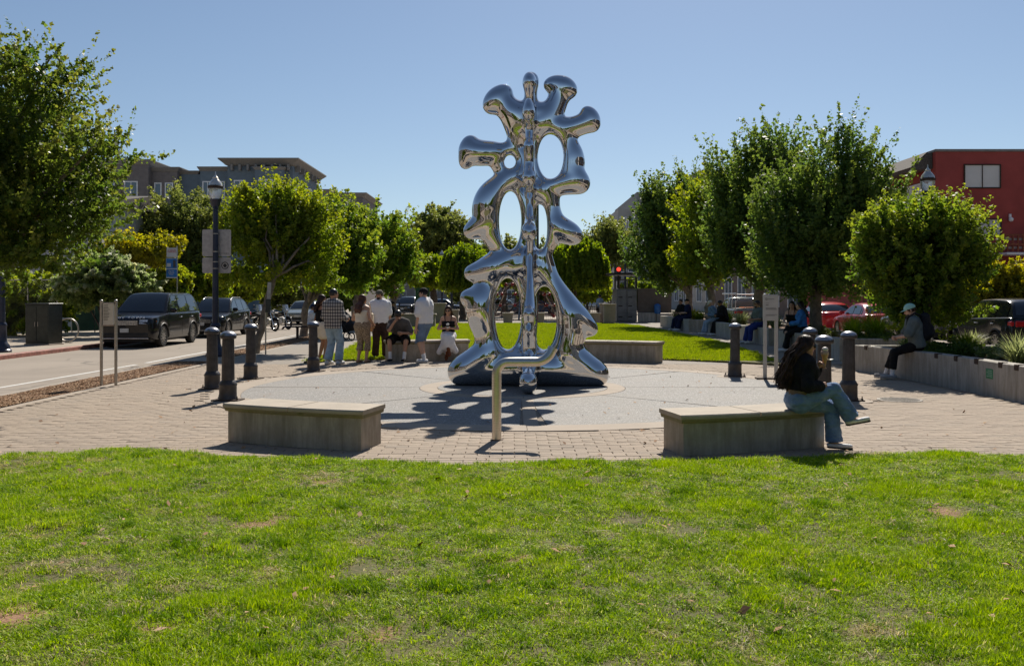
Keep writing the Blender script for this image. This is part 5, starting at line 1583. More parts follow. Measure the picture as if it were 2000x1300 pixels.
    if cap:
        f = F(); f.ell(Hc + hu * 0.035 * s - hf * .006 * s, (0.092 * s, 0.112 * s, 0.104 * s), RH, k=0.01); f.cut(Hc + hu * 0.028 * s, -hu)
        cp = f.mesh('cap', CL[cap], o, proj=0)
        mb = MB(); rows = []
        for k in range(7):
            a = -1.1 + 2.2 * k / 6
            r0 = Hc + hf * .098 * s * math.cos(a) + hr * .082 * s * math.sin(a) + hu * .045 * s
            r1 = Hc + hf * (.098 + .075 * math.cos(a)) * s * max(.35, math.cos(a)) + hr * .083 * s * math.sin(a) + hu * (.030) * s
            rows.append([r0, r1, r1 - hu * .006, r0 - hu * .006])
        mb.grid(rows, closed=True); mb.build('cap_brim', CL[cap], o, 180)
    # ---- clothes
    for it in outfit:
        kind = it[0]; m = CL[it[1]]; p = it[2] if len(it) > 2 else {}
        f = F()
        if kind in ('shirt', 'tank', 'jacket'):
            g = p.get('g', 0.016); torso(f, g, p.get('low', 0.05) * s + .08)
            f.cut(Pv - sp * (p.get('low', 0.05) * s), -sp)
            if kind == 'tank': f.cut(C + sp * (0.03 if not p.get('bare') else -.0) * s, sp)
            else:
                for i in (0, 1): arm(f, i, g * .9, t1=p.get('sleeve', 0.62), flare=p.get('flare', 0.014))
            f.wrinkle(p.get('wr', .006 if kind != 'tank' else .002), len(label), .11, (1, 1, .6)); f.mesh(kind, m, o, proj=0)
            if kind == 'tank' and not p.get('bare'):
                for q_ in (-1, 1):
                    mb = MB(); mb.tube([C + sp * .02 * s + fw * .155 * s + rt * q_ * .07 * s, C + sp * .14 * s + fw * .085 * s + rt * q_ * .085 * s, C + sp * .18 * s + rt * q_ * .09 * s, C + sp * .10 * s - fw * .125 * s + rt * q_ * .08 * s], .009, 5); mb.build('strap', m, o, 180)
        elif kind in ('pants', 'shorts'):
            g = p.get('g', 0.014); wp = p.get('waist', 0.10)
            for q_ in (-1, 1): f.cone(Pv + rtP * q_ * tw[0], Pv + sp * wp * s + rtP * q_ * tw[1], ra[0] + g * .8, ra[1] + g * .6 + .006, k=.03)
            f.cut(Pv + sp * wp * s, sp)
            for i in (0, 1):
                f1 = F(); tl = p.get('len', 1.93); leg(f1, i, g, t1=tl, flare=p.get('flare', 0.012), k=0.016)
                a_, b_ = (hip[i], kn[i]) if tl <= 1 else (kn[i], an[i]); dd_ = (b_ - a_).normalized(); e_ = a_.lerp(b_, tl if tl <= 1 else tl - 1)
                f1.cut(e_ + dd_ * .012, dd_)
                hh_ = np.clip(0.5 + 0.5 * (f.F - f1.F) / .016, 0, 1); f.F = (f.F * (1 - hh_) + f1.F * hh_ - .016 * hh_ * (1 - hh_)).astype(np.float32)
            f.wrinkle(p.get('wr', .006), len(label) + 3, .10, (.6, .6, 1.0)); f.mesh(kind, m, o, proj=0)
        elif kind == 'skirt':
            t1 = p.get('len', 0.6); fl = p.get('flare', 0.05); g = .02
            f.cone(Pv + sp * .12 * s, Pv, ra[1] + .03, ra[0] + .04, k=.03)
            f.cut(Pv + sp * .12 * s, sp)
            for i in (0, 1): leg(f, i, g, t1=t1, flare=fl, k=.09)
            if t1 > 1:
                f.cone((kn[0] + kn[1]) / 2, (kn[0] + kn[1]) / 2 * (2 - t1) + (an[0] + an[1]) / 2 * (t1 - 1), .10, .10 + fl, k=.08)
            for q in p.get('drape', ()): f.cone((kn[0] + kn[1]) / 2, q, .10, .07, k=.09)
            f.wrinkle(.007, 5, .08, (1, 1, .15)); f.mesh('skirt', m, o, proj=0)
        elif kind == 'shoes':
            for i in (0, 1):
                hl, tip, td, dn = ft[i]; f2 = F()
                f2.cone(hl - dn * .005, tip - dn * .006 + td * .015, 0.050 * s, 0.045 * s, k=.02); f2.cone(an[i] + dn * .02, an[i] + td * .05 * s + dn * .025, .046 * s, .04 * s, k=.03)
                f2.cut(an[i] + dn * 0.058 * s, dn); f2.cut(an[i] - dn * p.get('top', .018), -dn)
                so = f2.mesh('shoe', m, o, proj=0)
                f3 = F(); f3.cone(hl, tip + td * .022, 0.054 * s, 0.048 * s, k=.02); f3.cut(an[i] + dn * 0.056 * s, -dn); f3.cut(an[i] + dn * 0.078 * s, dn); f3.mesh('sole', CL[p.get('sole', 'sole')], so, proj=0)
        elif kind in ('socks', 'boots'):
            t0 = p.get('from', 0.68)
            for i in (0, 1):
                f2 = F(); a = kn[i].lerp(an[i], t0); f2.cone(a, an[i], (0.052 if t0 < .5 else .044) * s, 0.043 * s, k=.01)
                if kind == 'boots': hl, tip, td, dn = ft[i]; f2.cone(hl, tip, .042 * s, .036 * s, k=.03)
                f2.mesh(kind[:-1], m, o, proj=0)
    o['_j'] = 0; del o['_j']
    return o, dict(wr=wr, el=el, Hc=Hc, C=C, N=N, sh=sh, kn=kn, an=an, fw=fw, rt=rt, sp=sp, Pv=Pv, o=o, hf=hf)

def wpt(J, p):
    o = J['o']; return Matrix.Translation(o.location) @ Matrix.Rotation(o.rotation_euler[2], 4, 'Z') @ Vector(p)
R = math.radians
# rz turns the default facing (+Y, away from the camera); 180 = toward the camera, 90 = to the left, -90 = to the right
# 1 plaid shirt man
g = G(650, 712)
person('man in a black and white plaid overshirt and light jeans standing with his back turned', (g.x, g.y, 0), R(-25), 1.80, head=(0.5, 1, 0), hands=[(-0.2, 0.25, 1.05), (0.2, 0.28, 1.06)], feet=[(-0.11, -0.05, .08), (0.12, 0.06, .08)], skin='tan', hair=('black', 'buzz'),
       outfit=[('pants', 'denim_light', {'g': .03, 'flare': .03}), ('jacket', 'plaid', {'sleeve': 1.75, 'low': .10, 'g': .035, 'flare': .008}), ('shoes', 'shoe_white')])
# 2 woman behind him
g = G(632, 705)
person('woman in a black top and white skirt half hidden by the plaid shirt man', (g.x - .06, g.y, 0), R(-50), 1.66, female=True, head=(0.6, 1, -.1), hands=[(-0.15, 0.2, 1.0), (0.15, 0.25, 1.0)], skin='brown', hair=('brown', 'long'), outfit=[('tank', 'black', {'low': -.02}), ('skirt', 'cream', {'len': .55, 'flare': .03}), ('shoes', 'sandal', {'top': -.02, 'sole': 'sandal'})])
# 3 leopard trousers woman
g = G(707, 708)
person('woman with long auburn hair in a cream top and leopard print trousers seen from behind', (g.x, g.y, 0), R(-18), 1.66, female=True, head=(0.55, 1, 0), hands=[(-0.20, 0.26, 1.02), (0.24, 0.12, .92)], skin='tan', hair=('auburn', 'long'), build=1.08,
       outfit=[('pants', 'leopard', {'len': 1.45, 'g': .022, 'flare': .02, 'waist': .13}), ('tank', 'cream', {'low': -.05, 'g': .014}), ('shoes', 'sandal', {'top': -.03, 'sole': 'sandal'})])
# 4 white tee brown trousers
g = G(742, 701)
_, J4 = person('bearded man in a white tee, brown trousers and olive cap facing right', (g.x, g.y, 0), R(-165), 1.78, head=(0.75, 1, 0), hands=[(-0.27, .05, .82), (0.24, 0.22, .86)], feet=[(-0.14, .05, .08), (0.12, 0, .08)], skin='tan', cap='olive', beard=True, hair=('black', 'short'), build=1.12,
       outfit=[('pants', 'brown', {'g': .03, 'flare': .022}), ('shirt', 'white', {'sleeve': .75, 'g': .028, 'flare': .02, 'low': .03}), ('shoes', 'shoe_grey')])
# 5 seated man looking at a phone
sx_, sy_ = P(783, 577, 22.55).x, 22.55
_, J5 = person('man in a dark grey tee bent over his phone on the rear bench', (sx_, sy_, 0), R(176), 1.74, pelvis=(0, -0.02, 0.60), spine=(0, 0.62, 0.8), head=(0.05, 0.55, -0.85), hup=(0, .85, .5), hands=[(-0.13, 0.42, .70), (0.05, 0.50, .98)], feet=[(-0.17, 0.50, .09), (0.17, 0.48, .09)], knee=[(-.4, 1, .6), (.4, 1, .6)], elbow=[(-.5, -.2, -1), (.5, .3, -1)], skin='tan', hair=('black', 'short'), curl=(.8, .7), build=1.1,
       outfit=[('shorts', 'black', {'len': 1.0, 'g': .03, 'flare': .03}), ('shirt', 'grey', {'sleeve': .75, 'g': .024, 'low': .04, 'flare': .02}), ('socks', 'sock', {'from': .6}), ('shoes', 'black', {'top': -.01})])
# 6 standing man, white tee, blue shorts, black cap
g = G(829, 708)
_, J6 = person('man in a white tee, blue shorts and black cap standing beside the rear bench', (g.x, g.y, 0), R(62), 1.82, head=(-0.15, 1, 0), hands=[(-0.25, .08, .80), (0.25, .10, .84)], feet=[(-0.10, -.06, .08), (0.12, 0.08, .08)], skin='light', cap='black', hair=('black', 'buzz'), build=1.12,
       outfit=[('shorts', 'blue_short', {'len': 1.02, 'g': .035, 'flare': .03}), ('shirt', 'white', {'sleeve': .8, 'g': .035, 'low': .02, 'flare': .025}), ('socks', 'sock', {'from': .72}), ('shoes', 'shoe_white', {'top': .0})])
# 7 seated woman white skirt
sx_, sy_ = P(876, 577, 22.9).x, 22.9
_, J7 = person('woman in sunglasses, black top and white skirt seated on the rear bench', (sx_, sy_, 0), R(180), 1.66, female=True, pelvis=(0, 0.0, 0.60), spine=(0, 0.12, 1), head=(0.05, 1, -.15), hands=[(-0.06, 0.33, .80), (0.06, 0.33, .80)], feet=[(0.02, 0.42, .10), (-0.06, 0.56, .20)], knee=[(-.1, 1, .6), (.1, 1, .8)], elbow=[(-1, -.5, -.6), (1, -.5, -.6)], skin='tan', hair=('brown', 'long'), glasses=True, curl=(.8, .8),
       outfit=[('skirt', 'white', {'len': 1.35, 'flare': .02, 'drape': [(-.20, .36, .24), (.20, .38, .22), (0, .34, .2)]}), ('tank', 'black', {'low': -.02}), ('boots', 'boot', {'from': .45})])
# 8 boy on the backless bench
sx_, sy_ = P(607, 577, 33.5).x, 33.5
person('person in a white tee and dark cap seated on the backless bench', (sx_, sy_, 0), R(-75), 1.6, pelvis=(0, 0, .55), spine=(0, .12, 1), hands=[(-.12, .33, .72), (.12, .33, .72)], feet=[(-.1, .42, .08), (.1, .42, .08)], knee=[(0, 1, .6), (0, 1, .6)], elbow=[(-.6, -1, -.8), (.6, -1, -.8)], skin='tan', cap='navy', hair=('black', 'short'), outfit=[('pants', 'black', {}), ('shirt', 'white', {'sleeve': .75, 'g': .025})], h=.026)
# 9 dark seated person further back
sx_, sy_ = P(768, 577, 42.5).x, 42.5
person('person in a black top and jeans sitting on the dark bench beyond the group', (sx_, sy_, 0), R(-80), 1.74, pelvis=(0, 0, .55), spine=(0, -.12, 1), hands=[(-.12, .36, .74), (.12, .36, .74)], feet=[(-.1, .50, .08), (.1, .5, .08)], knee=[(0, 1, .6), (0, 1, .6)], elbow=[(-.6, -1, -.8), (.6, -1, -.8)], skin='brown', cap='black', hair=('black', 'short'), outfit=[('pants', 'denim_dark', {}), ('shirt', 'black', {'sleeve': .7, 'g': .025})], h=.028)
# 10 foreground woman with ice cream
base = Vector((2.98, 9.52, 0))
_, J10 = person('woman with long wavy brown hair eating ice cream on the front right bench', tuple(base), R(-90), 1.475, female=True, pelvis=(0, -0.02, 0.522), spine=(0, 0.12, 1), twist=0.0, head=(-0.05, 1, -.10), hands=[(-0.02, 0.185, .845), (0.13, 0.17, .68)], feet=[(-0.06, 0.37, .078), (0.02, 0.52, .335)], knee=[(0, 1, .7), (0, .6, 1)], elbow=[(-.5, -.2, -1), (.7, -.3, -1)], toe=[(0.1, 1, -.05), (0, 1, .18)], curl=(.85, .6), skin='tan', hair=('brown', 'vlong'), glasses=True, h=0.0105, build=1.14,
       outfit=[('pants', 'torn_denim', {'g': .022, 'flare': .034, 'waist': .09, 'len': 1.95}), ('tank', 'taupe', {'low': -.05, 'g': .012, 'bare': True}), ('jacket', 'black', {'sleeve': 1.93, 'low': -.12, 'g': .028, 'flare': .006}), ('shoes', 'shoe_white', {'top': -.012, 'sole': 'black'})])
# 11 man with the mint cap on the wall
base = Vector((7.72, 17.55, 0))
_, J11 = person('man in a mint cap, grey green tee and backpack sitting on the planter wall', tuple(base), R(72), 1.76, pelvis=(0, 0, .66), spine=(0, 0.18, 1), head=(0.06, 1, -.35), hands=[(-0.03, 0.36, .80), (0.05, 0.38, .80)], feet=[(-0.16, 0.46, .09), (0.14, 0.55, .09)], knee=[(-.1, 1, .6), (.1, 1, .6)], elbow=[(-1, -.4, -.5), (1, -.4, -.5)], skin='light', cap='mint', hair=('brown', 'short'), curl=(.9, .9), beard=True,
       outfit=[('pants', 'black', {'len': 1.72, 'g': .016, 'flare': .01}), ('shirt', 'slate', {'sleeve': .85, 'g': .03, 'low': .05, 'flare': .02}), ('socks', 'sock', {'from': .68}), ('shoes', 'shoe_grey', {'top': .0})], h=.017)
# 12-17 people on the planter walls
def sitter(label, px, d, rz, **kw):
    x = P(px, 577, d).x
    a = dict(pelvis=(0, 0, .66), spine=(0, .1, 1), hands=[(-.1, .33, .80), (.1, .33, .80)], feet=[(-.12, .45, .08), (.10, .5, .08)], knee=[(0, 1, .6), (0, 1, .6)], elbow=[(-.8, -.6, -.8), (.8, -.6, -.8)], h=.024)
    a.update(kw); return person(label, (x, d, 0), R(rz), **a)
sitter('woman in a black dress facing the camera on the planter wall under the pale trunk', 1548, 26.9, 150, female=True, skin='light', hair=('black', 'long'), outfit=[('skirt', 'black', {'len': .8, 'flare': .03}), ('tank', 'black', {}), ('shoes', 'shoe_white')], feet=[(-.05, .35, .10), (.06, .5, .12)])
sitter('woman with straight black hair and a bright blue jacket seen from behind on the wall', 1568, 26.1, 70, female=True, skin='light', hair=('black', 'long'), outfit=[('pants', 'black', {'g': .02, 'flare': .03}), ('jacket', 'bright_blue', {'sleeve': 1.9, 'g': .03, 'low': .1}), ('shoes', 'shoe_white')])
sitter('bearded man in a grey top and sunglasses leaning back beside the tall sign', 1483, 30.8, 110, skin='tan', beard=True, glasses=True, hair=('black', 'short'), outfit=[('pants', 'royal', {'g': .03}), ('shirt', 'slate', {'sleeve': .8, 'g': .025}), ('shoes', 'shoe_white')])
sitter('person in pale jeans and a pale cap with head bowed on the far planter', 1397, 37.6, 100, skin='light', cap='cream', head=(0, 1, -.6), spine=(0, .35, 1), outfit=[('pants', 'pale_blue', {'g': .02}), ('jacket', 'denim', {'sleeve': 1.9, 'g': .03}), ('shoes', 'shoe_white')], h=.028)
sitter('person in an all black hooded top beside the one in pale jeans', 1415, 36.9, 100, skin='brown', hair=('black', 'short'), head=(.2, 1, -.3), spine=(0, .3, 1), outfit=[('pants', 'black', {'g': .03}), ('jacket', 'black', {'sleeve': 1.9, 'g': .05}), ('shoes', 'shoe_white')], h=.028)
sitter('dark haired person in black on the farthest planter beside the blue can', 1332, 42.5, 120, skin='tan', hair=('black', 'short'), outfit=[('pants', 'navy', {'g': .03}), ('shirt', 'black', {'sleeve': .8, 'g': .025}), ('shoes', 'shoe_white')], h=.03)
sitter('person in a dark cap and navy tee facing left on the farthest planter', 1345, 41.8, 85, skin='light', cap='black', head=(0, 1, .1), outfit=[('pants', 'navy', {'g': .03}), ('shirt', 'navy', {'sleeve': .8, 'g': .025}), ('shoes', 'shoe_white')], h=.03)
g = P(1172, 577, 57)
person('person in a pale blue shirt standing behind the dark fence near the stone pillars', (g.x, 57, 0), R(30), 1.7, skin='tan', hair=('black', 'short'), head=(0.1, 1, -.2), outfit=[('pants', 'brown', {'g': .02}), ('shirt', 'pale_blue', {'sleeve': .9, 'g': .03})], h=.03)
g = P(1561, 577, 62)
person('person in dark clothes and a white cap walking past the brown building', (g.x + .2, 62, -0.2), R(150), 1.75, skin='brown', cap='white', outfit=[('pants', 'black', {'g': .02}), ('jacket', 'black', {'sleeve': 1.9, 'g': .03})], feet=[(-.1, .2, .08), (.1, -.2, .1)], h=.03)

# ---- carried things
M['cone_wafer'] = simple('wafer', (0.50, 0.28, 0.11), 0.7, var=.2, scale=40, bump=.4)
M['gelato'] = simple('ice_cream', (0.55, 0.36, 0.26), 0.5, var=.12, scale=20, bump=.3)
M['cream_scoop'] = simple('ice_cream_pale', (0.75, 0.66, 0.60), 0.5, var=.06, scale=20, bump=.3)
M['paper'] = simple('paper', (0.78, 0.77, 0.75), 0.8, var=.04)
w = wpt(J10, J10['wr'][0] + (J10['wr'][0] - J10['el'][0]).normalized() * .11 + Vector((0, .02, .0)))
o = thing('ice_cream_cone', 'scooped ice cream cone in the hand of the front bench woman', 'ice cream', tuple(w + Vector((.0, 0, -.045))))
mb = MB(); mb.lathe([(.008, -.02), (.030, .085), (.036, .10), (.034, .105)], 14); mb.build('wafer_cone', M['cone_wafer'], o, 40)
mb = MB(); mb.sphere((0, 0, .122), (.040, .040, .034), 14, 10); mb.build('scoop', M['gelato'], o, 180)
mb = MB(); mb.sphere((0.004, 0, .158), (.032, .032, .026), 14, 10); mb.build('scoop', M['cream_scoop'], o, 180)
mb = MB(); mb.grid([[(x, -.03 + .02 * math.sin(x * 60), z + .012 * math.sin(x * 90)), (x, .03, z + .01 * math.cos(x * 70)), (x, .03, z + .006 + .01 * math.cos(x * 70)), (x, -.03 + .02 * math.sin(x * 60), z + .006 + .012 * math.sin(x * 90))] for x, z in ((.01, .06), (.03, .055), (.05, .058), (.075, .05))], closed=True); mb.build('napkin', M['paper'], o, 60)
w = wpt(J10, (J10['kn'][1] + J10['Pv']) / 2 + Vector((0.02, .02, .115)))
o = thing('phone', 'dark phone lying on the lap of the front bench woman', 'phone', tuple(w), R(-8))
M['phone_case'] = simple('phone_case', (0.16, 0.03, 0.04), 0.4); M['screen'] = simple('screen_glass', (0.01, 0.01, 0.012), 0.1)
mb = MB(); mb.bbox((-.075, -.036, 0), (.075, .036, .009), .003); mb.build('case', M['phone_case'], o)
mb = MB(); mb.bbox((-.071, -.032, .0092), (.071, .032, .0105), .0005); mb.build('screen', M['screen'], o)
def small(name, label, cat, J, i, off, fn):
    w = wpt(J, J['wr'][i] + (J['wr'][i] - J['el'][i]).normalized() * .11) + Vector(off)
    o = thing(name, label, cat, tuple(w)); fn(o); return o
def fn_cup(o):
    mb = MB(); mb.lathe([(.028, -.05), (.038, .05)], 14); mb.build('cup', M['paper'], o, 40)
    mb = MB(); mb.lathe([(.040, .05), (.040, .058), (.034, .064), (.01, .066)], 14); mb.build('cup_lid', M['paper'], o, 40)
    mb = MB(); mb.lathe([(.034, -.02), (.037, .02)], 14); mb.build('sleeve', M['black_plastic'], o, 40)
small('paper_cup', 'white paper cup in the hands of the woman in the white skirt', 'cup', J7, 0, (.03, -.05, .05), fn_cup)
def fn_pastry(o):
    mb = MB(); mb.bbox((-.05, -.02, -.06), (.05, .02, .05), .015, M=Matrix.Rotation(.5, 4, 'Y')); mb.build('paper_bag', simple('orange_paper', (0.55, 0.25, 0.06), .8), o)
    mb = MB(); mb.bbox((-.04, -.015, .05), (.04, .015, .07), .006, M=Matrix.Rotation(.5, 4, 'Y')); mb.build('folded_top', M['cone_wafer'], o)
small('paper_bag', 'small orange paper bag held by the man in brown trousers', 'bag', J4, 1, (0, 0, 0), fn_pastry)
def fn_phone(o):
    mb = MB(); mb.bbox((-.036, -.07, -.005), (.036, .07, .005), .003); mb.build('case', M['pale_grey'], o)
    mb = MB(); mb.bbox((-.032, -.066, .0052), (.032, .066, .0062), .0004); mb.build('screen', M['screen'], o)
small('phone', 'pale phone in the hand of the bent man on the rear bench', 'phone', J5, 0, (0, 0, .03), fn_phone)
# tote bag on the leopard woman's shoulder
g = G(707, 708); o = thing('tote_bag', 'cream shoulder bag hanging from the leopard trousers woman', 'bag', (g.x + .20, g.y + .12, .96))
M['canvas'] = cloth('cloth_canvas', (0.55, 0.45, 0.32), .1)
mb = MB(); mb.bbox((-.04, -.14, -.02), (.05, .14, .22), .03); mb.build('bag_body', M['canvas'], o, 60)
mb = MB(); mb.tube([(0, -.10, .2), (-.03, -.05, .40), (-.05, 0, .47), (-.03, .05, .40), (0, .10, .2)], .009, 6); mb.build('shoulder_strap', M['canvas'], o, 180)
# backpack of the mint cap man
Mx = Matrix.Translation(wpt(J11, J11['C'] - J11['fw'] * .20 - J11['sp'] * .05)) 
o = thing('backpack', 'black backpack on the back of the man in the mint cap', 'backpack', Mx.translation, R(72))
M['nylon'] = cloth('cloth_nylon', (0.014, 0.016, 0.022), .3, .6)
f = Field((-.3, -.25, -.4), (.3, .25, .4), .016); f.cone((0, 0, -.17), (0, .01, .16), .115, .10, k=.02, sq=((1, 0, 0), 1.35)); f.cone((0, -.09, -.14), (0, -.09, -.02), .07, .06, k=.03, sq=((1, 0, 0), 1.5)); f.mesh('pack', M['nylon'], o, proj=0)
for q_ in (-1, 1):
    mb = MB(); mb.tube([(q_ * .10, .08, .20), (q_ * .12, .20, .25), (q_ * .13, .33, .16), (q_ * .14, .33, .02), (q_ * .16, .2, -.12), (q_ * .12, .08, -.18)], .018, 6); mb.build('strap', M['nylon'], o, 180)
mb = MB(); mb.tube([(-.04, .03, .25), (-.03, .03, .29), (.03, .03, .29), (.04, .03, .25)], .010, 6); mb.build('top_loop', M['nylon'], o, 180)

# ------------------------------------------------------------------ vehicles
def paint(name, c, metal=0.0): 
    t = NT(name); t.set(c, 0.22, metal, spec=0.3, coat=0.45); return t.m
PT = {'black': paint('paint_black', (0.007, 0.007, 0.009)), 'red': paint('paint_red', (0.50, 0.02, 0.025)), 'red2': paint('paint_deep_red', (0.42, 0.025, 0.035)), 'grey': paint('paint_grey', (0.16, 0.15, 0.145), .4), 'white': paint('paint_white', (0.6, 0.6, 0.6)), 'silver': paint('paint_silver', (0.42, 0.43, 0.45), .6), 'blue': paint('paint_blue', (0.04, 0.07, 0.14)), 'green_grey': paint('paint_green_grey', (0.20, 0.22, 0.20), .3)}
t = NT('car_glass'); t.set((0.010, 0.013, 0.016), 0.03, spec=0.9); M['car_glass'] = t.m
M['tyre'] = simple('tyre_rubber', (0.016, 0.015, 0.014), 0.85, var=.25, scale=20)
M['rim'] = simple('alloy_rim', (0.48, 0.47, 0.46), 0.3, .9, var=.1)
M['chrome'] = simple('chrome', (0.7, 0.7, 0.7), 0.1, 1.0, var=.02)
M['trim'] = simple('black_trim', (0.014, 0.014, 0.014), 0.55)
M['headlight'] = simple('headlight_glass', (0.55, 0.57, 0.6), 0.08, .3, var=.2, scale=15)
M['amber'] = simple('amber_lens', (0.75, 0.18, 0.02), 0.2)
M['taillight'] = simple('tail_lens', (0.42, 0.012, 0.015), 0.15)
M['plate'] = simple('licence_plate', (0.6, 0.6, 0.58), 0.5)
M['white_letter'] = simple('white_lettering', (0.8, 0.8, 0.8), .4)
M['silver_trim'] = simple('satin_trim', (0.68, 0.69, 0.7), 0.25, .9)

def wheel(par, x, y, r, w=0.23, spokes=10, side=1, turn=0):
    Mx = Matrix.Translation((x, y, r)) @ Matrix.Rotation(turn, 4, 'Z') @ Matrix.Rotation(PI / 2, 4, 'Y')
    mb = MB(); mb.lathe([(r * .68, -w / 2), (r * .90, -w / 2), (r * .98, -w * .36), (r, -w * .2), (r, w * .2), (r * .98, w * .36), (r * .90, w / 2), (r * .68, w / 2)], 28, M=Mx, cap=False)
    wh = mb.build('wheel', M['tyre'], par, 40)
    mb = MB(); mb.lathe([(r * .69, -w * .46), (r * .64, -w * .44), (r * .62, 0.0), (r * .64, w * .44), (r * .69, w * .46)], 28, M=Mx, cap=False)
    mb.lathe([(r * .15, -w * .40), (r * .15, w * .40)], 12, M=Mx)
    for k in range(spokes):
        a = 2 * PI * k / spokes
        for zz in (w * .36 * side,):
            mb.box((r * .1, -r * .05, zz - .02), (r * .66, r * .05, zz + .02), M=Mx @ Matrix.Rotation(a, 4, 'Z'))
    mb.build('rim', M['rim'], wh, 30)
    mb = MB(); mb.lathe([(r * .6, 0), (r * .6, .01)], 20, M=Mx); mb.build('brake_disc', M['trim'], wh)
    return wh

def lerp_poly(P_, x):
    for (x0, z0), (x1, z1) in zip(P_, P_[1:]):
        if x <= x1: return z0 + (z1 - z0) * max(0, min(1, (x - x0) / (x1 - x0))) if x1 > x0 else z1
    return P_[-1][1]

def car(label, loc, rz, pt, kind='suv', cat='car', group='cars parked along the streets', turn=0.0, wspokes=10, text=None, detail=True, scale=1.0, roofrails=False):
    S_ = {'bigsuv': dict(L=5.0, W=2.0, ax=(.93, 3.90), r=.39, sill=.32, deck=[(0, .88), (.06, 1.0), (.16, 1.05), (.7, 1.12), (1.5, 1.18), (3, 1.20), (4.85, 1.22), (4.97, 1.15), (5.0, 1.0)], gh=[(1.35, 1.16), (2.15, 1.80), (2.6, 1.86), (3.6, 1.87), (4.55, 1.82), (4.93, 1.20)], pil=[1.62, 2.72, 3.72, 4.62], rear=.85),
          'suv': dict(L=4.5, W=1.86, ax=(.88, 3.55), r=.36, sill=.30, deck=[(0, .70), (.06, .84), (.2, .92), (.8, 1.0), (1.4, 1.06), (3, 1.12), (4.3, 1.16), (4.46, 1.1), (4.5, .9)], gh=[(1.25, 1.03), (2.05, 1.58), (2.5, 1.66), (3.3, 1.665), (4.0, 1.58), (4.42, 1.12)], pil=[1.55, 2.55, 3.40, 4.08], rear=.8),
          'sedan': dict(L=4.7, W=1.84, ax=(.92, 3.70), r=.335, sill=.26, deck=[(0, .58), (.06, .70), (.2, .76), (.8, .88), (1.4, .95), (2.5, .98), (3.8, 1.0), (4.0, 1.02), (4.6, 1.0), (4.68, .92), (4.7, .75)], gh=[(1.3, .93), (2.05, 1.36), (2.5, 1.44), (3.0, 1.43), (3.5, 1.33), (4.05, 1.01)], pil=[1.62, 2.60, 3.42, 3.62], rear=.7),
          'pickup': dict(L=5.3, W=1.86, ax=(.92, 4.1), r=.36, sill=.34, deck=[(0, .72), (.06, .86), (.2, .95), (.9, 1.02), (1.4, 1.06), (3.2, 1.08), (3.3, 1.08), (5.22, 1.06), (5.3, .95)], gh=[(1.3, 1.04), (1.95, 1.58), (2.3, 1.66), (2.8, 1.66), (3.12, 1.6), (3.2, 1.07)], pil=[1.62, 2.5, 2.95, 3.1], rear=.8)}[kind]
    o = thing({'pickup': 'pickup_truck'}.get(kind, 'parked_car'), label, cat, loc, rz, group)
    L, W = S_['L'], S_['W']; hw = W / 2; ax = S_['ax']; r = S_['r']; Ra = r + .055
    y0 = L / 2
    ys = sorted(set([round(v, 3) for v in np.concatenate([[0, .02, .06, .12, .2, .35], np.arange(.4, L - .4, .07), [L - .35, L - .2, L - .12, L - .06, L - .02, L]] + [a + Ra * np.cos(np.linspace(0, PI, 17)) for a in ax])]))
    def wf(y):
        e = min(y, L - y); t_ = min(1, e / .55); return hw * (0.80 + 0.20 * math.sqrt(max(0, 1 - (1 - t_) ** 2)))
    def zb(y):
        for a in ax:
            if abs(y - a) < Ra: return r + math.sqrt(Ra * Ra - (y - a) ** 2)
        e = min(y, L - y); return S_['sill'] - .04 + max(0, .25 - e) * .35
    def sect(y):
        w = wf(y); zs = lerp_poly(S_['deck'], y); b = min(zb(y), zs - .12); H_ = zs - b
        zc = max(b + .02, S_['sill'] + .16)
        zc = min(zc, zs - .11)
        return [(w * .86, b), (w * .965, b + .012), (w * .995, min(zc, zs - .1)), (w, min(max(b + .03, S_['sill'] + .32), zs - .09)), (w * .985, zs - .085), (w * .955, zs - .03), (w * .88, zs - .004), (w * .6, zs + .018), (0, zs + .028)]
    rows = []
    for y in ys:
        s_ = sect(y); rows.append([(x, y - y0, z) for x, z in s_] + [(-x, y - y0, z) for x, z in s_[::-1][1:]])
    mb = MB(); mb.grid(rows, flip=True); n = len(rows[0])
    mb.add(rows[0], [tuple(range(n))]); mb.add(rows[-1], [tuple(reversed(range(n)))])
    body = mb.build('body', PT[pt], o, 38)
    mb = MB(); mb.bbox((-hw * .84, .1 - y0, .20), (hw * .84, L - .1 - y0, S_['sill'] + .3), .02); mb.build('underbody', M['trim'], o)
    # arch trim
    for a in ax:
        for sd in (-1, 1):
            mb = MB(); mb.tube([(sd * (wf(a) - .01), a - y0 + Ra * math.cos(q), r + Ra * math.sin(q)) for q in np.linspace(-.15, PI + .15, 15)], .028, 6); mb.build('wheel_arch_trim', M['trim'] if kind != 'sedan' else PT[pt], o, 60)
            wheel(o, sd * (wf(a) - .12), a - y0, r, .23, wspokes, sd, turn if a == ax[0] else 0)
    # greenhouse
    gh = S_['gh']; belt = lerp_poly(S_['deck'], (gh[0][0] + gh[-1][0]) / 2) - .01; top = max(z for _, z in gh)
    def ghw(z): return hw * (.90 - .205 * max(0, z - belt) / (top - belt))
    prof = catmull([(y, z) for y, z in gh], 5)
    rows = []
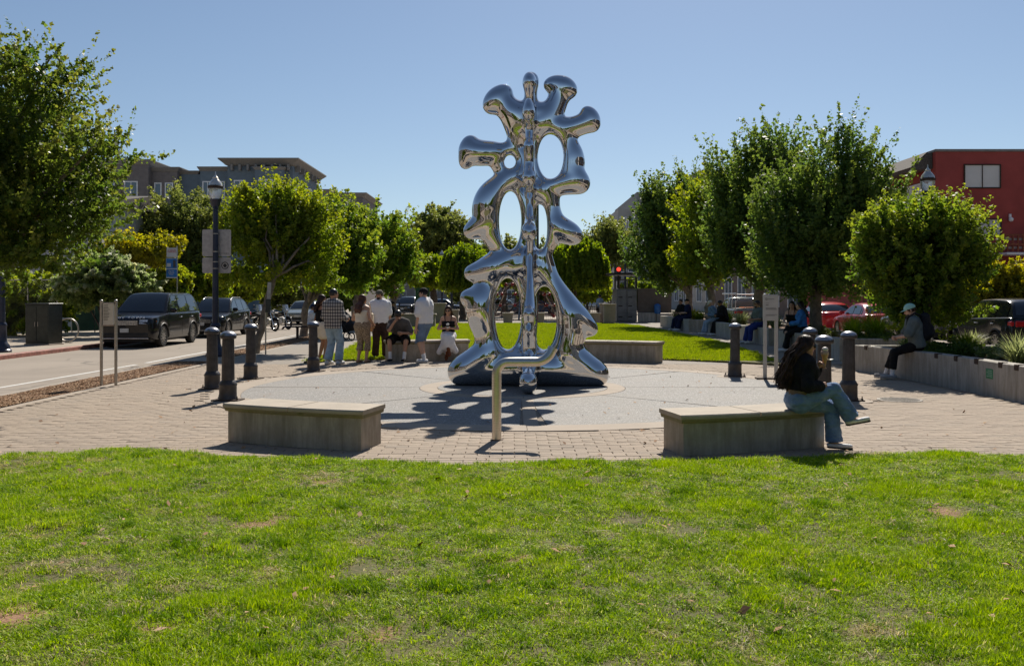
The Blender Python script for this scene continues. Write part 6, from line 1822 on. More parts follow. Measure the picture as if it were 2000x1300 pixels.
    for y, z in prof:
        h_ = ghw(z); cr = .035 if z > belt + .2 else .01
        rows.append([(hw * .90, y - y0, min(z, belt - .02)), (h_, y - y0, z - .012), (h_ * .93, y - y0, z + .012), (h_ * .5, y - y0, z + cr), (0, y - y0, z + cr * 1.2), (-h_ * .5, y - y0, z + cr), (-h_ * .93, y - y0, z + .012), (-h_, y - y0, z - .012), (-hw * .90, y - y0, min(z, belt - .02))])
    mb = MB(); mb.grid(rows, flip=True); mb.build('cabin', PT[pt], o, 40)
    pz = lambda y: float(np.interp(y, prof[:, 0], prof[:, 1]))
    pil = S_['pil']
    for k in range(3 if kind != 'pickup' else 2):
        a, b = pil[k] + .03, pil[k + 1] - .03
        yy = np.linspace(a, b, 9); zt = [max(belt + .04, pz(y) - .075) for y in yy]
        if k == 0: pass
        if b - a < .12: continue
        for sd in (-1, 1):
            bot = [(sd * (ghw(belt + .03) + .007), y - y0, belt + .03) for y in yy]; tp = [(sd * (ghw(z) + .006), y - y0, z) for y, z in zip(yy, zt)]
            mb = MB(); mb.grid([bot, tp], flip=sd > 0); mb.build('side_window', M['car_glass'], o)
    if True:      # front quarter of the side glass follows the screen pillar
        for sd in (-1, 1):
            a, b = gh[0][0] + .22, pil[0] + .02
            yy = np.linspace(a, b, 5); zt = [max(belt + .035, pz(y) - .11) for y in yy]
            mb = MB(); mb.grid([[(sd * (ghw(belt + .03) + .007), y - y0, belt + .03) for y in yy], [(sd * (ghw(z) + .006), y - y0, z) for y, z in zip(yy, zt)]], flip=sd > 0); mb.build('side_window', M['car_glass'], o)
    def screen(nm, ya, yb):
        yy = np.linspace(ya, yb, 7); rws = []
        for y in yy:
            z = pz(y); h_ = ghw(z) * .90; dz = .010
            sl = (pz(y + .02) - pz(y - .02)) / .04; nl = math.sqrt(1 + sl * sl); ny, nz = -sl / nl, 1 / nl
            cr = .035 if z > belt + .2 else .01 + .025 * max(0, (z - belt) / .2)
            rws.append([(x * h_, y - y0 + ny * .012, z + (cr * (1.2 - .9 * abs(x)) if abs(x) < .9 else .014) + nz * .012) for x in (-1, -.6, -.2, .2, .6, 1)])
        mb = MB(); mb.grid(rws); mb.build(nm, M['car_glass'], o, 60)
    screen('windshield', gh[0][0] + .07, gh[1][0] - .02 + .04)
    screen('rear_window', gh[-2][0] + .02, gh[-1][0] - .06)
    # doors with handles, proud of the body side by a few millimetres
    dz0, dz1 = S_['sill'] + .06, belt - .05
    edges = [gh[0][0] + .12, pil[1], pil[2] + .15] if kind not in ('pickup',) else [gh[0][0] + .12, 3.15]
    for k in range(len(edges) - 1):
        a, b = edges[k] + .012, edges[k + 1] - .012
        for sd in (-1, 1):
            yy = [v for v in np.linspace(a, b, 12)]; rw = []
            for y in yy:
                s_ = sect(y); zz = [max(dz0, zb(y) + .02), dz0 + .12, (dz0 + dz1) / 2, dz1]
                xs = [float(np.interp(max(z, s_[1][1]), [q[1] for q in s_[1:6]], [q[0] for q in s_[1:6]])) for z in zz]
                rw.append([(sd * (x + .006), y - y0, max(z, zb(y) + .02)) for x, z in zip(xs, zz)])
            mb = MB(); mb.grid(rw, flip=sd < 0)
            rim_ = [q[0] for q in rw] + rw[-1][1:] + [q[-1] for q in rw[::-1]][1:] + rw[0][::-1][1:-1]
            inn = [(x - sd * .012, y, z) for x, y, z in rim_]; nn = len(rim_)
            mb.add(rim_ + inn, [(i, (i + 1) % nn, (i + 1) % nn + nn, i + nn) for i in range(nn)])
            d_ = mb.build('door', PT[pt], o, 50)
            mb = MB(); yb_ = b - .12; mb.bbox((sd * (wf(yb_) + .004), yb_ - .1 - y0, dz1 - .13), (sd * (wf(yb_) + .028), yb_ + .06 - y0, dz1 - .10), .008); mb.build('handle', M['silver_trim'] if kind != 'sedan' else PT[pt], d_)
    for sd in (-1, 1):
        my = gh[0][0] + .38; mb = MB(); mb.bbox((sd * (hw * .93), my - .07 - y0, belt + .0), (sd * (hw * .93 + .22), my + .07 - y0, belt + .16), .04); mb.build('wing_mirror', PT[pt], o, 50)
    # front
    zf = lerp_poly(S_['deck'], .06)
    for sd in (-1, 1):
        mb = MB(); x0, x1 = .50 * hw, .93 * hw
        mb.grid([[(sd * x0, -.012 - y0, zf - .16), (sd * x0, .02 - y0, zf - .03)], [(sd * .76 * hw, .0 - y0, zf - .17), (sd * .76 * hw, .03 - y0, zf - .025)], [(sd * .86 * hw, .10 - y0, zf - .16), (sd * .86 * hw, .13 - y0, zf - .02)], [(sd * .955 * hw, .34 - y0, zf - .11), (sd * .94 * hw, .36 - y0, zf + .0)]], flip=sd < 0)
        mb.build('headlight', M['headlight'], o, 60)
        mb = MB(); mb.bbox((sd * .9 * hw, .30 - y0, zf - .10), (sd * .97 * hw, .42 - y0, zf - .06), .01); mb.build('side_marker', M['amber'], o)
        mb = MB(); zr = lerp_poly(S_['deck'], L - .06)
        mb.bbox((sd * .52 * hw, L - .05 - y0, zr - .25), (sd * .86 * hw, L + .014 - y0, zr - .06), .03); mb.bbox((sd * .80 * hw, L - .30 - y0, zr - .22), (sd * .965 * hw, L - .06 - y0, zr - .07), .03); mb.build('taillight', M['taillight'], o, 50)
    mb = MB(); mb.bbox((-.47 * hw, -.022 - y0, zf - .22), (.47 * hw, .02 - y0, zf - .05), .02); gr = mb.build('grille', M['trim'], o)
    mb = MB()
    for k in range(5): mb.box((-.45 * hw, -.027 - y0, zf - .205 + k * .034), (.45 * hw, -.0225 - y0, zf - .193 + k * .034))
    for k in range(-7, 8): mb.box((k * .058 * hw - .004, -.029 - y0, zf - .21), (k * .058 * hw + .004, -.0275 - y0, zf - .06))
    mb.build('grille_mesh', M['silver_trim'], gr)
    mb = MB(); mb.bbox((-.80 * hw, -.028 - y0, S_['sill'] + .02), (.80 * hw, .03 - y0, S_['sill'] + .20), .03); mb.build('lower_intake', M['trim'], o)
    mb = MB(); mb.bbox((-.82 * hw, -.034 - y0, S_['sill'] + .0), (.82 * hw, .0 - y0, S_['sill'] + .03), .008); mb.build('bumper_strip', M['silver_trim'], o)
    mb = MB(); mb.bbox((-.15, -.04 - y0, S_['sill'] + .22), (.15, -.02 - y0, S_['sill'] + .36), .005); mb.build('licence_plate', M['plate'], o)
    mb = MB(); mb.bbox((-.15, L + .0 - y0, S_['sill'] + .42), (.15, L + .02 - y0, S_['sill'] + .56), .005); mb.build('licence_plate', M['plate'], o)
    mb = MB(); mb.bbox((-.84 * hw, L - .04 - y0, S_['sill'] + .0), (.84 * hw, L + .03 - y0, S_['sill'] + .26), .04); mb.build('rear_bumper', M['trim'] if kind != 'sedan' else PT[pt], o, 50)
    if kind == 'pickup':
        mb = MB(); mb.box((-hw * .82, 3.3 - y0, .75), (hw * .82, 5.2 - y0, 1.1)); mb.build('load_bed', M['trim'], o)
        for yy in (3.35, 4.3, 5.15):
            mb = MB()
            for sd in (-1, 1): mb.tube([(sd * hw * .92, yy - y0, 1.0), (sd * hw * .88, yy - y0, 1.86)], .025, 6)
            mb.tube([(-hw * .88, yy - y0, 1.86), (hw * .88, yy - y0, 1.86)], .025, 6); mb.build('rack_hoop', M['silver_trim'], o)
        for sd in (-1, 1):
            mb = MB(); mb.tube([(sd * hw * .88, 1.9 - y0, 1.90), (sd * hw * .88, 5.25 - y0, 1.90)], .03, 6); mb.build('rack_rail', M['silver_trim'], o)
        mb = MB(); mb.bbox((-.5, 3.6 - y0, 1.0), (.3, 4.8 - y0, 1.16), .03); mb.build('orange_load', M['amber'], o)
    if roofrails:
        for sd in (-1, 1):
            mb = MB(); mb.tube([(sd * hw * .66, 2.1 - y0, pz(2.1) + .02), (sd * hw * .66, 2.4 - y0, top + .05), (sd * hw * .66, L - .9 - y0, top + .04), (sd * hw * .66, L - .6 - y0, pz(L - .6) + .01)], .016, 6); mb.build('roof_rail', M['silver_trim'], o, 60)
    if text:
        cu = bpy.data.curves.new('hood_text', 'FONT'); cu.body = text; cu.size = .13; cu.extrude = .004; cu.align_x = 'CENTER'; cu.space_character = 1.7
        tmp = bpy.data.objects.new('tmp_text', cu); COL.objects.link(tmp); dg = bpy.context.evaluated_depsgraph_get(); me = bpy.data.meshes.new_from_object(tmp.evaluated_get(dg)); bpy.data.objects.remove(tmp)
        me.materials.clear(); me.materials.append(M['white_letter']); lo_ = link('hood_lettering', me, o, (0, .055 - y0, lerp_poly(S_['deck'], .06) + .012)); lo_.rotation_euler = (R(42), 0, 0)
        lo_['kind'] = 'stuff'
    return o

RC = -13.2
car('large black luxury SUV facing the camera at the left kerb', (RC, 33.9, RZ), 0, 'black', 'bigsuv', text='RANGE ROVER', wspokes=12)
car('smaller black SUV with roof rails behind the large black one', (RC - .05, 41.5, RZ), 0, 'black', 'suv', roofrails=True)
car('dark silver car half hidden behind a tree trunk beyond the motorcycles', (RC + .1, 58.5, RZ), 0, 'green_grey', 'sedan')
car('black SUV in the distance facing the camera behind the men in white tees', (P(793, 577, 84).x, 86, RZ), R(-8), 'black', 'suv')
car('white SUV beside the distant black SUV', (P(826, 577, 90).x, 92, RZ), R(-10), 'white', 'suv')
car('dark blue car in the distance left of the drooping trees', (P(870, 577, 84).x, 86, RZ), R(70), 'blue', 'sedan')
car('silver car in the distance behind the climbing net', (P(985, 577, 92).x, 94, RZ), R(80), 'silver', 'sedan')
car('blue car in the distance seen through the sculpture', (P(1050, 577, 88).x, 90, RZ), R(95), 'blue', 'sedan')
car('pale car in the distance right of the sculpture', (P(1150, 577, 100).x, 102, RZ), R(90), 'silver', 'suv')
car('black SUV with its front wheel turned at the right edge', (15.75, 29.6, RZ), R(180), 'black', 'suv', turn=R(-24))
car('grey brown car partly hidden behind the mint cap man', (15.75, 35.2, RZ), R(180), 'grey', 'suv')
car('deep red coupe in the middle of the right hand row', (15.7, 40.5, RZ), R(180), 'red2', 'sedan')
car('bright red car ahead of the deep red coupe', (15.6, 45.9, RZ), R(180), 'red', 'sedan')
car('dark SUV beyond the pickup truck under the trees', (15.7, 60, RZ), R(180), 'black', 'suv')
car('grey pickup truck with a pipe rack over its bed', (13.05, 52.8, RZ), R(180), 'green_grey', 'pickup', cat='truck')

# ---- motorcycles
def motorcycle(label, loc, rz, screen=False):
    o = thing('motorcycle', label, 'motorcycle', loc, rz, 'motorcycles parked at the kerb')
    r = .31
    for y, nm in ((-.72, 'front'), (.70, 'rear')):
        mb = MB(); mb.tube([(0, y + r * .86 * math.cos(a), r + r * .86 * math.sin(a)) for a in np.linspace(0, 2 * PI, 24, endpoint=False)], r * .17, 8, closed=True); w_ = mb.build('wheel', M['tyre'], o, 60)
        mb = MB(); mb.tube([(0, y + r * .68 * math.cos(a), r + r * .68 * math.sin(a)) for a in np.linspace(0, 2 * PI, 24, endpoint=False)], r * .06, 6, closed=True)
        for k in range(10):
            a = 2 * PI * k / 10; mb.tube([(.02 * (-1) ** k, y, r), (0, y + r * .68 * math.cos(a), r + r * .68 * math.sin(a))], .008, 4)
        mb.tube([(-.07, y, r), (.07, y, r)], .05, 10); mb.build('rim', M['rim'], w_, 40)
    for sx in (-1, 1):
        mb = MB(); mb.tube([(sx * .09, -.72, r), (sx * .09, -.42, 1.0)], [.028, .022], 8); mb.build('fork_leg', M['chrome'], o, 60)
        mb = MB(); mb.tube([(sx * .10, .70, r), (sx * .12, .42, .78)], .025, 8); mb.build('shock_absorber', M['chrome'], o, 60)
        mb = MB(); mb.tube([(sx * .02, -.40, 1.02), (sx * .25, -.38, 1.10), (sx * .38, -.26, 1.06)], .016, 6); mb.build('handlebar', M['trim'], o, 60)
        mb = MB(); mb.tube([(sx * .28, -.42, 1.12), (sx * .34, -.46, 1.24)], .008, 5); mb.bbox((sx * .34 - .05, -.48, 1.22), (sx * .34 + .05, -.46, 1.31), .01); mb.build('mirror', M['trim'], o)
    f = Field((-.3, -.7, .2), (.3, 1.1, 1.1), .025); f.cone((0, -.30, .84), (0, .10, .80), .15, .12, k=.03); t_ = f.mesh('fuel_tank', PT['black'], o, proj=0)
    f = Field((-.3, -.7, .2), (.3, 1.2, 1.1), .025); f.chain([(0, .15, .76), (0, .45, .74), (0, .80, .84)], [.10, .12, .08], k=.02, sq=((1, 0, 0), 1.3)); f.mesh('saddle', M['trim'], o, proj=0)
    mb = MB(); mb.bbox((-.17, -.28, .28), (.17, .22, .62), .05); mb.lathe([(.12, -.2), (.12, .2)], 14, M=Matrix.Translation((0, .05, .42)) @ Matrix.Rotation(PI / 2, 4, 'Y')); mb.build('engine', M['silver_trim'], o, 40)
    mb = MB(); mb.tube([(.14, -.2, .35), (.18, .1, .26), (.19, .85, .34)], [.035, .04, .055], 8); mb.build('exhaust', M['chrome'], o, 60)
    mb = MB(); mb.tube([(0, -.42, .98), (0, -.2, .72), (0, .2, .66), (0, .7, .32)], .035, 8); mb.build('frame', M['trim'], o, 60)
    mb = MB(); mb.lathe([(.02, 0), (.09, .03), (.10, .10), (.08, .13)], 14, M=Matrix.Translation((0, -.48, .95)) @ Matrix.Rotation(PI / 2, 4, 'X')); mb.build('headlamp', M['headlight'], o, 50)
    mb = MB(); mb.grid([[(x, y + .72 * 0 - .72 + 0, 0) for x in (0,)] * 2] * 2) if False else mb.tube([(0, -.72 + .36 * math.cos(a), r + .36 * math.sin(a)) for a in np.linspace(.6, 2.4, 9)], .045, 6); mb.build('front_fender', PT['black'], o, 60)
    mb = MB(); mb.tube([(0, .70 + .36 * math.cos(a), r + .36 * math.sin(a)) for a in np.linspace(.4, 2.2, 9)], .055, 6); mb.build('rear_fender', PT['black'], o, 60)
    if screen:
        mb = MB(); mb.grid([[(x, -.50 - .06 * (1 - abs(x) * 4) + (z - 1.0) * .35, z) for x in (-.18, -.1, 0, .1, .18)] for z in (1.0, 1.15, 1.32)]); 
        mb.grid([[(x, -.494 - .06 * (1 - abs(x) * 4) + (z - 1.0) * .35, z) for x in (-.18, -.1, 0, .1, .18)] for z in (1.0, 1.15, 1.32)], flip=True); mb.build('windscreen', M['headlight'], o, 60)
    return o
motorcycle('low black cruiser motorcycle parked nearest the small black SUV', (P(520, 577, 47).x, 47, RZ), R(52))
motorcycle('black motorcycle with a windscreen right of the low cruiser', (P(548, 577, 49.5).x, 49.5, RZ), R(48), True)
motorcycle('black scooter-like motorcycle mostly hidden behind the cruiser', (P(497, 577, 49).x, 48.8, RZ), R(55), True)

# ------------------------------------------------------------------ planter walls on the right
def wall_run(mb, pts, th, z0, z1, bev=.012):
    """vertical wall along a polyline, thickness to the +x side"""
    n = len(pts); L_ = []; R_ = []
    for i, p in enumerate(pts):
        a = Vector(pts[max(i - 1, 0)]); b = Vector(pts[min(i + 1, n - 1)]); t_ = (b - a).normalized(); nr = Vector((t_.y, -t_.x))
        L_.append(Vector(p)); R_.append(Vector(p) + nr * th)
    rows = []
    for l, r_ in zip(L_, R_):
        rows.append([(l.x, l.y, z0), (l.x, l.y, z1 - bev), (l.x + (r_.x - l.x) * bev / th, l.y + (r_.y - l.y) * bev / th, z1), (r_.x - (r_.x - l.x) * bev / th, r_.y - (r_.y - l.y) * bev / th, z1), (r_.x, r_.y, z1 - bev), (r_.x, r_.y, z0)])
    mb.grid(rows); m = len(rows[0]); mb.add(rows[0], [tuple(range(m))]); mb.add(rows[-1], [tuple(reversed(range(m)))])
def planter(label, front, xb, soilz=.43, th=.24, zt=.55):
    o = thing('planter', label, 'planter', (0, 0, 0), group='concrete planters along the right side')
    mb = MB(); wall_run(mb, front, th, -.05, zt); mb.build('front_wall', M['wall_concrete'], o, 30)
    y0, y1 = front[0][1], front[-1][1]
    mb = MB(); mb.bbox((front[0][0] + th + .003, y0, -.05), (xb, y0 + .22, zt - .003), .012); mb.build('end_wall', M['wall_concrete'], o)
    mb = MB(); mb.bbox((front[-1][0] + th + .003, y1 - .22, -.05), (xb, y1, zt - .003), .012); mb.build('end_wall', M['wall_concrete'], o)
    mb = MB(); mb.bbox((xb - .2, y0 + .223, -.05), (xb, y1 - .223, zt - .006), .012); mb.build('back_wall', M['wall_concrete'], o)
    mb = MB(); mb.prism([(x + .05, y) for x, y in front] + [(xb - .05, y1), (xb - .05, y0)][::1], -.04, soilz) if False else mb.prism([(xb - .05, y0 + .05), (xb - .05, y1 - .05)] + [(x + .1, min(max(y, y0 + .05), y1 - .05)) for x, y in front[::-1]], -.04, soilz)
    mb.build('soil', M['soil'], o)
    return o
pc = [(7.95, 5.0), (7.72, 9.0), (7.58, 12.0), (7.60, 13.6), (7.66, 15.3), (7.62, 17.1), (7.5, 18.5), (7.28, 19.6)]
pc = [tuple(p) for p in catmull(pc, 4)]
pl1 = planter('long curved planter under the man in the mint cap', pc, 10.3)
planter('planter under the two seated women and the mottled trunk', [(8.0, 22.5), (7.98, 25), (7.95, 27.7)], 10.3)
planter('planter under the bearded man beside the tall sign', [(8.15, 29.3), (8.1, 33), (8.1, 38.4)], 10.3)
planter('farthest planter near the kiosk and blue can', [(7.75, 40.4), (7.7, 43), (7.72, 48)], 10.3)
# metal skate stops and a green plaque on the long planter
for k, (px, py) in enumerate([(1683, 676), (1725, 685), (1797, 697), (1837, 701), (1868, 708), (1918, 715), (1968, 724)]):
    y = [19.2, 18.2, 16.6, 15.9, 15.2, 14.4, 13.9][k]; x = float(np.interp(y, [p[1] for p in pc], [p[0] for p in pc]))
    mb = MB(); mb.bbox((x - .012, y - .06, .47), (x + .09, y + .06, .562), .008); mb.build('skate_stop', M['rust'], pl1)
y = 14.75; x = float(np.interp(y, [p[1] for p in pc], [p[0] for p in pc]))
M['plaque'] = simple('green_plaque', (0.04, 0.22, 0.10), .5)
mb = MB(); mb.bbox((x - .008, y - .11, .27), (x + .01, y + .11, .43), .003); pq = mb.build('green_plaque', M['plaque'], pl1)
M['pale_green'] = simple('pale_green_print', (0.35, 0.55, 0.42), .6)
mb = MB()
for k in range(4): mb.box((x - .0095, y - .08, .395 - k * .03), (x - .0078, y + (.08 if k % 2 else .05), .405 - k * .03))
mb.build('plaque_print', M['pale_green'], pq)

def tuft(label, x, y, z, mat, n, h, spread, w, seed, name='ornamental_grass', flowers=None, group='planter plants'):
    o = thing(name, label, 'plant', (x, y, z), group=group)
    r = np.random.default_rng(seed); V = []; Q = []; A = []
    for _ in range(n):
        a = r.random() * 2 * PI; hh = h * (.55 + .6 * r.random()); sp = spread * (.2 + .9 * r.random()); b = r.normal(0, .05, 2); ph = a + PI / 2
        k0 = len(V)
        for t in (0, .35, .7, 1.0):
            d = sp * t ** 1.8; zz = hh * (t - .32 * (sp / spread) * t ** 2.6); ww = w * (1, .9, .65, .08)[(0, .35, .7, 1.0).index(t)] / 2
            c = (b[0] + math.cos(a) * d, b[1] + math.sin(a) * d)
            V += [(c[0] - math.cos(ph) * ww, c[1] - math.sin(ph) * ww, zz), (c[0] + math.cos(ph) * ww, c[1] + math.sin(ph) * ww, zz)]
        Q += [(k0 + 2 * i, k0 + 2 * i + 1, k0 + 2 * i + 3, k0 + 2 * i + 2) for i in range(3)]; A += [r.random()] * 3
    np_mesh('leaf_blades', V, Q, M[mat], o, attr={'rnd': ('FACE', A), 'tip': ('FACE', np.zeros(len(A)))})
    if flowers:
        mb = MB()
        for _ in range(flowers[1]):
            a = r.random() * 6.28; d = spread * .5 * r.random(); hh = h * (.9 + .5 * r.random())
            mb.tube([(0, 0, 0), (d * math.cos(a), d * math.sin(a), hh)], .006, 4); mb.sphere((d * math.cos(a), d * math.sin(a), hh), (.035, .035, .05), 6, 4)
        mb.build('flower_stalks', M[flowers[0]], o)
    return o
M['orange_flower'] = simple('orange_flower', (0.6, 0.20, 0.03), .6); M['yellow_flower'] = simple('yellow_flower', (0.65, 0.42, 0.03), .6)
sd = 600
pls = [(8.25, 15.0, 'sage', .62, 'large pale arching grass clump right of the mint cap man'), (8.75, 13.9, 'sage', .6, 'pale grass clump at the right edge of the picture'), (8.9, 15.6, 'sage', .6, 'arching grass clump behind the large pale one'), (8.3, 13.0, 'sage', .5, 'grass clump by the wall at the right frame edge'), (9.4, 14.6, 'gold', .5, 'golden grass clump before the black SUV'), (9.3, 16.6, 'sage', .5, 'grass clump behind the backpack'),
       (8.0, 18.6, 'pale', .42, 'low pink tinged plant left of the mint cap man'), (8.3, 19.0, 'sage', .5, 'grass clump at the far corner of the long planter'), (9.0, 18.3, 'weep', .5, 'bright green strappy plant before the grey car'), (9.5, 19.0, 'sage', .5, 'grass clump under the low round tree'),
       (8.6, 23.2, 'weep', .7, 'strappy green plant right of the mottled trunk'), (9.3, 23.4, 'weep', .75, 'tall strappy green plant before the red coupe'), (9.8, 23.0, 'sage', .7, 'pale grass clump before the red coupe'), (9.0, 24.4, 'weep', .7, 'green strappy plant beside the mottled trunk'), (9.8, 25.2, 'weep', .8, 'tall plant before the bright red car'),
       (8.7, 30.4, 'sage', .6, 'pale grass clump behind the bearded man'), (8.8, 32.2, 'weep', .6, 'green clump left of the tall sign'), (8.6, 34.6, 'sage', .65, 'silvery grass between the seated pairs'), (9.0, 36.0, 'pale', .5, 'pinkish plant behind the black hooded person'), (8.9, 38.0, 'weep', .6, 'green clump behind the person in pale jeans'),
       (8.4, 41.2, 'weep', .55, 'green clump at the front of the farthest planter'), (8.7, 44.0, 'gold', .6, 'golden grass in the farthest planter'), (8.3, 46.5, 'sage', .55, 'pale grass at the far end of the planters')]
for x, y, mt, h_, lab in pls:
    sd += 1; tuft(lab, x, y, .42, 'leaf_' + mt, 260, h_, h_ * .8, .014 + .0004 * y, sd, flowers=(('orange_flower', 6) if lab.endswith('coupe') else ('yellow_flower', 5) if 'bright red' in lab or 'tall sign' in lab else None))
for k, (x, y, lab) in enumerate([(8.5, 17.9, 'low dark green mat plant beside the seated man'), (8.3, 12.0, 'low mat plant at the right edge'), (9.0, 22.9, 'low dark mat plant behind the bollards'), (8.6, 26.4, 'low mat plant behind the woman in blue'), (9.3, 17.3, 'low brownish mat plant before the grey car'), (8.7, 14.2, 'low olive mat plant below the pale grass'), (9.5, 15.4, 'reddish mat plant near the black SUV')]):
    shrub(lab, y, [(x, y, .50, .55, .45, .13), (x + .4, y + .3, .48, .4, .4, .12)], 640 + 2 * k, ['leaf_dark', 'leaf_olive', 'leaf_dark', 'leaf_olive', 'leaf_pale', 'leaf_olive', 'leaf_gold'][k], 120, 30, .05, zb=.42, name='ground_cover_plant', stem=False, sl=(.1, .25), sr=.08, style='ball', group='planter plants')

# ------------------------------------------------------------------ buildings
t = NT('window_glass'); t.set((0.10, 0.13, 0.16), 0.06, spec=0.8); M['glass'] = t.m
M['white_frame'] = simple('white_frame', (0.82, 0.81, 0.80), .5, var=.05)
M['brown_stucco'] = simple('brown_stucco', (0.19, 0.165, 0.155), .9, var=.1, scale=2, bump=.2, bscale=30)
M['blue_stucco'] = simple('blue_grey_stucco', (0.15, 0.19, 0.225), .9, var=.08, scale=2, bump=.2, bscale=30)
M['cornice'] = simple('cornice', (0.23, 0.215, 0.20), .8, var=.08)
M['curtain'] = simple('curtain', (0.74, 0.71, 0.66), .9, var=.03, scale=1.5)
M['red_stucco'] = simple('red_stucco', (0.37, 0.066, 0.053), .85, var=.10, scale=1.2, bump=.35, bscale=24)
M['shingle'] = simple('dark_shingle', (0.10, 0.085, 0.07), .9, var=.25, scale=14)
M['pale_wall'] = simple('pale_building', (0.42, 0.40, 0.37), .85, var=.06, scale=1)
M['grey_wall'] = simple('grey_building', (0.24, 0.235, 0.23), .85, var=.08, scale=1)
M['wood_red'] = simple('stained_wood', (0.26, 0.07, 0.03), .7, var=.25, scale=8)
M['brown_wall'] = simple('brown_wall', (0.17, 0.125, 0.10), .9, var=.12, scale=1.5)
def window_y(par, x0, x1, z0, z1, y, fr=.10, mull=1, glass='glass', hb=False, frame='white_frame'):
    """window in a wall facing -y; coordinates local to the building"""
    mb = MB(); dp = .08
    mb.bbox((x0 - fr, y - dp, z0 - fr), (x0, y + .02, z1 + fr), .01); mb.bbox((x1, y - dp, z0 - fr), (x1 + fr, y + .02, z1 + fr), .01)
    mb.bbox((x0, y - dp, z1), (x1, y + .02, z1 + fr), .01); mb.bbox((x0, y - dp, z0 - fr), (x1, y + .02, z0), .01)
    for k in range(mull): xm = x0 + (x1 - x0) * (k + 1) / (mull + 1); mb.box((xm - fr * .3, y - dp * .7, z0), (xm + fr * .3, y, z1))
    if hb: mb.box((x0, y - dp * .6, (z0 + z1) / 2 - .03), (x1, y, (z0 + z1) / 2 + .03))
    w = mb.build('window', M[frame], par)
    mb = MB(); mb.box((x0, y - .02, z0), (x1, y + .01, z1)); mb.build('pane', M[glass], w)
    return w
def window_x(par, y0, y1, z0, z1, x, sgn, fr=.10, glass='glass', frame='white_frame'):
    mb = MB(); a, b = sorted((x + sgn * .08, x - sgn * .02))
    mb.bbox((a, y0 - fr, z0 - fr), (b, y0, z1 + fr), .01); mb.bbox((a, y1, z0 - fr), (b, y1 + fr, z1 + fr), .01); mb.bbox((a, y0, z1), (b, y1, z1 + fr), .01); mb.bbox((a, y0, z0 - fr), (b, y1, z0), .01)
    mb.box((a, (y0 + y1) / 2 - .03, z0), (b, (y0 + y1) / 2 + .03, z1)); w = mb.build('window', M[frame], par)
    a, b = sorted((x + sgn * .02, x - sgn * .01)); mb = MB(); mb.box((a, y0, z0), (b, y1, z1)); mb.build('pane', M[glass], w); return w

D = 105.0; s_ = D / FPX
def X(px): return (px - 1000) * s_
def Z(py): return CAMH - (py - HORIZON) * s_
def cornice(par, x0, x1, y0, y1, z, ov=.9, h=.9, mat='cornice', nm='cornice'):
    mb = MB(); rows = []
    for o_, dz in ((0.02, 0), (.25 * ov, .12 * h), (.4 * ov, .3 * h), (.95 * ov, .8 * h), (ov, .85 * h), (ov, h), (0.0, h + .02)):
        rows.append([(x0 - o_, y0 - o_, z + dz), (x1 + o_, y0 - o_, z + dz), (x1 + o_, y1 + o_, z + dz), (x0 - o_, y1 + o_, z + dz)])
    mb.grid(rows, closed=True); mb.add(rows[-1], [(0, 1, 2, 3)]); return mb.build(nm, M[mat], par)
ap = thing('apartment_building', 'dark brown apartment block with white windows behind the left tree', 'building', (0, 0, 0), group=None)
mb = MB(); mb.box((X(60), D, -.2), (X(290), D + 20, Z(322))); mb.build('wall', M['brown_stucco'], ap); cornice(ap, X(60), X(290), D, D + 20, Z(322), .35, .6)
mb = MB(); mb.box((X(290) + .01, D + 1.0, -.2), (X(340), D + 20.5, Z(333))); mb.build('wall', M['brown_stucco'], ap); cornice(ap, X(290) + .01, X(340), D + 1.0, D + 20.5, Z(333), .4, .5)
for r_ in ((356, 386), (403, 432), (452, 482), (501, 530)):
    for c0, c1 in ((70, 92), (108, 130), (150, 172), (206, 222), (245, 267)): window_y(ap, X(c0), X(c1), Z(r_[1]), Z(r_[0]), D, .13)
    for c0, c1 in ((297, 307), (318, 330)): window_y(ap, X(c0), X(c1), Z(r_[1] - 2), Z(r_[0] + 1), D + 1.0, .13, 0)
bb = thing('apartment_building', 'blue grey apartment block with a big overhanging cornice', 'building', (0, 0, 0))
mb = MB(); mb.box((X(341), D + 2, -.2), (X(385), D + 18, Z(336))); mb.build('wall', M['blue_stucco'], bb); cornice(bb, X(341), X(385) - .62, D + 2, D + 18, Z(336), .3, .4)
mb = MB(); mb.box((X(385) + .01, D + 1, -.2), (X(444), D + 18, Z(332))); mb.build('wall', M['blue_stucco'], bb); cornice(bb, X(385) + .01, X(440), D + 1, D + 17, Z(332), .3, .5)
yb1 = D + 9
mb = MB(); mb.box((X(444) + .01, D, -.2), (X(572), D + 14, Z(330))); mb.build('tower_wall', M['blue_stucco'], bb); cornice(bb, X(444) + .01, X(572), D, D + 14, Z(324), .85, .8)
mb = MB(); mb.box((X(444) + .02, D + .02, Z(330)), (X(572) - .01, D + 13.9, Z(324))); mb.build('frieze', M['blue_stucco'], bb)
for k in range(8):
    x = X(455) + (X(565) - X(455)) * k / 7; mb = MB(); mb.box((x - .12, D - .6, Z(324) - .55), (x + .12, D - .003, Z(324) + .1)); mb.build('bracket', M['cornice'], bb)
for k in range(6):
    y = D + 1.2 + k * 2.2; mb = MB(); mb.box((X(572) + .003, y - .12, Z(324) - .55), (X(572) + .6, y + .12, Z(324) + .1)); mb.build('bracket', M['cornice'], bb)
mb = MB(); mb.box((X(502), D - .9, -.2), (X(558), D - .003, Z(334))); mb.build('bay', M['blue_stucco'], bb); cornice(bb, X(502), X(558), D - .9, D - .3, Z(334), .2, .35)
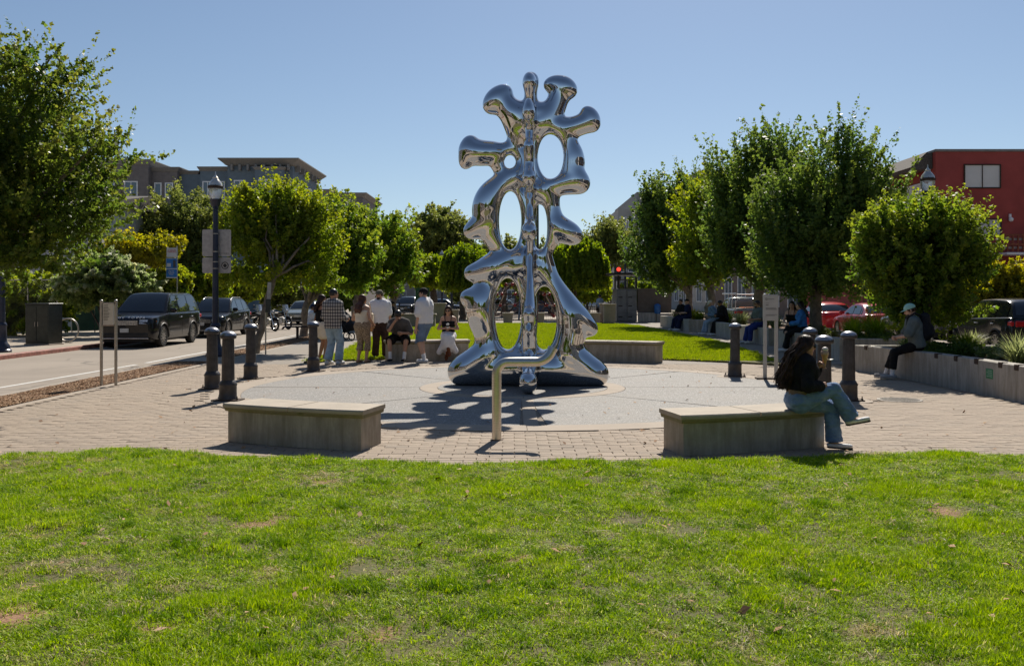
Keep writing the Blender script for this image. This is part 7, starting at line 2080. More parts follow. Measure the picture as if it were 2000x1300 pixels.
for r_ in ((354, 384), (403, 432), (452, 482)):
    window_y(bb, X(392), X(408), Z(r_[1]), Z(r_[0]), D + 1, .13); window_y(bb, X(415), X(432), Z(r_[1]), Z(r_[0]), D + 1, .13)
    window_y(bb, X(459), X(478), Z(r_[1]), Z(r_[0]), D, .13); window_y(bb, X(511), X(549), Z(r_[1]), Z(r_[0]), D - .9, .13, 2)
    window_x(bb, D + 2.5, D + 4.2, Z(r_[1]), Z(r_[0]), X(572), 1, .13)
    window_x(bb, D + 8, D + 9.7, Z(r_[1]), Z(r_[0]), X(572), 1, .13)
fb = thing('apartment_building', 'low brown corniced block beyond the blue grey tower', 'building', (0, 0, 0))
D2 = 150; s2 = D2 / FPX; X2 = lambda px: (px - 1000) * s2; Z2 = lambda py: CAMH - (py - HORIZON) * s2
mb = MB(); mb.box((X2(600), D2, -.2), (X2(655), D2 + 16, Z2(380))); mb.build('wall', M['blue_stucco'], fb); cornice(fb, X2(600), X2(655) - 1, D2, D2 + 16, Z2(380), .8, .8)
mb = MB(); mb.box((X2(655), D2 + 1, -.2), (X2(706), D2 + 18, Z2(384))); mb.build('wall', M['brown_stucco'], fb); cornice(fb, X2(655), X2(706), D2 + 1, D2 + 18, Z2(384), .8, .7)
for r_ in ((398, 420), (440, 462)):
    for c0, c1 in ((610, 622), (634, 646)): window_y(fb, X2(c0), X2(c1), Z2(r_[1]), Z2(r_[0]), D2, .15, 1)
    for c0, c1 in ((664, 676), (686, 698)): window_y(fb, X2(c0), X2(c1), Z2(r_[1]), Z2(r_[0]), D2 + 1, .15, 1)
    for k in range(4): window_x(fb, D2 + 3 + k * 3.6, D2 + 4.6 + k * 3.6, Z2(r_[1]), Z2(r_[0]), X2(706), 1, .15)
# white weatherboard house
D3 = 46; wx1 = P(198, 577, D3).x
wh = thing('weatherboard_house', 'white weatherboard house with peeling planks behind the left tree', 'building', (0, 0, 0))
t = NT('peeling_white'); v = t.coord('Object', (.6, 1, 6)); f_ = t.noise(v, 2.2, 6, .7)
t.set(t.ramp(f_, [(0.30, (0.16, 0.14, 0.13)), (0.42, (0.50, 0.48, 0.46)), (0.8, (0.62, 0.60, 0.58))]), .8); M['plank'] = t.m
mb = MB(); mb.box((wx1 - 7.5, D3 + .03, -.2), (wx1 - .02, D3 + 12, 6.3)); mb.build('wall', M['grey_wall'], wh)
for k in range(28):
    z = -.1 + k * .228; mb = MB(); mb.add([(wx1 - 7.5, D3 - .0, z), (wx1, D3 - .0, z), (wx1, D3 + .028, z), (wx1 - 7.5, D3 + .028, z), (wx1 - 7.5, D3 + .018, z + .224), (wx1, D3 + .018, z + .224), (wx1, D3 + .028, z + .224), (wx1 - 7.5, D3 + .028, z + .224)], [(0, 3, 2, 1), (4, 5, 6, 7), (0, 1, 5, 4), (1, 2, 6, 5), (2, 3, 7, 6), (3, 0, 4, 7)]); mb.build('plank', M['plank'], wh)
mb = MB(); mb.box((wx1 - .015, D3 + .03, -.2), (wx1 + .02, D3 + 12, 6.3)); mb.build('side_wall', M['plank'], wh)
mb = MB(); mb.add([(wx1 - 7.8, D3 - .4, 6.25), (wx1 + .4, D3 - .4, 6.25), (wx1 + .4, D3 + 12, 6.25), (wx1 - 7.8, D3 + 12, 6.25), (wx1 - 7.8, D3 + 6, 7.2), (wx1 + .4, D3 + 6, 7.2)], [(0, 1, 5, 4), (2, 3, 4, 5), (1, 2, 5), (3, 0, 4), (0, 3, 2, 1)]); mb.build('roof', M['shingle'], wh)
# red building
D4 = 43.5; rx = 20.0
rb = thing('red_building', 'red stucco building with a shingled roof edge at the right', 'building', (0, 0, 0))
mb = MB(); mb.box((rx, D4, -.2), (rx + 18, 63, 8.38)); mb.build('wall', M['red_stucco'], rb)
mb = MB(); mb.bbox((rx - .05, D4 - .06, 8.382), (rx + 18, 63, 8.5), .01); mb.build('parapet_cap', M['cornice'], rb)
def R4(px): return (px - 1000) * D4 / FPX
def Z4(py): return CAMH - (py - HORIZON) * D4 / FPX
for (a, b, c, d_) in ((1884, 1952, 366, 323), (1908, 1953, 459, 429), (2010, 2070, 366, 323)):
    window_y(rb, R4(a), R4(b), Z4(c), Z4(d_), D4, .05, 1, 'curtain', frame='rust')
rows_ = [(rx - .02, 7.62), (rx - .95, 7.55), (rx - 1.0, 7.66), (rx - .25, 8.36), (rx - .02, 8.37)]
mb = MB(); mb.grid([[(x, y, z) for x, z in rows_] for y in (D4 + .3, 63)], closed=True); mb.add([(x, D4 + .3, z) for x, z in rows_], [tuple(range(5))]); aw = mb.build('roof_skirt', M['shingle'], rb)
for k in range(6):
    t0 = k / 6; x0 = rx - 1.02 + .76 * t0; z0 = 7.66 + .71 * t0
    mb = MB(); mb.box((-.02, D4 + .29, -.012), (.19, 63.0, .03), M=Matrix.Translation((x0, 0, z0 + .02)) @ Matrix.Rotation(-.75, 4, 'Y')); mb.build('shingle_course', M['shingle'], aw)
for (y0, y1, z0, z1, g_) in ((44.6, 46.4, 5.3, 7.0, 'curtain'), (46.9, 47.9, 5.3, 7.0, 'glass'), (49, 51, 5.3, 7, 'glass'), (45, 47, 1.6, 3.4, 'glass')): window_x(rb, y0, y1, z0, z1, rx, -1, .08, g_)
mb = MB(); mb.bbox((R4(1938), D4 - 1.3, Z4(500)), (R4(2110), D4 - .003, Z4(495)), .02); bc = mb.build('balcony', M['white_frame'], rb)
for k in range(18):
    x = R4(1940) + k * .24; mb = MB(); mb.box((x - .03, D4 - 1.28, Z4(494)), (x + .03, D4 - 1.22, Z4(462))); mb.build('baluster', M['wood_red'], bc)
for zz in (Z4(462), Z4(480)):
    mb = MB(); mb.box((R4(1936), D4 - 1.3, zz - .04), (R4(2110), D4 - 1.2, zz + .04)); mb.build('rail', M['wood_red'], bc)
for zz in (Z4(470), Z4(486)):
    mb = MB(); mb.box((R4(1936), D4 - 1.19, zz - .05), (R4(2110), D4 - 1.15, zz + .05)); mb.build('pale_slat', M['pale_wall'], bc)
mb = MB(); mb.sphere((R4(1972), D4 - .12, Z4(429)), .11, 10, 8); mb.bbox((R4(1972) - .05, D4 - .08, Z4(426)), (R4(1972) + .05, D4 + .01, Z4(418)), .01); mb.build('wall_lamp', M['white_frame'], rb, 60)
# brown and pale buildings behind the right hand trees
bw = thing('shop_building', 'low brown building under the right hand trees', 'building', (0, 0, 0))
mb = MB(); mb.box((rx + .3, 63.05, -.2), (rx + 16, 92, 6.4)); mb.build('wall', M['brown_wall'], bw)
for k in range(5): window_x(bw, 65 + k * 5, 67.6 + k * 5, .8, 3.2, rx + .3, -1, .1)
mb = MB(); mb.bbox((rx + .1, 63.02, 6.4), (rx + 16, 92, 6.65), .02); mb.build('parapet_cap', M['cornice'], bw)
pw = thing('pale_building', 'pale grey building behind the kiosk and far trees', 'building', (0, 0, 0))
mb = MB(); mb.box((rx + .3, 92.05, -.2), (rx + 14, 118, 8.4)); mb.build('wall', M['pale_wall'], pw)
for k in range(5):
    for z in (1.0, 4.6): window_x(pw, 94 + k * 4.6, 96.4 + k * 4.6, z, z + 2.2, rx + .3, -1, .1)
fg = thing('office_building', 'modern grey and white building above the kiosk in the distance', 'building', (0, 0, 0))
D5 = 128; s5 = D5 / FPX; X5 = lambda px: (px - 1000) * s5; Z5 = lambda py: CAMH - (py - HORIZON) * s5
mb = MB(); mb.box((X5(1207), D5, -.2), (X5(1240), D5 + 25, Z5(408))); mb.build('wall', M['pale_wall'], fg)
mb = MB(); mb.box((X5(1240) + .01, D5 - 2, -.2), (X5(1345), D5 + 25, Z5(378))); mb.build('wall', M['grey_wall'], fg)
mb = MB(); mb.box((X5(1345) + .01, D5 - 5, -.2), (X5(1420), D5 + 25, Z5(345))); mb.build('wall', M['brown_wall'], fg)
for r_ in ((425, 450), (465, 490), (505, 530)):
    window_y(fg, X5(1212), X5(1222), Z5(r_[1]), Z5(r_[0]), D5, .12, 0); window_y(fg, X5(1228), X5(1237), Z5(r_[1]), Z5(r_[0]), D5, .12, 0)
    for c0 in (1250, 1276, 1302, 1326): window_y(fg, X5(c0), X5(c0 + 14), Z5(r_[1] - 8), Z5(r_[0] - 8), D5 - 2, .12, 0)
# low buildings that close the street far away
for k, (x0, x1, y, h_, mt, lab) in enumerate([(-60, -27, 190, 7, 'pale_wall', 'low pale building at the end of the left street'), (-27, -6, 210, 6.5, 'grey_wall', 'low grey building beyond the crossing'), (-6, 16, 205, 7.5, 'pale_wall', 'pale building seen below the drooping trees'), (16, 60, 200, 9, 'grey_wall', 'grey building closing the right street')]):
    o = thing('distant_building', lab, 'building', (0, 0, 0)); mb = MB(); mb.box((x0, y, -.2), (x1 - .1, y + 20, h_)); mb.build('wall', M[mt], o)
    for i in range(int((x1 - x0) / 4)):
        for z in (.9, 4.0): window_y(o, x0 + 1 + i * 4, x0 + 2.8 + i * 4, z, z + 1.8, y, .12, 1)
    mb = MB(); mb.box((x0 - .2, y - .3, h_ + .003), (x1 - .2, y + 20.2, h_ + .3)); mb.build('roof', M['shingle'], o)

# ------------------------------------------------------------------ street things on the left
M['cabinet'] = simple('cabinet_green', (0.035, 0.04, 0.032), .5, var=.2, scale=6)
gz = RZ + .13; d = 31.5
o = thing('utility_cabinet', 'dark olive metal utility cabinet on the left sidewalk', 'cabinet', (P(86, 577, d).x, d, gz), R(-14))
mb = MB(); mb.bbox((-.47, -.33, .04), (.47, .33, 1.36), .015); mb.build('cabinet_body', M['cabinet'], o)
mb = MB(); mb.bbox((-.49, -.35, 1.362), (.49, .35, 1.41), .012); mb.build('cabinet_top', M['cabinet'], o)
for sx in (-1, 1):
    mb = MB(); mb.bbox((sx * .02 if sx > 0 else -.44, -.345, .12), (.44 if sx > 0 else -.02, -.331, 1.30), .005); dd = mb.build('cabinet_door', M['cabinet'], o)
    mb = MB(); mb.bbox((sx * .06 - .012, -.365, .62), (sx * .06 + .012, -.346, .78), .004); mb.build('handle', M['sign_steel'], dd)
mb = MB(); mb.bbox((-.50, -.36, 0), (.50, .36, .04), .01); mb.build('plinth', M['concrete'], o)
d = 32.6; o = thing('bike_rack', 'round steel hoop bicycle rack beside the utility cabinet', 'bike rack', (P(132, 577, d).x, d, gz))
mb = MB(); mb.tube([(.33 * math.cos(a), .12 * math.cos(a), .46 + .40 * math.sin(a)) for a in np.linspace(0, 2 * PI, 32, endpoint=False)], .03, 8, closed=True); mb.build('hoop', M['sign_steel'], o, 60)
mb = MB(); mb.lathe([(.10, 0), (.10, .02), (.035, .03), (.035, .08)], 14); mb.build('foot', M['sign_steel'], o, 40)
# parking sign
d = 38.2; o = thing('parking_sign', 'tall parking sign with a blue pay panel above the black cars', 'sign', (P(346, 577, d).x, d, gz))
mb = MB(); mb.tube([(0, 0, 0), (0, 0, 3.72)], .03, 8); mb.build('post', M['sign_steel'], o, 60)
M['sign_blue'] = simple('sign_blue', (0.02, 0.16, 0.46), .5); M['sign_white'] = simple('sign_white', (0.6, 0.59, 0.6), .5, var=.04); M['sign_red'] = simple('sign_red', (0.45, 0.03, 0.03), .5)
zz = lambda py: 1.6 - (py - 577) * d / FPX - gz
mb = MB(); mb.bbox((-.42, -.045, zz(502)), (.02, -.035, zz(484)), .004); w_ = mb.build('parking_plate', M['sign_white'], o)
def textmesh(body, size, mat, par, loc, rot=(PI / 2, 0, 0), align='CENTER'):
    cu = bpy.data.curves.new('lettering', 'FONT'); cu.body = body; cu.size = size; cu.extrude = .002; cu.align_x = align; cu.space_line = .8
    tmp = bpy.data.objects.new('tmp_text', cu); COL.objects.link(tmp); dg = bpy.context.evaluated_depsgraph_get(); me = bpy.data.meshes.new_from_object(tmp.evaluated_get(dg)); bpy.data.objects.remove(tmp)
    me.materials.clear(); me.materials.append(M[mat]); lo_ = link('lettering', me, par, loc); lo_.rotation_euler = rot; lo_['kind'] = 'stuff'; return lo_
textmesh('2 HOUR\nPARKING', .09, 'sign_red', w_, (-.2, -.048, zz(490)))
mb = MB(); mb.bbox((-.44, -.05, zz(543)), (.02, -.036, zz(504)), .004); w_ = mb.build('pay_panel', M['sign_white'], o)
mb = MB(); mb.bbox((-.43, -.056, zz(524)), (.01, -.0505, zz(505)), .002); mb.build('blue_field', M['sign_blue'], w_)
mb = MB(); mb.bbox((-.43, -.056, zz(541)), (.01, -.0505, zz(526)), .002); mb.build('blue_field', M['sign_blue'], w_)
mb = MB(); mb.bbox((-.40, -.061, zz(521)), (-.24, -.0565, zz(514)), .002); mb.build('pictogram', M['sign_white'], w_)
mb = MB(); mb.bbox((-.15, -.061, zz(522)), (-.04, -.0565, zz(508)), .002); mb.build('pictogram', M['ink'], w_)
textmesh('Pay by\nLicense\nPlate', .085, 'sign_white', w_, (-.22, -.059, zz(530.5)))
# utility pole with crossarm and wires
d = 62; o = thing('utility_pole', 'weathered wooden utility pole with a crossarm before the apartments', 'utility pole', (P(237, 577, d).x, d, gz))
M['old_wood'] = simple('weathered_wood', (0.16, 0.125, 0.10), .9, var=.25, scale=5)
zz = lambda py: 1.6 - (py - 577) * d / FPX - gz
mb = MB(); mb.tube([(0, 0, 0), (0, 0, zz(345))], [.17, .12], 10); mb.build('pole', M['old_wood'], o, 60)
mb = MB(); mb.bbox((-.95, -.2, zz(412)), (.55, -.08, zz(405)), .02); mb.build('crossarm', M['old_wood'], o)
for x in (-.8, -.3, .45):
    mb = MB(); mb.lathe([(.04, 0), (.06, .05), (.03, .12)], 8, (x, -.14, zz(405))); mb.build('insulator', M['sign_white'], o)
for k, (tx, ty, tz) in enumerate([(9, -8, 1.0), (7, -9, 1.6), (12, 4, .8)]):
    mb = MB(); a = Vector((.2, -.1, zz(360 + 40 * k))); b = Vector((tx, ty, tz)); mb.tube([a.lerp(b, t_) - Vector((0, 0, .4 * math.sin(PI * t_))) for t_ in np.linspace(0, 1, 12)], .016, 5); mb.build('wire', M['black_plastic'], o)
# chain-link fence and green screen
d = 37.4; fx0, fx1 = P(-60, 577, d).x, P(112, 577, d).x
o = thing('chain_link_fence', 'galvanised chain-link fence behind the utility cabinet', 'fence', (fx0, d, gz)); Lf = fx1 - fx0
for k in range(4):
    mb = MB(); mb.tube([(Lf * k / 3, 0, 0), (Lf * k / 3, 0, 2.35)], .035, 8); mb.build('post', M['sign_steel'], o, 60)
mb = MB(); mb.tube([(0, 0, 2.3), (Lf, 0, 2.3)], .022, 6); mb.build('top_rail', M['sign_steel'], o)
mb = MB(); hh = 2.25; st = .11
for k in range(int((Lf + hh) / st)):
    x = k * st
    for sg in (1, -1):
        p0, p1 = (x, 0.02), (x - hh, hh + .02)
        a = max(0, x - Lf); b = min(hh, x)
        if b > a:
            xa, za, xb, zb_ = x - a, a, x - b, b
            if sg < 0: xa, xb = Lf - xa, Lf - xb
            mb.box((-.0025, 0, 0), (.0025, .004, math.hypot(xb - xa, zb_ - za)), M=Matrix.Translation((xa, .004 * sg, za + .03)) @ Matrix.Rotation(math.atan2(xb - xa, zb_ - za), 4, 'Y'))
wm = mb.build('wire_mesh', M['iron'], o); wm['kind'] = 'stuff'
d = 42; o = thing('green_screen_fence', 'dark green screen fence beside the large black SUV', 'fence', (P(140, 577, d).x, d, gz), R(6)); Lf = 3.0
M['screen_green'] = simple('green_screen', (0.035, 0.085, 0.05), .7, var=.15, scale=2)
for k in range(3):
    mb = MB(); mb.bbox((k * 1.0 + .02, -.01, .08), (k * 1.0 + .98, .02, 1.75), .004); mb.build('screen_panel', M['screen_green'], o)
    mb = MB(); mb.tube([(k * 1.0, .04, 0), (k * 1.0, .04, 1.85)], .03, 8); mb.build('post', M['sign_steel'], o)
# narrow tilted sign in front of the leaning trunk
d = 25.0; o = thing('information_sign', 'narrow grey sign leaning against the pale tree trunk', 'sign', (P(519, 577, d).x, d, 0), R(20))
zz = lambda py: 1.6 - (py - 577) * d / FPX
mb = MB(); mb.bbox((-.05, -.02, zz(610)), (.05, .0, zz(551)), .004, M=Matrix.Rotation(.05, 4, 'Y')); mb.build('sign_plate', M['sign_grey'], o)
mb = MB(); mb.bbox((-.08, -.06, zz(610)), (.06, -.025, zz(584)), .008, M=Matrix.Rotation(.05, 4, 'Y')); mb.build('meter_box', M['cabinet'], o)
mb = MB(); mb.tube([(0, .02, 0), (0, .02, zz(600))], .02, 6); mb.build('post', M['sign_steel'], o)
# backless bench, stroller, dark bench
M['bench_metal'] = simple('dark_bench_metal', (0.045, 0.028, 0.03), .45, .3, var=.2)
d = 33.8; o = thing('backless_bench', 'dark metal backless bench behind the left bollard', 'bench', (P(600, 577, d).x, d, 0), R(8))
for k in range(7):
    y = -.24 + k * .08; mb = MB(); mb.tube([(-.88, y, .38), (-.84, y, .45), (-.7, y, .46), (.7, y, .46), (.84, y, .45), (.88, y, .38)], .022, 6); mb.build('slat', M['bench_metal'], o, 60)
for x in (-.35, .35):
    mb = MB(); mb.tube([(x, 0, 0), (x, 0, .43)], .05, 8); mb.bbox((x - .05, -.24, .42), (x + .05, .24, .44), .008); mb.bbox((x - .06, -.2, 0), (x + .06, .2, .02), .005); mb.build('leg', M['bench_metal'], o, 50)
d = 42.5; o = thing('park_bench', 'dark metal bench with armrests under the person in black', 'bench', (P(765, 577, d).x - .05, d + .1, 0), R(-80))
for k in range(5):
    mb = MB(); mb.tube([(-.8, -.18 + k * .09, .43), (.8, -.18 + k * .09, .43)], .022, 6); mb.build('slat', M['bench_metal'], o)
    mb = MB(); mb.tube([(-.8, -.26 - k * .02, .52 + k * .09), (.8, -.26 - k * .02, .52 + k * .09)], .02, 6); mb.build('slat', M['bench_metal'], o)
for x in (-.8, .8):
    mb = MB(); mb.tube([(x, .22, 0), (x, .22, .64), (x, -.25, .66), (x, -.34, .92)], .028, 6); mb.tube([(x, -.22, 0), (x, -.26, .6)], .028, 6); mb.build('end_frame', M['bench_metal'], o, 60)
d = 33; o = thing('stroller', 'black baby stroller behind the leopard trousers woman', 'stroller', (P(681, 577, d).x, d, 0), R(60))
f = Field((-.4, -.6, .2), (.4, .6, 1.2), .025); f.cone((0, -.25, .55), (0, .2, .5), .2, .22, k=.03); f.cone((0, .15, .75), (0, .25, .85), .22, .2, k=.05); f.cut((0, -.1, .8), (0, -.8, 1)); f.mesh('canopy_and_seat', M['nylon'], o, proj=0)
for x in (-.25, .25):
    for y in (-.35, .32):
        mb = MB(); mb.tube([(x, y + .13 * math.cos(a), .15 + .13 * math.sin(a)) for a in np.linspace(0, 2 * PI, 16, endpoint=False)], .022, 6, closed=True); mb.build('wheel', M['tyre'], o, 60)
    mb = MB(); mb.tube([(x, -.35, .15), (x, .35, .9), (x, .5, 1.02)], .014, 6); mb.tube([(x, .32, .15), (x, -.1, .6)], .014, 6); mb.build('frame', M['trim'], o, 60)
mb = MB(); mb.tube([(-.25, .5, 1.02), (.25, .5, 1.02)], .018, 6); mb.build('push_handle', M['trim'], o)

# ------------------------------------------------------------------ far middle: pillars, fence, net, kiosk, signal
def pillar(label, px, d, h_, w, taper=1.0, cap=True):
    o = thing('concrete_pillar', label, 'pillar', (P(px, 577, d).x, d, 0), group='concrete posts before the playground')
    mb = MB(); mb.box((-w / 2, -w / 2, 0), (w / 2, w / 2, h_ - .08), taper=taper); mb.build('shaft', M['concrete'], o)
    mb = MB(); mb.bbox((-w / 2 * taper - .05, -w / 2 * taper - .05, h_ - .079), (w / 2 * taper + .05, w / 2 * taper + .05, h_), .02); mb.build('cap', M['bench_cap'], o)
pillar('tall square concrete pillar left of the seated woman in the white skirt', 858, 52.0, 1.18, .7); pillar('concrete pillar stub right of the left tall pillar', 886, 53, .8, .55)
pillar('tall concrete pillar right of the sculpture, nearer the kiosk', 1190, 51.5, 1.15, .62); pillar('tall concrete pillar right of the sculpture, nearer the fence', 1180, 53.6, 1.15, .5)
pillar('low tapered concrete post seen through the left opening of the sculpture', 992, 53, .62, .5, 1.15); pillar('low tapered concrete post seen through the right opening of the sculpture', 1053, 53, .62, .5, 1.15); pillar('low tapered concrete post right of the sculpture', 1162, 53, .62, .5, 1.15)
o = thing('iron_fence', 'low black iron picket fence round the playground', 'fence', (P(780, 577, 55).x, 55, 0)); Lf = P(1200, 577, 55).x - P(780, 577, 55).x
for k in range(9):
    mb = MB(); mb.tube([(Lf * k / 8, 0, 0), (Lf * k / 8, 0, 1.1)], .045, 8); mb.sphere((Lf * k / 8, 0, 1.13), .06, 8, 6); mb.build('post', M['black_plastic'], o)
for z in (.15, .92):
    mb = MB(); mb.box((0, -.02, z - .02), (Lf, .02, z + .02)); mb.build('rail', M['black_plastic'], o)
mb = MB()
for k in range(int(Lf / .12)): mb.box((k * .12 - .009, -.009, .1), (k * .12 + .009, .009, .98))
pk = mb.build('pickets', M['black_plastic'], o); pk['kind'] = 'stuff'
# climbing net
o = thing('climbing_net', 'playground climbing net with red balls seen through the sculpture', 'play structure', (P(1022, 577, 62).x, 62, 0))
M['red_ball'] = simple('red_ball', (0.42, 0.03, 0.02), .35); M['rope'] = simple('dark_rope', (0.07, 0.03, 0.03), .8); M['yellow_ball'] = simple('yellow_ball', (0.6, 0.33, 0.03), .4)
rr = random.Random(4); nodes = []
for k, (z, rad, n) in enumerate(((.25, 2.3, 12), (.95, 2.15, 12), (1.7, 1.75, 10), (2.35, 1.15, 7), (2.8, .35, 3))):
    nodes.append([Vector((rad * math.cos(2 * PI * (i + .5 * (k % 2)) / n), rad * math.sin(2 * PI * (i + .5 * (k % 2)) / n), z)) for i in range(n)])
mb = MB(); ring_m = MB()
for k, lv in enumerate(nodes):
    for i, p in enumerate(lv):
        mb.tube([p, lv[(i + 1) % len(lv)]], .03, 5)
        if k + 1 < len(nodes):
            q = sorted(nodes[k + 1], key=lambda a: (a - p).length)[:2]
            for b in q: mb.tube([p, b], .03, 5)
        mb.tube([p, Vector((0, 0, p.z * .6 + .6))], .018, 4)
        bmb = MB(); bmb.sphere(p, .11, 10, 8); bmb.build('ball', M['red_ball' if (i + k) % 5 else 'yellow_ball'], o, 180)
nt = mb.build('rope_net', M['rope'], o); nt['kind'] = 'stuff'
for i in range(3):
    a = 2 * PI * i / 3 + .4; mb = MB(); mb.tube([(2.6 * math.cos(a), 2.6 * math.sin(a), 0), (1.3 * math.cos(a), 1.3 * math.sin(a), 2.3), (0, 0, 2.95)], .055, 8); mb.build('arch_pole', M['sign_steel'], o, 60)
# tall thin pole seen through the sculpture
o = thing('flag_pole', 'tall thin dark pole rising behind the sculpture', 'pole', (P(1050, 577, 76).x, 76, 0)); mb = MB(); mb.tube([(0, 0, 0), (0, 0, 9.6)], [.13, .09], 8); mb.build('pole', M['black_plastic'], o, 60)
mb = MB(); mb.lathe([(.2, 0), (.2, .1), (.13, .3)], 10); mb.build('base', M['black_plastic'], o, 40)
# kiosk
d = 56.0; kx = P(1205, 577, d).x; K = lambda px: P(px, 577, d).x - kx; KZ = lambda py: CAMH - (py - HORIZON) * d / FPX
M['kiosk_grey'] = simple('kiosk_grey_metal', (0.17, 0.18, 0.19), .5, .4, var=.15, scale=3); M['kiosk_brown'] = simple('kiosk_brown_panel', (0.13, 0.105, 0.085), .8, var=.08)
o = thing('kiosk', 'grey metal kiosk with double doors and a flat canopy roof', 'kiosk', (kx, d, 0))
mb = MB(); mb.box((K(1205), 0.02, .02), (K(1244), 2.5, KZ(564))); mb.build('kiosk_body', M['kiosk_grey'], o)
for a, b in ((1206, 1224), (1225, 1243)):
    mb = MB(); mb.bbox((K(a), -.03, .06), (K(b), .017, KZ(566)), .01); dd = mb.build('door', M['kiosk_grey'], o)
    for py in (580, 597, 618):
        mb = MB(); mb.bbox((K(a) + .05, -.05, KZ(py) - .04), (K(a) + .3, -.031, KZ(py) + .02), .005); mb.build('hinge', M['trim'], dd)
mb = MB(); mb.box((K(1246), .1, .55), (K(1312), .35, KZ(563))); mb.build('brown_panel', M['kiosk_brown'], o)
mb = MB(); mb.bbox((K(1246), -.25, 0), (K(1280), .09, .56), .02); mb.build('concrete_plinth', M['wall_concrete'], o)
mb = MB(); mb.bbox((K(1281), -.4, 0), (K(1312), .09, .5), .02); mb.build('concrete_plinth', M['wall_concrete'], o)
mb = MB(); mb.bbox((K(1190), -.6, KZ(537)), (K(1275), 3, KZ(533)), .02); mb.build('canopy_roof', M['trim'], o)
for a in (1208, 1243):
    mb = MB(); mb.box((K(a) - .06, .05, KZ(563)), (K(a) + .06, .17, KZ(538))); mb.build('canopy_post', M['trim'], o)
for a, b in ((1210, 1225), (1226, 1241)):
    mb = MB()
    for p_, q_ in (((K(a), KZ(562)), (K(b), KZ(562))), ((K(b), KZ(562)), (K(b), KZ(546))), ((K(b), KZ(546)), (K(a), KZ(546))), ((K(a), KZ(546)), (K(a), KZ(562)))): mb.tube([(p_[0], .1, p_[1]), (q_[0], .1, q_[1])], .03, 4)
    mb.build('window_frame', M['sign_steel'], o)
o = thing('blue_can', 'bright blue can standing on the low wall of the kiosk', 'can', (P(1284, 577, 55.7).x + .02, 55.82, .5)); M['blue_can'] = simple('blue_plastic', (0.03, 0.15, 0.42), .45)
mb = MB(); mb.lathe([(.17, 0), (.19, .03), (.2, .45), (.18, .5)], 16); mb.build('can_body', M['blue_can'], o, 40)
mb = MB(); mb.lathe([(.21, .45), (.21, .5), (.12, .58), (.05, .6)], 16); mb.build('can_lid', M['blue_can'], o, 40)
# traffic signal
t = NT('red_signal'); t.set((0.6, 0.02, 0.01), .3); t.b.inputs['Emission Color'].default_value = (1, .04, .02, 1); t.b.inputs['Emission Strength'].default_value = 2.0; M['red_signal'] = t.m
d = 70; o = thing('traffic_signal', 'traffic signal showing red above the kiosk roof', 'traffic light', (P(1208, 577, d).x, d, 0)); z = CAMH - (527 - HORIZON) * d / FPX
mb = MB(); mb.tube([(-.25, .1, 0), (-.25, .1, z + .4)], .07, 8); mb.build('pole', M['black_plastic'], o, 60)
mb = MB(); mb.bbox((-.17, -.1, z - .85), (.17, .15, z + .22), .03); mb.build('signal_housing', M['black_plastic'], o)
for k, mt in enumerate(('red_signal', 'trim', 'trim')):
    mb = MB(); mb.lathe([(.02, .0), (.13, -.0), (.15, .03)], 14, M=Matrix.Translation((0, -.12, z + .04 - k * .34)) @ Matrix.Rotation(PI / 2, 4, 'X')); mb.lathe([(.15, 0), (.15, .004)], 14, M=Matrix.Translation((0, -.12, z + .04 - k * .34)) @ Matrix.Rotation(PI / 2, 4, 'X')); mb.build('lens', M[mt], o)
    mb = MB(); mb.grid([[(.17 * math.cos(a), y_, z + .04 - k * .34 + .17 * math.sin(a)) for a in np.linspace(0, PI, 9)] for y_ in (-.1, -.32)]); mb.build('visor', M['black_plastic'], o)
# dark green board
d = 50; o = thing('notice_board', 'dark green notice board on a post left of the man with the black cap', 'sign', (P(825, 577, d).x, d, 0)); zz = lambda py: 1.6 - (py - 577) * d / FPX
M['board_green'] = simple('board_green', (0.012, 0.075, 0.028), .5)
mb = MB(); mb.bbox((-.38, -.02, zz(592)), (.38, .03, zz(562)), .01); mb.build('board', M['board_green'], o)
mb = MB(); mb.tube([(-.33, .06, 0), (-.33, .06, zz(562))], .03, 6); mb.build('post', M['black_plastic'], o)
mb = MB(); mb.tube([(.33, .06, 0), (.33, .06, zz(562))], .03, 6); mb.build('post', M['black_plastic'], o)
o = thing('low_wall', 'low concrete wall behind the bent man on the rear bench', 'wall', (P(815, 577, 46).x, 46, 0)); mb = MB(); mb.bbox((-1.0, -.2, 0), (.9, .2, .62), .02); mb.build('wall_block', M['concrete'], o); mb = MB(); mb.bbox((-1.05, -.25, .622), (.95, .25, .7), .02); mb.build('capstone', M['bench_cap'], o)

# ------------------------------------------------------------------ behind the camera (seen only as reflections in the sculpture)
slab('rear_pavement', [(-30, -60), (30, -60), (30, -14), (-30, -14)], -.3, -.01, M['far_paving'])
def rear_tree(label, x, y, h_, rad, seed, mat):
    return tree('park_tree', label, (x, y, 0), (x, y, h_ * .35), [(x, y, h_ * .66, rad, rad, h_ * .34), (x + rad * .5, y, h_ * .55, rad * .7, rad * .7, h_ * .25), (x - rad * .5, y, h_ * .58, rad * .7, rad * .7, h_ * .25)], .18, seed, mat, n_sh=260, n_lf=30, leaf=.2, sr=.25, group='trees behind the viewpoint')
rear_tree('tree behind the viewpoint, left, mirrored in the sculpture', -8, -9, 7.5, 2.2, 801, 'leaf'); rear_tree('tree behind the viewpoint, right, mirrored in the sculpture', 9, -7, 7, 2.2, 811, 'leaf'); rear_tree('tree far behind the viewpoint, left', -9.5, -24, 8, 2.4, 821, 'leaf_dark'); rear_tree('tree far behind the viewpoint, right', 9.5, -22, 8, 2.4, 831, 'leaf_dark')
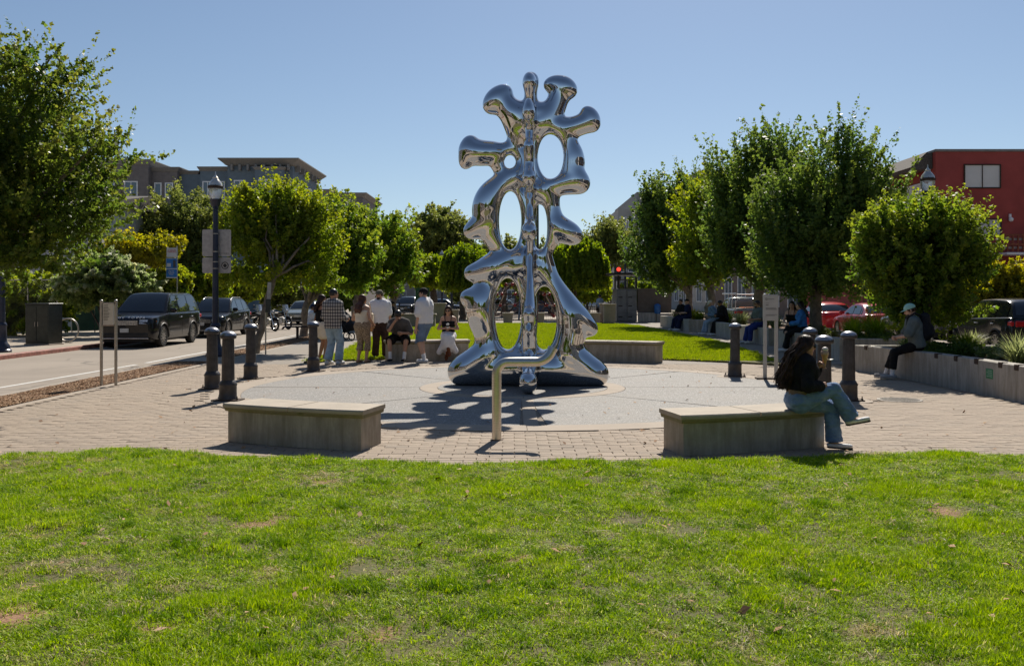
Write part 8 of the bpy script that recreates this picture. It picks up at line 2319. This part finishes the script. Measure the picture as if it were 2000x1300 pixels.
E_ = [(1.5, -19, 1.4 + k * 1.25, 2.5 - k * .36, 2.5 - k * .36, .5) for k in range(7)]
tree('conifer', 'dark conifer behind the viewpoint mirrored in the sculpture', (1.5, -19, 0), (1.5, -19, 8.5), E_, .2, 841, 'leaf_dark', 'bark_dark', n_sh=420, n_lf=30, leaf=.2, sl=(.4, .9), sr=.2, style='side', limbs=0, group='trees behind the viewpoint')
rt0 = rear_tree('tree of the left row behind the viewpoint', -8.6, -16, 7.5, 2.3, 851, 'leaf')
for k, (x, y) in enumerate([(-8.6, -32), (-8.6, -40), (8.9, -14), (8.9, -30), (8.9, -38), (-4, -46), (3, -48), (9, -47)]):
    copy_tree(rt0, None, (x, y, 0), k * 1.1, ['tree far along the left row behind the viewpoint', 'last tree of the left row behind the viewpoint', 'nearer tree of the right row behind the viewpoint', 'middle tree of the right row behind the viewpoint', 'last tree of the right row behind the viewpoint', 'tree closing the park behind the viewpoint, left', 'tree closing the park behind the viewpoint, middle', 'tree closing the park behind the viewpoint, right'][k])
for k, (x, h_, mt, lab, ya, yb) in enumerate([(-19, 9, 'brown_wall', 'brown building behind the viewpoint on the left', -70, 2), (20, 10, 'pale_wall', 'pale building behind the viewpoint on the right', -70, 2), (-21.5, 8, 'grey_wall', 'grey building just outside the view on the left', 4, 32), (21.5, 9, 'brown_wall', 'brown building just outside the view on the right', 4, 30)]):
    o = thing('rear_building', lab, 'building', (0, 0, 0)); mb = MB(); x0, x1 = (x - 10, x) if x < 0 else (x, x + 10)
    mb.box((x0, ya, -.2), (x1, yb, h_)); mb.build('wall', M[mt], o)
    for i in range(int((yb - ya) / 4.4)):
        for z in (1.2, 4.4): window_x(o, ya + 2 + i * 4.4, ya + 3.6 + i * 4.4, z, z + 1.8, x, 1 if x < 0 else -1, .1)
o = thing('rear_building', 'pale building closing the street behind the viewpoint', 'building', (0, 0, 0)); mb = MB(); mb.box((-40, -82, -.2), (40, -72, 9)); mb.build('wall', M['grey_wall'], o)
for i in range(16):
    mb = MB(); mb.box((-37 + i * 4.8, -72.0, 1.5), (-35 + i * 4.8, -71.95, 3.5)); mb.build('window', M['glass'], o)
